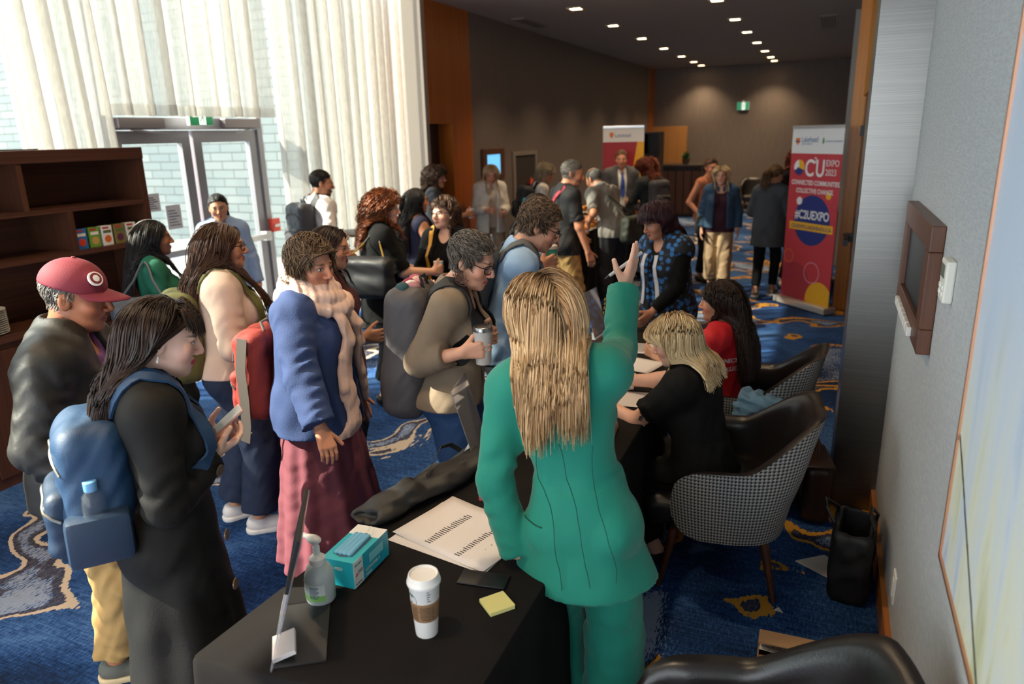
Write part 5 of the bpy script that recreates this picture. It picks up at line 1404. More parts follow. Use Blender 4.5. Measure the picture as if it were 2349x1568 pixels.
# ---- things on the registration table
m_paper = mat('paper_sheet', '#d6cfce', .7); m_ink = mat('ink_grey', '#3c3a40', .7)
def sheet(x, y, rz, w, h, label, seed, rows=16, cols=((.1, .25), (.32, .36), (.42, .62)), name='paper_sheet', bend=.004, dz=0.):
    o = thing(name, label, 'paper', (x, y, TZ + .001 + dz), rz, 'printed sheets on the registration table'); R_ = random.Random(seed)
    vs = []; fs = []; n = 8
    for j in range(n + 1):
        for i in range(n + 1): u, v = i / n - .5, j / n - .5; vs.append((u * w, v * h, bend * (max(0, abs(u * 2) - .5) + max(0, -v * 2 - .5)) + .0004))
    for j in range(n):
        for i in range(n): a = j * (n + 1) + i; fs.append((a, a + 1, a + n + 2, a + n + 1))
    s = MB().add(vs, fs).build('sheet', m_paper, o, True); md = s.modifiers.new('thick', 'SOLIDIFY'); md.thickness = .0006
    if rows:
        for a, b in cols:
          mb = MB()
          for r in range(rows):
            z = (.40 - .8 * r / rows) * h
            mb.box((a - .5) * w, (a - .5 + (b - a) * (.6 + .4 * R_.random())) * w, z, z + .35 * h / rows * .8, .0016, .002)
          mb.build('text_column', m_ink, o)
    return o
o = sheet(-1.03, 1.93, 2.88, .40, .30, 'two overlapping printed name lists beside the green suited arm', 3, 22, ((.12, .2), (.3, .36), (.62, .70)), 'paper_stack', .008)
MB().box(-.19, .2, -.13, .17, -.0008, -.0002, 0, Matrix.Rotation(.1, 4, 'Z')).build('sheet', m_paper, o)
sheet(-.87, 3.35, .12, .34, .22, 'blank white sheet under the tattooed arm of the blonde woman', 4, 0)
sheet(-.98, 3.60, .2, .22, .28, 'printed white form beside the yellow highlighter', 5, 14)
sheet(-.96, 3.92, -.25, .32, .24, 'white sheet under the forearm of the blonde woman', 6, 0, dz=.0012)
sheet(-1.03, 4.24, .05, .32, .22, 'white printed table sheet farthest from the camera on the black cloth', 7, 10, ((.1, .45), (.52, .9)))
o = thing('highlighter', 'yellow highlighter pen lying on the black cloth by the papers', 'pen', (-.98, 3.47, TZ + .008), .15)
MB().tube([(-.05, 0, 0), (.06, 0, 0)], .008, 10).build('barrel', mat('hl_yellow', '#e6d81e', .4), o); MB().tube([(.06, 0, 0), (.085, 0, 0)], .0085, 10).build('cap', mat('hl_yellow2', '#b8b412', .4), o)
# coffee cup
def starcup(label, p):
    o = thing('coffee_cup', label, 'cup', p)
    MB().lathe([(.0295, 0), (.030, .003), (.0415, .158), (.043, .160), (.0415, .162)], n=48).build('cup_body', mat('paper_cup', '#dedad6', .5), o, True)
    MB().lathe([(.0335, .052), (.0338, .052), (.0385, .108), (.0392, .108), (.0385, .1095)], n=48).build('sleeve', mat('kraft', '#8a6748', .8), o, True)
    MB().lathe([(.0445, .155), (.0455, .159), (.0450, .164), (.0435, .166), (.0425, .172), (.0395, .182), (.037, .1825), (.034, .177), (.0, .177)], n=48, cap=False).build('lid', mat('lid_white', '#e2dfdb', .35), o, True)
    mb = MB(); ng = 20
    def onc(a, z, r0=.0006): r = .0297 + (.0413 - .0297) * z / .16 + r0; return (r * math.cos(a), r * math.sin(a), z)
    a0 = math.radians(238)
    vs = [onc(a0, .118)]; 
    for i in range(ng): t = 2 * PI * i / ng; vs.append(onc(a0 + .52 * math.cos(t), .118 + .0195 * math.sin(t)))
    mb.add(vs, [(0, 1 + i, 1 + (i + 1) % ng) for i in range(ng)]); mb.build('round_mark', mat('mark_green', '#1f5a44', .5), o, label='green round mark on the cup')
    mb = MB()
    for i in range(7):
        for s_ in (-1, 1):
            a = a0 + s_ * (.09 + .06 * (i % 4)); z = .106 + .004 * i; mb.add([onc(a - .025, z, .0012), onc(a + .025, z, .0012), onc(a + .02, z + .003, .0012), onc(a - .02, z + .003, .0012)], [(0, 1, 2, 3)])
    mb.add([onc(a0 - .05, .113, .0012), onc(a0 + .05, .113, .0012), onc(a0 + .06, .128, .0012), onc(a0, .135, .0012), onc(a0 - .06, .128, .0012)], [(0, 1, 2, 3, 4)]); mb.build('mark_lines', m_white, o)
    mb = MB(); R_ = random.Random(5)
    for r in range(7):
        a = math.radians(238)
        while a < math.radians(338):
            w_ = .03 + .07 * R_.random(); z = .06 + r * .0062; rr = .0338 + .0047 * (z - .052) / .056 + .0011
            if math.radians(270) > a + w_ or a > math.radians(278): mb.add([(rr * math.cos(q), rr * math.sin(q), zz) for q, zz in ((a, z), (a + w_, z), (a + w_, z + .003), (a, z + .003))], [(0, 1, 2, 3)])
            a += w_ + .05
    mb.build('sleeve_print', mat('print_brown', '#3f2c1e', .7), o)
    mb = MB()
    for r in range(5):
        a = math.radians(310); w_ = .12 + .15 * R_.random(); z = .118 + r * .007; mb.add([onc(a, z), onc(a + w_, z), onc(a + w_, z + .0025), onc(a, z + .0025)], [(0, 1, 2, 3)])
    mb.build('sticker_print', m_ink, o)
starcup('tall white takeaway coffee cup with a brown sleeve on the black cloth', (-.90, 1.435, TZ))
# sanitizer
o = thing('sanitizer_bottle', 'clear hand sanitizer bottle with a white foam pump on the black cloth', 'bottle', (-1.262, 1.452, TZ), -.15)
m_gel = mat('gel_plastic', '#c4ccc8', .25, trans=.08, spec=.5)
MB().lathe([(.038, 0), (.042, .006), (.043, .06), (.041, .085), (.033, .108), (.021, .118), (.019, .122)], n=40).build('bottle', m_gel, o, True)
mb = MB(); vs = []; n = 40
for i in range(n + 1):
    a = math.radians(185 + 150 * i / n); vs += [(.0436 * math.cos(a), .0436 * math.sin(a), .018), (.0438 * math.cos(a), .0438 * math.sin(a), .036), (.0436 * math.cos(a), .0436 * math.sin(a), .07)]
fs = [(3 * i, 3 * i + 3, 3 * i + 4, 3 * i + 1) for i in range(n)]; fs2 = [(3 * i + 1, 3 * i + 4, 3 * i + 5, 3 * i + 2) for i in range(n)]
mk('label_band', vs, fs, mat('label_green', '#8ec46a', .4), o, True); mk('label_band', vs, fs2, mat('label_white', '#d5dad6', .4), o, True)
mb = MB()
for r in range(9):
    a0 = math.radians(275); mb.add([(.0443 * math.cos(a), .0443 * math.sin(a), z) for a, z in ((a0, .028 + .0043 * r), (a0 + .3, .028 + .0043 * r), (a0 + .62 - .1 * (r % 3 == 0), .028 + .0043 * r), (a0 + .62 - .1 * (r % 3 == 0), .0302 + .0043 * r), (a0 + .3, .0302 + .0043 * r), (a0, .0302 + .0043 * r))], [(0, 1, 4, 5), (1, 2, 3, 4)])
for r in range(3):
    a0 = math.radians(205); mb.add([(.0443 * math.cos(a), .0443 * math.sin(a), z) for a, z in ((a0, .045 + .006 * r), (a0 + .5 - .1 * r, .045 + .006 * r), (a0 + .5 - .1 * r, .047 + .006 * r), (a0, .047 + .006 * r))], [(0, 1, 2, 3)])
mb.build('label_print', mat('print_blue', '#4a5a7a', .5), o)
MB().lathe([(.021, .118), (.0235, .121), (.0235, .137), (.013, .146), (.010, .148), (.010, .172), (.008, .173), (.008, .186)], n=28).build('pump_collar', m_white, o, True)
F = Field((-.07, -.03, .17), (.04, .03, .22), .0035); F.ell((-.003, 0, .192), (.022, .017, .010), None, .01); F.cone((-.01, 0, .193), (-.046, 0, .196), .010, .006, .012); F.cone((-.046, 0, .196), (-.05, 0, .19), .006, .005, .004)
V, Q = F.mesh(); po = npmesh('pump_head', V, Q, m_white, o)
# mask box
p0, p1, p2 = onz(750, 1330, TZ), onz(815, 1352, TZ), onz(886, 1278, TZ)
e1 = Vector(p2 - p1); o = thing('mask_box', 'turquoise box of disposable face masks on the black cloth', 'box', tuple(p1 + V3((0, 0, .0005))), math.atan2(e1.y, e1.x))
L_, W_, Hh = .20, .108, .088
m_teal = mat('box_turquoise', '#1fa6b8', .4)
MB().box(0, L_, 0, W_, 0, Hh, .0012).build('carton', m_teal, o)
MB().box(.0, .05, -.0006, .0002, .002, Hh - .001).build('white_panel', m_white, o); MB().box(L_ - .055, L_, .0, W_, Hh, Hh + .0006).build('white_panel', m_white, o)
Mf = frameM((0, -.0009, 0), (1, 0, 0), (0, 0, 1)); Ml = frameM((-.0006, W_, 0), (0, -1, 0), (0, 0, 1))
ink_b = mat('box_ink', '#2a6f86', .5)
text_mesh('lettering', 'PRI-MED', .010, ink_b, o, Mf @ Matrix.Translation((.006, .068, 0)), 'LEFT', .0003)
text_mesh('lettering', 'ASTM LEVEL 2', .013, m_white, o, Mf @ Matrix.Translation((.062, .022, 0)), 'LEFT', .0003); text_mesh('lettering', 'MASK', .013, m_white, o, Mf @ Matrix.Translation((.062, .006, 0)), 'LEFT', .0003)
text_mesh('lettering', 'MADE IN\nCANADA', .006, m_ink, o, Mf @ Matrix.Translation((.022, .046, 0)), 'LEFT', .0003)
text_mesh('lettering', '50 MASKS', .008, m_ink, o, Mf @ Matrix.Translation((.006, .008, 0)), 'LEFT', .0003)
text_mesh('lettering', 'PRI-MED', .014, m_white, o, Ml @ Matrix.Translation((.018, .055, 0)), 'LEFT', .0003)
mb = MB(); mb.prism([(.012, .034), (.017, .039), (.021, .036), (.019, .042), (.015, .048), (.011, .042), (.008, .036)], 0, .0004, Mf); mb.build('leaf_mark', mat('alarm_red', '#d8402c', .4), o)
MB().box(.085, .165, .040, .070, 0, .0005, .0002, Mf).build('mask_picture', mat('mask_pale', '#7fcbd4', .5), o)
mb = MB(); mb.prism([(.03, .02), (.14, .02), (.16, .05), (.14, .088), (.03, .088), (.018, .054)], Hh + .0004, Hh + .0012); mb.build('opening', mat('slot_dark', '#3a5a68', .7), o)
F = Field((.0, .0, Hh - .01), (.19, .11, Hh + .03), .004)
for i in range(4): F.cone((.035, .032 + .015 * i, Hh + .003), (.14, .034 + .014 * i, Hh + .005), .0085, .0085, .001, squash=((0, 0, 1), 1.3))
V, Q = F.mesh(); npmesh('masks', V, Q, mat('mask_blue', '#6aa8cc', .7), o)
MB().tube([(.15, .03, Hh), (.17, .03, Hh + .012), (.185, .05, Hh + .012), (.17, .055, Hh)], .0012, 6).build('ear_loop', m_white, o)
# phone on the table, sticky notes
def phone(name, label, M, body='#121214', screen='#26262a', em=None):
    o = tag(empty(name), label, 'phone'); o.matrix_world = M
    MB().box(-.036, .036, -.074, .074, -.004, .004, .0035).build('case', mat('case_' + body, body, .4), o, True)
    MB().box(-.033, .033, -.070, .070, .004, .0046).build('screen', em or mat('phone_glass', screen, .06, coat=.5), o)
    return o
a_, b_, c_ = onz(1050, 1340, TZ), onz(1065, 1308, TZ), onz(1170, 1322, TZ); cc = (onz(1050, 1340, TZ) + onz(1170, 1322, TZ) + onz(1065, 1308, TZ) + onz(1155, 1355, TZ)) / 4
phone('phone', 'black phone lying face up on the black cloth by the sticky notes', frameM((cc[0], cc[1], TZ + .0045), *( (lambda d: ((-d.y, d.x, 0), d))(Vector(c_ - b_).normalized()) )))
cc = (onz(1098, 1382, TZ) + onz(1183, 1395, TZ)) / 2; d_ = onz(1183, 1395, TZ) - onz(1152, 1358, TZ)
o = thing('sticky_notes', 'pad of pale yellow sticky notes on the black cloth by the phone', 'notepad', (cc[0], cc[1], TZ + .0005), math.atan2(d_[1], d_[0]))
m_note = mat('note_yellow', '#d8cf86', .7)
MB().box(-.038, .038, -.038, .038, 0, .011, .0006).build('pad', m_note, o); MB().box(-.038, .038, -.037, .039, .0115, .0119, 0, Matrix.Rotation(.02, 4, 'Z')).build('top_note', m_note, o)
# acrylic holders
def acrylic():
    m, t, b, out = nt('acrylic'); t.nodes.remove(b)
    gl = N(t, 'ShaderNodeBsdfGlossy', {'Color': (1, 1, 1, 1), 'Roughness': .03}); tr = N(t, 'ShaderNodeBsdfTransparent', {'Color': (.88, .88, .9, 1)}); df = N(t, 'ShaderNodeBsdfDiffuse', {'Color': (.75, .75, .78, 1)})
    lw = N(t, 'ShaderNodeLayerWeight', {'Blend': .25}); mx = N(t, 'ShaderNodeMixShader', {0: lw.outputs['Facing'], 1: tr.outputs[0], 2: gl.outputs[0]}); m2 = N(t, 'ShaderNodeMixShader', {0: .12, 1: mx.outputs[0], 2: df.outputs[0]})
    t.links.new(m2.outputs[0], out.inputs[0]); return m
m_acr = acrylic()
o = thing('sign_holder', 'acrylic sign holder on a black foot at the near end of the table', 'sign', (-1.27, 1.27, TZ), .60)
Ms = Matrix.Rotation(math.radians(17), 4, 'Y')
MB().box(-.003, .003, -.14, .14, .0, .37, .001, Ms).build('acrylic_plate', m_acr, o)
MB().box(-.0035, -.003, -.135, .135, .06, .365, 0, Ms).build('insert_sheet', mat('insert_grey', '#8d8a90', .5), o)
MB().box(-.005, .005, -.142, .142, .225, .372, .001, Ms @ Matrix.Translation((-.006, 0, 0))).build('top_clip', m_black, o)
MB().box(.0, .135, -.13, .13, 0, .003, 0).build('foot', mat('foot_black', '#2c2b2d', .4), o)
c = tag(MB().box(-.03, .03, -.048, .048, 0, .012, .001, Matrix.Translation((-1.21, 1.235, TZ + .003)) @ Matrix.Rotation(.7, 4, 'Z') @ Matrix.Rotation(-.25, 4, 'Y') @ Matrix.Translation((0, 0, .008))).build('card_stack', mat('card_pale', '#d8cfcc', .7)), 'small stack of pale cards on the black foot of the sign holder', 'cards')
def holder(label, p, rz, w, h):
    o = thing('acrylic_holder', label, 'sign', p, rz)
    MB().box(-w / 2, w / 2, -.002, .002, 0, h, .001, Matrix.Rotation(-.28, 4, 'X')).build('front_plate', m_acr, o)
    MB().box(-w / 2, w / 2, -.0, .08, 0, .003, .001).build('foot', m_acr, o); MB().box(-w / 2 + .006, w / 2 - .006, .003, .0035, .01, h - .01, 0, Matrix.Rotation(-.28, 4, 'X')).build('insert_sheet', mat('insert_pale', '#b9b2b6', .5), o)
    return o
holder('leaning clear acrylic holder at the table edge left of the green suit', (-1.25, 2.52, TZ), PI / 2 + .25, .25, .33)
holder('clear acrylic holder near the far end of the black table', (-1.30, 4.45, TZ), PI / 2 - .1, .22, .31)
# laptop palm rest with a note
o = thing('laptop', 'open rose gold laptop with a yellow note beside the green jacket', 'laptop', (-.87, 2.83, TZ), -PI / 2 + .12)
m_rose = mat('rose_metal', '#c08a6a', .35, .4)
MB().box(-.14, .14, -.10, .10, 0, .014, .004).build('base', m_rose, o)
MB().box(-.11, .11, .0, .085, .014, .0155).build('keyboard', m_black, o); MB().box(-.045, .045, -.085, -.015, .0142, .0148).build('trackpad', mat('rose_pad', '#b98264', .4, .3), o)
mb = MB()
for r in range(4):
    for k in range(11): mb.box(-.108 + k * .0197, -.092 + k * .0197, .004 + r * .02, .019 + r * .02, .0155, .017)
mb.build('keys', mat('key_black', '#1c1c1e', .5), o)
MB().box(-.14, .14, 0, .19, 0, .006, .002, Matrix.Translation((0, .10, .012)) @ Matrix.Rotation(math.radians(105), 4, 'X')).build('screen_lid', m_rose, o)
MB().box(.02, .09, -.095, -.03, .0149, .0153, 0, Matrix.Rotation(.15, 4, 'Z')).build('sticky_note', m_note, o)
# folded black bag on the table
F = Field((-1.55, 1.75, TZ - .02), (-1.1, 2.75, TZ + .14), .008)
q0, q1, q2 = V3((-1.36, 1.90, TZ + .028)), V3((-1.26, 2.25, TZ + .036)), V3((-1.2, 2.42, TZ + .04))
for a_, b_ in ((q0, q1), (q1, q2)): F.cone(a_, b_, .075, .082, .03, squash=((0, 0, 1), 2.6))
for k_, (dx, dy) in enumerate(((-.045, .0), (.0, .03), (.045, .01))): F.cone(q0 + V3((dx, dy + .02, .012)), q2 + V3((dx * .8, -.05, .012)), .016, .022, .014)
F.cone(q0 + V3((-.05, -.03, .0)), q0 + V3((.06, .14, .03)), .03, .04, .02, squash=((0, 0, 1), 1.8)); F.ell(q0 + V3((-.02, -.06, .005)), V3((.055, .05, .016)), rotm('X', -15), .008, 's'); F.noise(.016, 22, 4, (1, .4, 1)); F.noise(.008, 50, 9, (1, .4, 1)); F.plane((0, 0, TZ + .0015), (0, 0, -1)); V, Q = F.mesh()
o = thing('folded_bag', 'limp black fabric bag lying folded along the table behind the mask box', 'bag', (-1.27, 2.25, TZ)); V = V - V3((-1.27, 2.25, TZ))
npmesh('bag_fabric', V, Q, mat('limp_black', '#1a191a', .6, bump=.3, bscale=60), o)
pts = [(-.02, -.12, .075), (-.03, -.04, .10), (-.035, .02, .125), (-.02, .07, .118), (.01, .10, .085)]; MB().ribbon(pts, [(-1, 0, .6)] * 5, .02, .003).build('strap', mat('limp_black', '#1a191a', .6), o, True)
# standing high-top table by the window
o = thing('high_table', 'small round black high table by the sheer curtain', 'table', (-4.75, 6.75, 0))
MB().lathe([(.27, 1.03), (.29, 1.035), (.29, 1.055), (.27, 1.06)], n=40).build('tabletop', m_black, o, True); MB().tube([(0, 0, .03), (0, 0, 1.03)], .03, 14).build('column', m_black, o, True); MB().lathe([(.24, 0), (.24, .015), (.05, .03)], n=32).build('base', m_black, o, True)

for yy, zz, hh, lab in ((5.02, 1.28, .22, 'white paper notice taped to the left glass door'), (4.80, 1.46, .16, 'small white opening hours notice on the left glass door')):
    o = thing('door_notice', lab, 'notice', (XG + .0085, yy, zz), 0); MB().box(0, .001, -.085, .085, 0, hh).build('sheet', m_paper, o); mb = MB()
    for i in range(6): mb.box(.001, .0014, -.06, .06 - .02 * (i % 3), hh * (.15 + .12 * i), hh * (.15 + .12 * i) + .008)
    mb.build('text_lines', m_ink, o)
# ------------------------------------------------------------------ bags people wear
def pack_proj(pts, fs, off=.002):
    P_ = np.array(pts, float); f = lambda A: np.minimum(fs[0].at(A), fs[1].at(A))
    for _ in range(8):
        d = f(P_); g = np.stack([f(P_ + np.eye(3)[i] * .006) - f(P_ - np.eye(3)[i] * .006) for i in range(3)], 1); g /= np.linalg.norm(g, axis=1, keepdims=True) + 1e-9
        P_ = P_ + g * np.clip(off - d, -.02, .02)[:, None]
    return P_
def backpack(P, label, m, m2, size=(.30, .16, .44), dz=-.06, dy=.75, straps=True, tilt=0, pockets=True, m_strap=None, one=0, roll=False, zipm=None, dx=0., name='backpack', sw=.055):
    S = P.S; o = thing(name, label, 'backpack', (P.pos[0], P.pos[1], 0), -math.radians(P.yaw)); w, d, h = (q / 2 for q in size)
    R = P.Rc @ rotm('X', tilt)
    # find the back surface
    c = P.C + P.Rc @ V3((dx, -.05, dz)); n = P.Rc @ V3((0, -1, 0))
    t = np.linspace(.02, .3, 60); dd = P.sdf(c + np.outer(t, n)); k = t[np.argmax(dd > .012)] if (dd > .012).any() else .1
    c = c + n * (k + d * dy)
    lim = np.abs(R) @ V3((w, d * 2.2, h)) + .05; F = Field(c - lim, c + lim, .008 if P.near > 1 else .011)
    q = lambda x, y, z: c + R @ V3((x, y, z))
    F.box(q(0, 0, -.0), (w, d, h), R, min(w, d) * .75); F.ell(q(0, -d * .2, -h * .45), (w * 1.02, d * 1.15, h * .6), R, .04)
    F.noise(.004, 24, 3); V, Q = F.mesh(); npmesh('pack_body', V, Q, m, o)
    if pockets:
        G = Field(c - lim, c + lim, .008 if P.near > 1 else .011); ps = lambda A: pack_proj(A, (F, G)); G.box(q(0, -d * .98, -h * .38), (w * .82, d * .42, h * .48), R, d * .38); G.noise(.004, 24, 5); V, Q = G.mesh(); npmesh('front_pocket', V, Q, m2, o)
        zm = zipm or m_strapdark
        for zz, ww in ((h * -.02, w * .8), (h * .62, w * .9)):
            pts = [q(ww * t, -d * 1.5 + d * .5 * abs(t) ** 3, zz - h * .25 * abs(t) ** 3) for t in np.linspace(-1, 1, 21)]
            MB().tube(ps(pts), .0045, 6).build('zipper', zm, o, True)
    MB().tube([q(-.04, d * .6, h * .95), q(-.03, d * .4, h * 1.12), q(.03, d * .4, h * 1.12), q(.04, d * .6, h * .95)], .007, 8).build('grab_handle', m_strap or m2, o, True)
    if roll:
        MB().box(-w * .9, w * .9, -d * .5, d * .6, 0, .03, .012, Matrix.Translation(Vector(q(0, 0, h * 1.0))) @ Matrix(R.tolist()).to_4x4()).build('roll_top', m2, o, True)
    if straps:
        for sg in ((1, -1) if not one else (one,)):
            C, Rc = P.C, P.Rc
            raw = [C + Rc @ (V3(v) * S) for v in ((sg * .085, -.13, .13), (sg * .095, -.06, .185), (sg * .10, .0, .20), (sg * .105, .07, .165), (sg * .11, .12, .08), (sg * .118, .13, -.02), (sg * .128, .11, -.07))]
            pts = []
            for i in range(len(raw) - 1):
                for u in (0, .33, .66): pts.append(raw[i] * (1 - u) + raw[i + 1] * u)
            pts.append(raw[-1]); pp, nn = P.project(pts, .004); low = [C + Rc @ (V3(v) * S) for v in ((sg * .125, .05, -.12), (sg * .11, -.05, -.15))]; pp = np.concatenate([pp, low]); nn = np.concatenate([nn, [Rc @ V3((sg, .3, 0))] * 2]); MB().ribbon(pp, nn, sw, .008).build('shoulder_strap', m_strap or m2, o, True)
    o['_c'] = [float(v) for v in c]; del o['_c']
    P.packq = q; P.packR = R; P.packsize = (w, d, h); P.pack = o
    return o
m_strapdark = mat('strap_dark', '#1b1b1e', .7)
def shoulder_bag(P, label, m, pos, size, rz=0., strap_from=None, tiltx=0., name='handbag', m_s=None, chain=None):
    """soft bag hung from a shoulder; pos in person's local frame"""
    o = thing(name, label, 'bag', (P.pos[0], P.pos[1], 0), -math.radians(P.yaw)); p = V3(pos); R = rotm('Z', rz) @ rotm('X', tiltx); w, d, h = (q / 2 for q in size)
    lim = np.abs(R) @ V3((w, d, h)) + .05; F = Field(p - lim, p + lim, .008 if P.near > 1 else .011)
    F.box(p, (w, d, h), R, d * .85); F.ell(p - V3((0, 0, h * .35)), (w * 1.05, d * 1.2, h * .6), R, .03); F.noise(.004, 20, 2); V, Q = F.mesh(); npmesh('bag_body', V, Q, m, o)
    q = lambda x, y, z: p + R @ V3((x, y, z)); sh = V3(strap_from) if strap_from is not None else None
    if sh is not None:
        for s_ in (-1, 1):
            raw = [q(s_ * w * .7, 0, h * .9), q(s_ * w * .6, 0, h * .9) * .5 + sh * .5 + V3((0, 0, 0)), sh + (q(s_ * w, 0, h) - sh) * .12 + V3((0, 0, .0)), sh]
            if chain is None: MB().tube(raw, .008, 8).build('strap', m_s or m, o, True)
            else: MB().tube(raw[1:], .007, 8).build('strap', m_s or m, o, True); MB().tube(raw[:2], .006, 5).build('chain', chain, o, True)
    return o
def cup_in_hand(P, q, label, m, lid=None, r=.038, h=.11, name='coffee_cup', tilt=0., sleeve=None, cat='cup', dn=0.):
    g = P.grip[q]; wp = P.lw(g); o = thing(name, label, cat, (wp[0], wp[1], wp[2] - h * .5 + dn), 0)
    MB().lathe([(r * .78, 0), (r * .8, .003), (r, h), (r * .96, h)], n=28).build('cup_body', m, o, True)
    if lid: MB().lathe([(r * 1.06, h - .004), (r * 1.06, h + .004), (r * .98, h + .014), (r * .9, h + .016)], n=28).build('lid', lid, o, True)
    return o
def head_thing(): pass
m_gold = mat('gold_metal', '#c09a4a', .3, .9); m_lens = mat('lens_glass', '#cfd6da', .05, trans=.9, alpha=.25)
m_specs = mat('spectacle_black', '#0e0d0e', .25); m_wire = mat('spectacle_wire', '#7a6a58', .3, .8)
FAIR = ('#d9a78e', '#b8605e', '#4a3426'); FAIR2 = ('#d19a80', '#b0585a', '#3a2a20'); TAN = ('#b98062', '#9a5048', '#241812'); BROWN = ('#99664a', '#84443c', '#140e0c'); OLIVE = ('#c08a6c', '#a05a50', '#20150f'); RUDDY = ('#c88a6c', '#b0604e', '#6b5a4c')
HB = hair_mat('hair_dark_brown', '#17100d', '#3a261c'); HBK = hair_mat('hair_black', '#0c0a0b', '#221b1a'); HBR = hair_mat('hair_brown', '#2e1c13', '#5c3d2a'); HRED = hair_mat('hair_auburn', '#4a2012', '#9a5426'); HGR = hair_mat('hair_grey', '#4a4642', '#9b958e')
HBL = hair_mat('hair_blonde', '#966c42', '#ecc898', '#5c422a'); HBL2 = hair_mat('hair_pale_blonde', '#b08d62', '#e6cfa4', '#7a5c40'); HSH = hair_mat('hair_ash_short', '#2e2722', '#7a6e64'); HPL = hair_mat('hair_plum', '#170c10', '#46222c')
m_wshoe = mat('white_sneaker', '#dcd8d6', .5); m_wsole = mat('white_sole', '#e6e2df', .6); m_bshoe = mat('black_shoe', '#121112', .45)
m_blk = mat('black_cotton', '#0b0b0c', .9, bump=.2, bscale=220, spec=.2); m_blktrs = mat('black_trouser', '#0d0d0f', .9, bump=.2, bscale=200, spec=.2); m_navy = mat('navy_trouser', '#16243f', .8, bump=.2, bscale=220)

# 1 the woman in the green suit
m_green = mat('emerald_suit', '#007a67', .78, bump=.18, bscale=420, sheen=.15)
P = Person('woman in an emerald green suit seen from behind, one arm raised with a pen', (-.62, 1.92), -12, 1.67, skin=FAIR, lean=9, side=-12, twist=-2, head=(-36, 12, 0), near=3, girth=.80, hs=1.04,
    R=dict(w=1, t=ony(1432, 660, 2.42), e=(.0, .1, -1), d=(.30, .25, .9), n=(-.9, .3, .2), curl=7, thumb=.5), L=dict(w=1, t=(-.80, 1.83, .80), e=(-.9, -.5, .2), d=(.35, .75, -.3), n=(.1, .1, -1), curl=18), feet={1: (.11, -.02), -1: (-.09, .05)})
P.trousers(m_green, off=.014, loose=(.045, .05, .07), ankle=.02, amp=.003)
P.top('blouse', mat('blouse_dark', '#0d1512', .7), off=.008, hem=.9, sleeve=.5)
P.top('jacket', m_green, off=.020, hem=.735, sleeve=1.97, boxy=None, flare=(.222, .185, .012, .0), amp=.0035, freq=15, sl_off=.019, cuff=.009, neck='v', vdep=.12, pleat=(.02, 4, 1), collar=True)
P.hair(HBL, n=3000, length=.41, r=.0020, part=-.1, vol=.020, grav=.42, K=18, back=.55, seed=4, jit=.10, front=0., nar=.108, lenvar=.25)
P.glasses(m_specs, .030, .024, .0022, m_lens)
P.shoes(m_bshoe)
m_seam = mat('emerald_seam', '#00483b', .85)
for sx_, t0_ in ((-.075, .08), (.075, .08), (0, .10)):
    pp, nn = P.project([P.C + P.Rc @ V3((sx_ * (1.25 if z > -.1 else 1) * (1 + max(0, -.2 - z) * .9), -.2, z)) for z in np.linspace(t0_ - .12, -.46, 14)], .0002); pp[1:-1] = (pp[:-2] + pp[1:-1] + pp[2:]) / 3; MB().tube(pp, .0013, 5).build('seam', m_seam, P.root, True)
pp, nn = P.project([P.W + V3((-.13 - .02 * t, -.10 + .05 * t, -.10 - .01 * t)) for t in np.linspace(-1, 1, 8)], .0006); MB().tube(pp, .0022, 5).build('pocket_welt', m_seam, P.root, True)
mb = MB(); cuffc = P.arm[1]; 
for i in range(4):
    p = cuffc[2] - unit(cuffc[2] - cuffc[1]) * (.05 + .018 * i); nrm = unit(np.cross(cuffc[2] - cuffc[1], V3((0, 1, .2)))); q, _ = P.project([p + nrm * .045], .002)
    MB().lathe([(.0, 0), (.007, .0), (.007, .004), (.0, .004)], n=14, M=Matrix.Translation(q[0]) @ Vector(nrm).to_track_quat('Z', 'Y').to_matrix().to_4x4(), cap=False).build('cuff_button', m_gold, P.root, True)
g = P.arm[1]; hc = g[2] + g[3] * .085 + g[4] * .02
o = thing('marker_pen', 'grey marker pen held in the raised hand of the green suited woman', 'pen', P.lw(hc))
d_ = unit(V3((.8, .25, .62))); MB().tube([V3(d_) * -.075, V3(d_) * .062], .0062, 10).build('barrel', mat('pen_grey', '#a9adb2', .4), o, True); MB().tube([V3(d_) * -.095, V3(d_) * -.075], [.0025, .006], 10).build('tip', m_black, o, True)
# lanyard badge by her left side
o = thing('name_badge', 'white event name badge hanging at the left side of the green suit', 'badge', tuple(onz(1129, 1108, .98)), math.radians(16))
MB().box(-.045, .045, -.001, .001, -.062, .062, .001).build('card', mat('badge_white', '#dcdfe2', .4), o); MB().box(-.045, .045, -.0016, -.001, -.062, -.048).build('red_stripe', m_bred, o)
Mb = frameM((0, -.0015, 0), (1, 0, 0), (0, 0, 1)); text_mesh('lettering', 'C2U', .022, m_txt, o, Mb @ Matrix.Translation((-.022, .032, 0)), 'LEFT', .0002); text_mesh('lettering', 'Emily', .017, m_ink, o, Mb @ Matrix.Translation((-.024, -.008, 0)), 'LEFT', .0002)
mb = MB(); disc(mb, -.033, .04, .008, Mb, .0003, 16); mb.build('logo_disc', m_bnavy, o)
MB().ribbon([(0, 0, .062), (.03, .03, .22), (.06, .08, .36)], [(0, -1, 0)] * 3, .012, .001).build('lanyard', mat('lanyard_dark', '#23303a', .7), o)

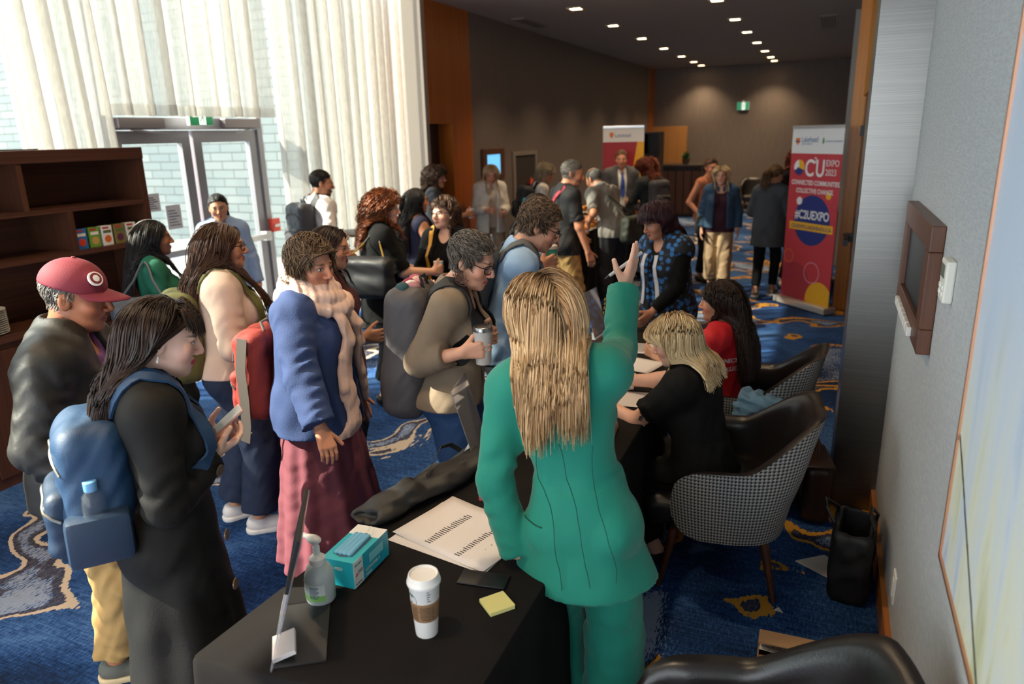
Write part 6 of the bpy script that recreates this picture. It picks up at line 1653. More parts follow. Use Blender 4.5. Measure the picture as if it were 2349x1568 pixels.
# 2 trench coat
m_trench = mat('black_trench', '#0e0c0a', .72, bump=.22, bscale=260, spec=.3)
P = Person('woman in a black trench coat looking at her phone beside the table end', (-1.85, 1.45), 36, 1.62, skin=('#dfb4a2', '#c03050', '#2a1c16'), head=(5, 16, 0), lean=2, near=3, girth=1.0, hs=1.05,
    R=dict(w=1, t=onz(486, 1045, 1.09), e=(.6, -.5, -.8), d=(-.35, .85, .2), n=(-.5, .1, .85), curl=42, thumb=.5), L=dict(w=1, t=onz(474, 1030, 1.10) + V3((-.09, .07, 0)), e=(-.6, -.3, -.8), d=(.35, .85, .2), n=(.5, .1, .85), curl=42, thumb=.5))
P.trousers(mat('charcoal_trouser', '#26282c', .8), off=.012, loose=(.03, .035, .05), ankle=.03)
P.top('coat', m_trench, off=.019, hem=.33, sleeve=1.93, flare=(.245, .20, .01, .01), pleat=(.035, 5, .5), amp=.004, freq=16, sl_off=.018, cuff=.012, neck='v', vdep=.02, collar=None)
P.collar(P.body, m_trench, .06, .074, .05, gap=1.2, drop=.02, stand=.03, name='coat_collar')
P.shoes(m_bshoe)
P.hair(HB, n=2200, length=.46, r=.0021, part=0, vol=.016, grav=.42, K=16, back=1.0, seed=9, fringe=.066, line=-.002, jit=.12, front=.0, behind=-.035)
MB().tube([P.hl(.083, -.008, -.04), P.hl(.086, -.008, -.06)], [.002, .0045], 8).build('earring', mat('pearl', '#d8d0c8', .3), P.root, True)
def onsurf(P, parent, raw, rad, m, name, off=.001):
    pp, nn = P.project([raw], off); return MB().lathe([(0, .0), (rad, .0), (rad, .004), (rad * .7, .0045), (0, .003)], n=20, M=Matrix.Translation(pp[0]) @ Vector(nn[0]).to_track_quat('Z', 'Y').to_matrix().to_4x4(), cap=False).build(name, m, parent, True)
m_horn = mat('horn_button', '#6b5640', .3)
for x, z in ((.12, 1.20), (.135, 1.06), (.14, .86), (.15, .68)): onsurf(P, P.root, V3((x, .20, z)), .018, m_horn, 'coat_button')
cuff = P.arm[1]; ax = unit(cuff[2] - cuff[1]); pc = cuff[2] - ax * .06
MB().tube([pc + rotm('Z', 0) @ (V3(Vector(ax).orthogonal().normalized()) * 0)] * 1 + [pc + ax * .02], .047, 20).build('cuff_strap', m_trench, P.root, True)
ph = (P.grip[1] + P.grip[-1]) / 2
fdir = unit(V3((.05, .75, .55))); sd = unit(V3((1, 0, 0))); up_ = np.cross(sd, fdir)
Mw = Matrix.Translation(P.lw(ph + V3((0, .0, .02)))) @ Matrix.Rotation(-math.radians(P.yaw), 4, 'Z') @ frameM((0, 0, 0), sd, fdir)
phone('phone', 'pale pink phone held by the woman in the black trench coat', Mw, '#c99a96', em=mat('phone_lit', '#c9d3da', .12, coat=.4))
m_bblue = mat('pack_blue', '#1b3c5e', .55, bump=.2, bscale=260); m_bblue2 = mat('pack_blue_dark', '#122c47', .55, bump=.2, bscale=260)
m_silver = mat('zip_silver', '#b5b0a4', .3, .9)
backpack(P, 'blue backpack with silver zips worn over the black trench coat', m_bblue, m_bblue2, (.30, .20, .43), dz=-.10, dy=.35, m_strap=m_bblue, zipm=m_silver, sw=.042)
q = P.packq; w_, dd_, h_ = P.packsize
MB().box(-.03, .045, -.085, .085, -.075, .075, .02, Matrix.Translation(Vector(q(w_ * 1.0, -.01, -h_ * .52))) @ Matrix(P.packR.tolist()).to_4x4()).build('side_pocket', m_bblue2, P.pack, True)
bp = P.lw(q(w_ * 1.02, -.01, -h_ * .60)); o = thing('water_bottle', 'clear water bottle with a pale blue cap in the side pocket of the blue backpack', 'bottle', bp)
MB().lathe([(.028, 0), (.031, .01), (.031, .12), (.026, .15), (.014, .165)], n=24).build('bottle', mat('clear_plastic', '#cfdbe2', .08, trans=.9, alpha=.5), o, True); MB().lathe([(.017, .163), (.018, .165), (.018, .19), (.016, .192)], n=24).build('cap', mat('cap_blue', '#6fa6d6', .4), o, True)

# 3 man in the maroon cap
m_rain = mat('black_rain_jacket', '#1a1815', .58, bump=.3, bscale=50); m_khaki = mat('khaki_chino', '#a8854f', .8, bump=.2, bscale=240)
P = Person('man in a maroon cap and black rain jacket smiling behind the trench coat woman', (-2.50, 1.67), 54, 1.66, 'm', skin=('#a86a4c', '#8a4a40', '#2a1e18'), lean=2, head=(0, 12, 0), near=3, girth=1.18, smile=1., hs=1.05,
    R=dict(t=(.26, .12, .92)), L=dict(t=(-.26, .15, .9)))
P.trousers(m_khaki, off=.016, loose=(.035, .04, .045), ankle=.04, amp=.007)
P.top('polo_shirt', mat('purple_polo', '#5a2f66', .75, var=.25), off=.012, hem=.85, sleeve=.6, neck='v', vdep=.0, collar=True)
P.top('jacket', m_rain, off=.034, hem=.80, sleeve=1.92, boxy=(.235, .20), amp=.008, freq=17, sl_off=.034, neck='v', vdep=.12, open_=(.06, .07), cuff=.006)
P.collar(P.body, m_rain, .075, .085, .05, gap=1.5, drop=.03, stand=.025, name='hood')
P.shoes(mat('canvas_shoe', '#5a5a52', .7), mat('tan_sole', '#c9b48c', .6))
P.hair(HGR, n=500, length=.025, r=.0016, style='short', comb=(0, -.6, -.6), cap=.004, vol=.004, bald=.1)
m_cap = mat('maroon_cap', '#7a2434', .75, bump=.2, bscale=300)
F = Field(P.HC - .24, P.HC + .24, .005); k = P.hs
F.ell(P.hl(0, -.012, .042), V3((.088, .108, .092)) * k, P.Rh, 0); F.plane(P.hl(0, .0, .030), P.Rh @ V3((0, -.12, -1)))
F.ell(P.hl(0, -.010, .018), V3((.079, .098, .085)) * k, P.Rh, 0, 's')
V, Q = F.mesh(); cp = npmesh('cap', V, Q, m_cap, P.root)
mb = MB(); vs = []; nb = 20
for j in range(6):
    for i in range(nb + 1):
        a = math.radians(-68 + 136 * i / nb); v = j / 5; x = math.sin(a) * .086; y0 = math.cos(a) * .098; y = y0 - .012 + v * .088 * math.cos(a * 1.15) ** .6; z = .040 - .022 * v - 1.9 * x * x - .0
        vs.append(P.hl(x, y, z))
fs = [(j * (nb + 1) + i, j * (nb + 1) + i + 1, (j + 1) * (nb + 1) + i + 1, (j + 1) * (nb + 1) + i) for j in range(5) for i in range(nb)]
b_ = mk('brim', [tuple(v) for v in vs], fs, m_cap, cp, True); md = b_.modifiers.new('t', 'SOLIDIFY'); md.thickness = .004
pp = P.hl(.052, .072, .082); nn = P.Rh @ V3((.55, .62, .55)); 
def facing(p, n): return Matrix.Translation(Vector(p)) @ Vector(n).to_track_quat('Z', 'Y').to_matrix().to_4x4()
MB().lathe([(.0, .0), (.026, -.004), (.026, .003), (.0, .006)], n=24, M=facing(pp, nn), cap=False).build('cap_badge', m_white, cp, True)
MB().lathe([(.0, .0062), (.0205, .0042), (.0205, .0046), (.0, .0068)], n=24, M=facing(pp, nn), cap=False).build('badge_ring', m_cap, cp, True)
MB().lathe([(.0, .0070), (.013, .0060), (.0, .0076)], n=7, M=facing(pp, nn), cap=False).build('badge_figure', m_white, cp, True)
MB().lathe([(0, 0), (.008, 0), (.006, .005), (0, .006)], n=14, M=facing(P.hl(0, -.014, .133), P.Rh @ V3((0, 0, 1))), cap=False).build('cap_button', m_cap, cp, True)

# 4 dark haired woman in green
P = Person('dark haired woman in a green knit top before the bookshelf', (-3.90, 3.28), 38, 1.60, skin=BROWN, head=(0, 2, 0), near=2, R=dict(t=(.25, .12, .85)), L=dict(t=(-.25, .12, .85)))
P.trousers(m_blktrs, off=.01, loose=(.02, .025, .03)); P.shoes(m_bshoe)
P.top('knit_top', mat('green_knit', '#0b5a44', .85, bump=.3, bscale=150), off=.010, hem=.9, sleeve=1.9, neck='scoop', vdep=.0)
P.hair(HBK, n=1300, length=.42, part=0, vol=.016, grav=.42, back=.8, seed=12, fall=-.15)
shoulder_bag(P, 'grey leather shoulder bag carried by the woman in the green knit top', mat('grey_leather', '#3a4149', .5, bump=.15, bscale=90), (.30, -.10, 1.02), (.36, .13, .30), 70, (.17, -.05, 1.36))

# 5 woman by the door
P = Person('woman in a pale blue shirt facing the camera by the glass doors', (-4.86, 4.86), 142, 1.63, skin=OLIVE, head=(-4, 6, 4), near=2)
P.trousers(m_navy, off=.01); P.shoes(m_bshoe)
P.top('shirt', mat('pale_blue_shirt', '#8ea4c6', .8), off=.016, hem=.75, sleeve=1.9, neck='v', collar=True, boxy=(.18, .15))
P.hair(HBK, n=700, style='tie', tie=(-.02, -.11, .0), length=.2, r=.002, part=0, vol=.004, tail=(.22, 160, .02, .02), seed=13)
P.glasses(m_wire, r=.0014)

# 6 cream sweater
P = Person('long haired woman in a cream sweater and navy trousers with an olive backpack', (-2.80, 2.74), 42, 1.67, skin=OLIVE, head=(4, 2, 0), near=3, girth=1.16, bust=1.3, R=dict(t=(.20, .24, 1.02), n=(-.8, .1, .3), d=(-.5, .8, .2), curl=40), L=dict(t=(-.18, .26, 1.02), curl=40), feet={1: (.11, .03), -1: (-.11, -.08)})
P.trousers(m_navy, off=.014, loose=(.04, .05, .062), ankle=.05, amp=.003); P.shoes(m_wshoe, m_wsole)
P.top('sweater', mat('cream_sweater', '#cbb2a2', .85, bump=.2, bscale=160), off=.020, hem=.92, sleeve=1.75, sl_off=.024, amp=.005, freq=14, neck='crew')
P.hair(HBR, n=1800, length=.52, part=.0, vol=.022, grav=.42, back=.45, seed=14, curl=.004, cfreq=30, fall=-.1, K=16)
P.glasses(m_specs, r=.0022)
m_olive = mat('olive_nylon', '#59592c', .7, bump=.3, bscale=120)
backpack(P, 'olive green backpack with an orange strap worn over the cream sweater', m_olive, m_olive, (.28, .17, .46), dz=-.10, sw=.05)
q = P.packq; MB().ribbon([q(.13, -.06, .10), q(.15, -.08, 0), q(.155, -.07, -.12), q(.15, -.10, -.24), q(.14, -.12, -.30)], [P.packR @ V3((1, -.3, 0))] * 5, .028, .003).build('orange_strap', mat('strap_orange', '#d2521a', .6), P.pack, True, label='bright orange hanging strap')

# 7 woman in the pink scarf
m_jblue = mat('indigo_linen_jacket', '#2c3f6c', .85, bump=.35, bscale=180, var=.1); m_skirt = mat('maroon_skirt', '#6d3440', .85, bump=.25, bscale=120)
m_scarf = mat('pink_scarf', '#d8b5a4', .85, bump=.35, bscale=110)
P = Person('short haired woman in an indigo jacket, pale pink scarf and maroon skirt', (-2.12, 2.56), 74, 1.64, skin=('#c78a6e', '#a05a52', '#4a382a'), head=(22, 8, 0), near=3, girth=1.1, hs=1.06, R=dict(w=1, t=onz(752, 1045, .80), curl=35, n=(-.6, -.6, 0)), L=dict(t=(-.25, .1, .86)))
P.skirt(m_skirt, hem=.10, r1=(.30, .27), pl=(.055, 10, 1), dx=-.0, dy=.03)
P.shoes(m_bshoe)
P.top('blouse', mat('maroon_blouse', '#7a3c44', .8), off=.012, hem=.84, sleeve=.5, neck='crew', boxy=(.19, .165))
P.top('jacket', m_jblue, off=.030, hem=.80, sleeve=1.90, boxy=(.245, .205), amp=.007, freq=15, sl_off=.030, neck='v', vdep=.05, open_=(.03, .05), cuff=.010)
HSB = hair_mat('hair_short_brown', '#33251b', '#8a6d52')
P.hair(HSB, n=3000, length=.075, r=.0017, style='short', comb=(.75, .35, .1), vol=.022, cap=.007, seed=15, jit=.3, line=-.008)
def scarf(P, m, tails=((.05, .62), (-.06, .50)), rad=.098, name='scarf'):
    S = P.S; F = Field(P.NB - V3((.26, .28, .62)), P.NB + V3((.26, .32, .22)), .0065)
    for kk, (dz, r0, tr, fy) in enumerate(((.035, rad, .040, .035), (.07, rad * .9, .036, .022), (.10, rad * .80, .028, .010), (.0, rad * 1.12, .036, .06))):
        pr = None
        for i in range(25):
            a = 2 * PI * i / 24; p = P.NB + P.Rc @ (V3((math.sin(a) * r0, math.cos(a) * (r0 + .01) + .014 + fy * max(0, math.cos(a)), dz - .035 * max(0, math.cos(a)) + .012 * math.sin(2 * a + kk))) * S)
            if pr is not None: F.cone(pr, p, tr * S * (1 + .1 * math.sin(3 * a + kk)), tr * S * (1 + .1 * math.sin(3 * a + kk)), .006)
            pr = p
    for x, L in tails:
        raw = [P.NB + P.Rc @ (V3((x * (1 + t * 1.0), .14 + .03 * (1 - t), -.02 - L * t)) * S) for t in np.linspace(0, 1, 9)]
        pp, nn = P.project(raw, .020)
        for i in range(8): F.cone(pp[i], pp[i + 1], .042 * S, .044 * S, .01, squash=(nn[i], 2.0))
    s_ = F.X * 90 + F.Z * 30; F.D += (.0028 * np.sin(s_ * 1.3 + 3 * np.sin(F.Y * 30 + F.Z * 14)) + .0016 * np.sin(F.X * 190 - F.Y * 150 + F.Z * 20)).astype(f32); F.noise(.002, 22, 8)
    V, Q = F.mesh(); o = npmesh(name, V, Q, m, P.root); P.fields.append(F); return o
scarf(P, m_scarf)
m_rpack = mat('red_canvas', '#8a2a22', .75, bump=.3, bscale=100); m_rgrey = mat('taupe_webbing', '#6a625c', .8)
backpack(P, 'red backpack with taupe straps slung behind the woman in the pink scarf', m_rpack, m_rpack, (.30, .16, .42), dz=-.17, straps=False, m_strap=m_rgrey)
q = P.packq; MB().ribbon([q(.155, .0, .19), q(.165, -.02, .05), q(.165, -.02, -.1), q(.16, -.03, -.22), q(.15, -.05, -.30), q(.12, -.05, -.27)], [P.packR @ V3((1, 0, 0))] * 6, .045, .004).build('hanging_strap', m_rgrey, P.pack, True)

# 8 woman in maroon behind her
P = Person('dark haired bespectacled woman in a maroon top half hidden behind the scarf woman', (-2.44, 3.12), 60, 1.62, skin=OLIVE, head=(8, 6, 0), near=2, R=dict(t=(.2, .2, 1.1), curl=40))
P.trousers(m_blktrs); P.shoes(m_bshoe)
P.top('top', mat('maroon_top', '#4a1a20', .8), off=.018, hem=.8, sleeve=1.9, boxy=(.21, .18))
P.hair(HB, n=1000, length=.30, part=0, vol=.012, grav=.42, back=.7, seed=17, fall=-.1); P.glasses(m_wire, r=.0014)

# 9 man with backpack by the curtain
P = Person('man in a white shirt and dark backpack standing before the sheer curtain', (-4.53, 5.78), 22, 1.78, 'm', skin=TAN, head=(22, 8, 0), near=2, stub=.6, R=dict(t=(.28, .1, .95)), L=dict(t=(-.2, .25, 1.05)))
P.trousers(m_navy); P.shoes(m_bshoe)
P.top('shirt', mat('white_shirt', '#cfc6c0', .8, bump=.15), off=.016, hem=.84, sleeve=.75, amp=.006, neck='crew', collar=True)
P.hair(HBK, n=1500, length=.014, r=.0016, style='short', comb=(0, -.4, -.4), cap=.003, vol=.002, seed=18); P.glasses(m_wire, r=.0014)
m_gpack = mat('charcoal_pack', '#35343a', .7, bump=.25, bscale=120)
backpack(P, 'charcoal backpack worn by the man in the white shirt', m_gpack, m_gpack, (.32, .18, .50), dz=-.07, m_strap=m_gpack, sw=.07)

# 10 auburn curls
P = Person('woman with long auburn curls in a black cardigan holding a paper cup', (-3.02, 4.55), 52, 1.68, skin=FAIR, head=(14, 4, 0), near=2, girth=1.12, R=dict(t=(.10, .36, 1.09), n=(-1, .1, .1), d=(-.5, .85, .1), curl=60), L=dict(t=(-.12, .34, 1.05), curl=50), feet={1: (.11, .05), -1: (-.10, -.06)})
P.trousers(mat('plaid_trouser', '#141416', .85), off=.012, loose=(.05, .055, .06), ankle=.12)
P.top('pink_shirt', mat('raspberry_shirt', '#b01f4a', .8), off=.012, hem=.84, sleeve=0, neck='v')
P.top('cardigan', m_blk, off=.022, hem=.74, sleeve=.95, boxy=(.235, .20), open_=(.045, .06), neck='v', vdep=.06, sl_off=.022)
P.shoes(m_bshoe, open_=True)
P.hair(HRED, n=1300, length=.33, part=0, vol=.035, grav=.34, back=.5, curl=.012, cfreq=75, seed=19, K=13)
cup_in_hand(P, 1, 'white paper cup held by the woman with auburn curls', mat('paper_cup', '#dedad6', .5))
shoulder_bag(P, 'large black handbag with a gold chain on the arm of the auburn haired woman', mat('black_bag_leather', '#17171a', .45), (.26, -.14, 1.10), (.40, .13, .30), 60, (.15, -.03, 1.43), chain=m_gold)

# 11 strappy navy dress
P = Person('woman with long black hair in a strappy backed navy dress', (-3.42, 5.70), 30, 1.62, skin=('#c98a64', '#a05a50', '#20150f'), head=(15, 3, 0), near=2, R=dict(t=(.2, .25, 1.05)), L=dict(t=(-.2, .25, 1.05)))
m_nd = mat('navy_dress', '#1a1c3a', .8); P.skirt(m_nd, hem=.45, r1=(.26, .24)); P.shoes(m_bshoe)
P.top('dress_top', m_nd, off=.010, hem=.9, sleeve=0, neck='straps', vdep=.10, amp=.001)
for z in (.09, .05, .01, -.03):
    pp, nn = P.project([P.C + P.Rc @ V3((x, -.13, z)) for x in np.linspace(-.09, .09, 9)], .002); MB().ribbon(pp, nn, .010, .003).build('back_strap', m_nd, P.root)
P.hair(HBK, n=1300, length=.50, part=.2, vol=.014, grav=.45, back=.5, seed=20)
# 12 smiling woman facing camera
P = Person('smiling woman with glasses and a yellow strap facing the camera', (-2.68, 4.95), 178, 1.60, skin=FAIR, head=(16, -2, 4), near=2, smile=1.6, R=dict(t=(.16, .34, 1.02), d=(-.6, .7, .2), n=(-.2, .2, 1), curl=20), L=dict(t=(-.14, .32, 1.04), d=(.6, .7, .2), n=(.3, .2, 1), curl=30))
P.trousers(m_blktrs); P.shoes(m_bshoe)
P.top('black_top', m_blk, off=.010, hem=.84, sleeve=.4, neck='v', vdep=.04); P.top('cardigan', mat('black_cardigan', '#0d0d0f', .9, bump=.3, bscale=120, spec=.2), off=.020, hem=.76, sleeve=1.9, boxy=(.22, .18), open_=(.05, .08), neck='v', vdep=.08)
P.hair(HBR, n=1000, length=.20, part=.3, vol=.02, grav=.38, back=.4, curl=.006, cfreq=60, seed=21, fringe=.05); P.glasses(m_specs, r=.0020)
pp, nn = P.project([P.C + P.Rc @ V3((.10, y, z)) for y, z in ((.0, .20), (.07, .165), (.12, .10), (.13, .0), (.13, -.1), (.12, -.2))], .004)
tag(MB().ribbon([P.lw(p) for p in pp], [Matrix.Rotation(-math.radians(P.yaw), 3, 'Z') @ Vector(n) for n in nn], .035, .005).build('bag_strap', mat('strap_yellow', '#d79a1e', .6)), 'yellow bag strap over the shoulder of the smiling woman with glasses', 'strap')
# 13 curly hair in a bun
P = Person('woman with curly brown hair half tied in a bun by the honey wood panel', (-4.25, 7.55), 62, 1.72, skin=TAN, head=(8, 4, 0), near=2, R=dict(t=(.1, .36, 1.15), curl=60, n=(-1, 0, 0)))
P.trousers(m_navy); P.shoes(m_bshoe); P.top('top', mat('slate_top', '#33363e', .85), off=.016, hem=.84, sleeve=.9)
P.hair(HBR, n=1000, length=.24, part=0, vol=.03, grav=.34, curl=.011, cfreq=80, back=.7, seed=22)
F = Field(P.hl(0, -.07, .14) - .09, P.hl(0, -.07, .14) + .09, .006); F.ell(P.hl(0, -.065, .135), V3((.036, .036, .034)), None, 0); F.noise(.010, 60, 4); V, Q = F.mesh(); npmesh('hair_bun', V, Q, HBR, P.root)
cup_in_hand(P, 1, 'white paper cup held by the woman with the curly bun', mat('paper_cup', '#dedad6', .5))
# 14 white blazer
P = Person('blonde woman in a white blazer looking down by the taupe wall', (-4.20, 9.0), 140, 1.70, skin=('#d89a7c', '#b8605e', '#6a4a30'), head=(6, 24, -4), near=2, smile=1., R=dict(t=(.12, .30, 1.10), curl=50, n=(-1, 0, 0)), L=dict(t=(-.10, .30, 1.06), curl=50))
m_wb = mat('white_blazer', '#e6e0d6', .8, bump=.15); P.trousers(mat('beige_trouser', '#a89078', .8)); P.shoes(m_bshoe); P.top('blouse', mat('ivory_blouse', '#c9b9a6', .8), off=.01, hem=.85, sleeve=.4, neck='v'); P.top('blazer', m_wb, off=.02, hem=.78, sleeve=1.85, open_=(.045, .07), neck='v', vdep=.06, boxy=(.20, .17), collar=True)
P.hair(HBL2, n=1100, length=.42, part=0, vol=.014, grav=.42, back=.3, seed=23, r=.0026)
# 15 lotus earring
m_taupe_c = mat('taupe_cardigan', '#7d6c5a', .9, bump=.3, bscale=220)
P = Person('short haired woman with a lotus earring in a taupe cardigan holding a travel mug', (-1.54, 2.83), 76, 1.66, skin=FAIR2, head=(6, 22, 0), lean=5, near=3, girth=.98, hs=1.05, R=dict(w=1, t=onz(1062, 808, 1.165), e=(.25, -.1, -1), d=(.0, .9, .15), n=(-1, .1, .15), curl=60, thumb=.3), L=dict(w=1, t=onz(1085, 775, 1.19) + V3((.0, .08, 0)), d=(.5, .8, .1), n=(.9, .3, .1), curl=55))
m_wide = mat('deep_blue_trouser', '#163a66', .8, bump=.2, bscale=160)
P.trousers(m_wide, off=.016, loose=(.06, .08, .095), ankle=.03, amp=.004); P.shoes(m_bshoe)
P.top('black_top', m_blk, off=.010, hem=.90, sleeve=.3, neck='v', vdep=.06)
P.top('cardigan', m_taupe_c, off=.015, hem=.885, sleeve=1.62, neck='v', vdep=.10, open_=(.03, .03), amp=.006, freq=16, sl_off=.021)
P.hair(HSH, n=2600, length=.040, r=.0017, style='short', comb=(.2, .75, .2), vol=.010, cap=.006, seed=24, jit=.3)
P.glasses(m_specs, r=.0022, lens=m_lens)
mb = MB(); c_ = P.hl(.088, -.006, -.036) + P.Rh @ V3((.016, 0, 0)) - V3((0, 0, .040))
ex, ez = P.Rh @ V3((0, 1, 0)), V3((0, 0, 1))
for a in (-70, -42, -15, 15, 42, 70):
    for mul in (1, .62):
        d_ = math.sin(math.radians(a)) * ex + math.cos(math.radians(a)) * ez; sd = math.cos(math.radians(a)) * ex - math.sin(math.radians(a)) * ez; L = .040 * mul
        mb.tube([c_ - ez * .012, c_ + d_ * L * .5 + sd * L * .26, c_ + d_ * L, c_ + d_ * L * .5 - sd * L * .26, c_ - ez * .012], .0026, 6)
mb.tube([P.hl(.088, -.005, -.035), c_ + ez * .04], .0008, 6); mb.tube([c_ + ex * .024 * math.cos(t) - ez * (.012 + .008 * math.sin(t)) for t in np.linspace(0, 6.28, 16)], .0024, 6)
mb.build('lotus_earring', mat('walnut_earring', '#4a2a1c', .5), P.root, True, label='openwork brown lotus earring')
m_gb = mat('grey_rolltop', '#4a4649', .6, bump=.2, bscale=70); m_gb2 = mat('black_rolltop', '#17171a', .7)
backpack(P, 'tall grey roll-top backpack worn by the woman with the lotus earring', m_gb, m_gb, (.34, .20, .62), dz=-.12, pockets=False, m_strap=m_gb2, sw=.06, roll=False)
q = P.packq; w_, dd_, h_ = P.packsize
for i in range(7):
    y_ = P.lw(q(-.10 + .033 * i, .02 * (i % 3 - 1), h_ * .97)); o = thing('yarn_ball', '%s ball of yarn poking out of the grey roll-top backpack' % ('rose', 'cream', 'pale pink', 'crimson', 'white', 'dusky pink', 'dark teal')[i], 'yarn', y_, 0, 'yarn in the grey backpack')
    F = Field((-.05, -.05, -.05), (.05, .05, .05), .005); F.ell((0, 0, 0), (.032, .032, .028), None, 0); F.D += (.0018 * np.sin(F.X * 300 + 260 * F.Z + 3 * np.sin(60 * F.Y))).astype(f32); V, Q = F.mesh(); npmesh('yarn', V, Q, mat('yarn_%d' % i, ('#b0566a', '#cdb9a4', '#c98f96', '#8a2a44', '#d2cbc6', '#a8747c', '#2a4a50')[i], .9), o)
cup_in_hand(P, 1, 'white travel mug with a steel rim held by the woman with the lotus earring', mat('mug_white', '#b9b4b0', .4), mat('mug_rim', '#8f8c8a', .25, .9), r=.041, h=.15, name='travel_mug')

# 16 man in pale blue shirt
P = Person('bearded man with glasses in a pale blue shirt bent over his phone', (-1.57, 3.46), 62, 1.76, 'm', skin=('#cf9478', '#b0605a', '#3a2c22'), head=(4, 26, 0), lean=16, near=3, stub=.35, girth=1.05, R=dict(w=1, t=onz(1268, 610, 1.23), e=(.6, -.5, -.8), d=(-.2, .85, .3), n=(-1, .2, .3), curl=55), L=dict(w=1, t=onz(1285, 590, 1.26) + V3((-.06, .05, 0)), e=(-.6, -.5, -.8), d=(.3, .85, .3), n=(.6, -.1, .7), curl=50))
P.trousers(mat('grey_trouser', '#3c3f46', .8)); P.shoes(m_bshoe)
P.top('shirt', mat('sky_shirt', '#8fadcf', .8, bump=.15), off=.014, hem=.86, sleeve=1.6, collar=True, neck='v', amp=.005)
P.hair(hair_mat('hair_curly_brown', '#35271d', '#7d634c'), n=2400, length=.048, r=.0018, style='short', comb=(.2, .7, .35), vol=.016, cap=.005, seed=25, jit=.5, curl=.003, cfreq=80); P.glasses(m_specs, r=.0022)
m_pk = mat('mid_grey_pack', '#55565a', .7, bump=.25, bscale=120)
backpack(P, 'mid grey backpack worn over the pale blue shirt', m_pk, m_pk, (.31, .20, .50), dz=-.05, m_strap=m_pk, sw=.065)
cup_in_hand(P, 1, 'mint green cup held by the man in the pale blue shirt', mat('mint_cup', '#3fa892', .5), mat('cup_lid_pale', '#b9b2aa', .4), r=.040, h=.13)
g = P.grip[-1]; Mw = Matrix.Translation(P.lw(g + V3((0, .02, .03)))) @ Matrix.Rotation(-math.radians(P.yaw), 4, 'Z') @ frameM((0, 0, 0), (1, 0, 0), (0, .5, .8)); phone('phone', 'dark phone held by the bearded man in the pale blue shirt', Mw)
# 17 grey striped shirt
P = Person('woman with long brown hair in a grey striped shirt behind the pale blue shirt', (-2.16, 5.30), 40, 1.62, skin=FAIR2, head=(20, 14, 0), near=1, lean=6); P.trousers(m_blktrs); P.shoes(m_bshoe)
P.top('shirt', mat('grey_stripe', '#8a8682', .85), off=.018, hem=.78, sleeve=1.9, boxy=(.23, .2)); P.hair(HB, n=800, length=.42, part=0, vol=.016, grav=.42, back=.7, seed=26, r=.0028)
# 18 grey blonde
P = Person('person with short grey-blonde waves, white top and dark backpack at the buffet', (-3.64, 9.30), 52, 1.66, skin=RUDDY, head=(16, 14, 0), lean=8, near=1); P.trousers(m_navy); P.shoes(m_bshoe); P.top('top', mat('white_top', '#cfc8c0', .85), off=.016, hem=.82, sleeve=.9)
P.hair(hair_mat('hair_grey_blonde', '#6a5a48', '#c2ae90'), n=700, length=.11, part=.3, vol=.022, grav=.3, curl=.008, cfreq=80, seed=27, r=.0028)
backpack(P, 'dark backpack with a blue bottle worn by the grey-blonde person at the buffet', m_strapdark, m_strapdark, (.32, .2, .46), dz=-.08, sw=.06)
bp = P.lw(P.packq(.16, -.02, -.12)); o = thing('water_bottle', 'bright blue drink bottle in the side of the dark backpack at the buffet', 'bottle', bp); MB().lathe([(.034, 0), (.036, .01), (.036, .17), (.02, .20)], n=20).build('bottle', mat('cyan_bottle', '#2aa6c4', .35), o, True); MB().lathe([(.02, .2), (.022, .225)], n=16).build('cap', m_black, o, True)
# 19 man black polo
P = Person('grey haired man in a black polo and khaki trousers with a red strap', (-2.46, 7.02), 48, 1.80, 'm', skin=RUDDY, head=(22, 12, 0), near=2, stub=.35, girth=1.08, lean=4, R=dict(t=(.27, .14, .84)), L=dict(t=(-.25, .25, .95)))
P.trousers(m_khaki, off=.016, loose=(.035, .04, .05), amp=.006); P.shoes(mat('brown_shoe', '#3a2a1e', .6)); P.top('polo', mat('black_polo', '#17171b', .8), off=.016, hem=.82, sleeve=.8, collar=True, neck='v')
P.hair(HGR, n=1300, length=.03, r=.002, style='short', comb=(.1, -.5, .2), vol=.006, cap=.005, seed=28)
pp, nn = P.project([P.C + P.Rc @ V3((x, y, z)) for x, y, z in ((-.02, -.16, .05), (.05, -.13, .13), (.11, -.05, .2), (.12, .05, .16), (.08, .12, .05), (.0, .15, -.08))], .004)
tag(MB().ribbon([P.lw(p) for p in pp], [Matrix.Rotation(-math.radians(P.yaw), 3, 'Z') @ Vector(n) for n in nn], .045, .005).build('bag_strap', mat('strap_red', '#a01f38', .6)), 'red bag strap across the shoulder of the grey haired man in black', 'strap')
# 20 balding man
P = Person('balding man in a grey shirt leaning over the buffet with a messenger bag', (-2.28, 8.25), -62, 1.74, 'm', skin=('#d0916f', '#b0605a', '#4a3a30'), head=(0, 30, 0), lean=30, near=2, girth=1.08, R=dict(w=1, t=(-2.58, 8.45, 1.06)), L=dict(w=1, t=(-2.55, 8.15, 1.04), curl=30), feet={1: (.12, -.08), -1: (-.12, -.1)})
P.trousers(mat('charcoal_slacks', '#24242a', .85)); P.shoes(m_bshoe); P.top('shirt', mat('grey_shirt', '#8f8a84', .85, bump=.15), off=.018, hem=.86, sleeve=.85, amp=.006, collar=True, neck='v')
P.hair(HGR, n=700, length=.022, r=.0018, style='short', comb=(0, -.5, -.5), vol=.003, cap=.003, bald=.1, seed=29)
shoulder_bag(P, 'dark green-grey messenger bag hanging behind the balding man', mat('messenger_canvas', '#2a2c24', .7), (.02, -.26, .98), (.36, .14, .30), 15, (-.12, .0, 1.36), name='messenger_bag')
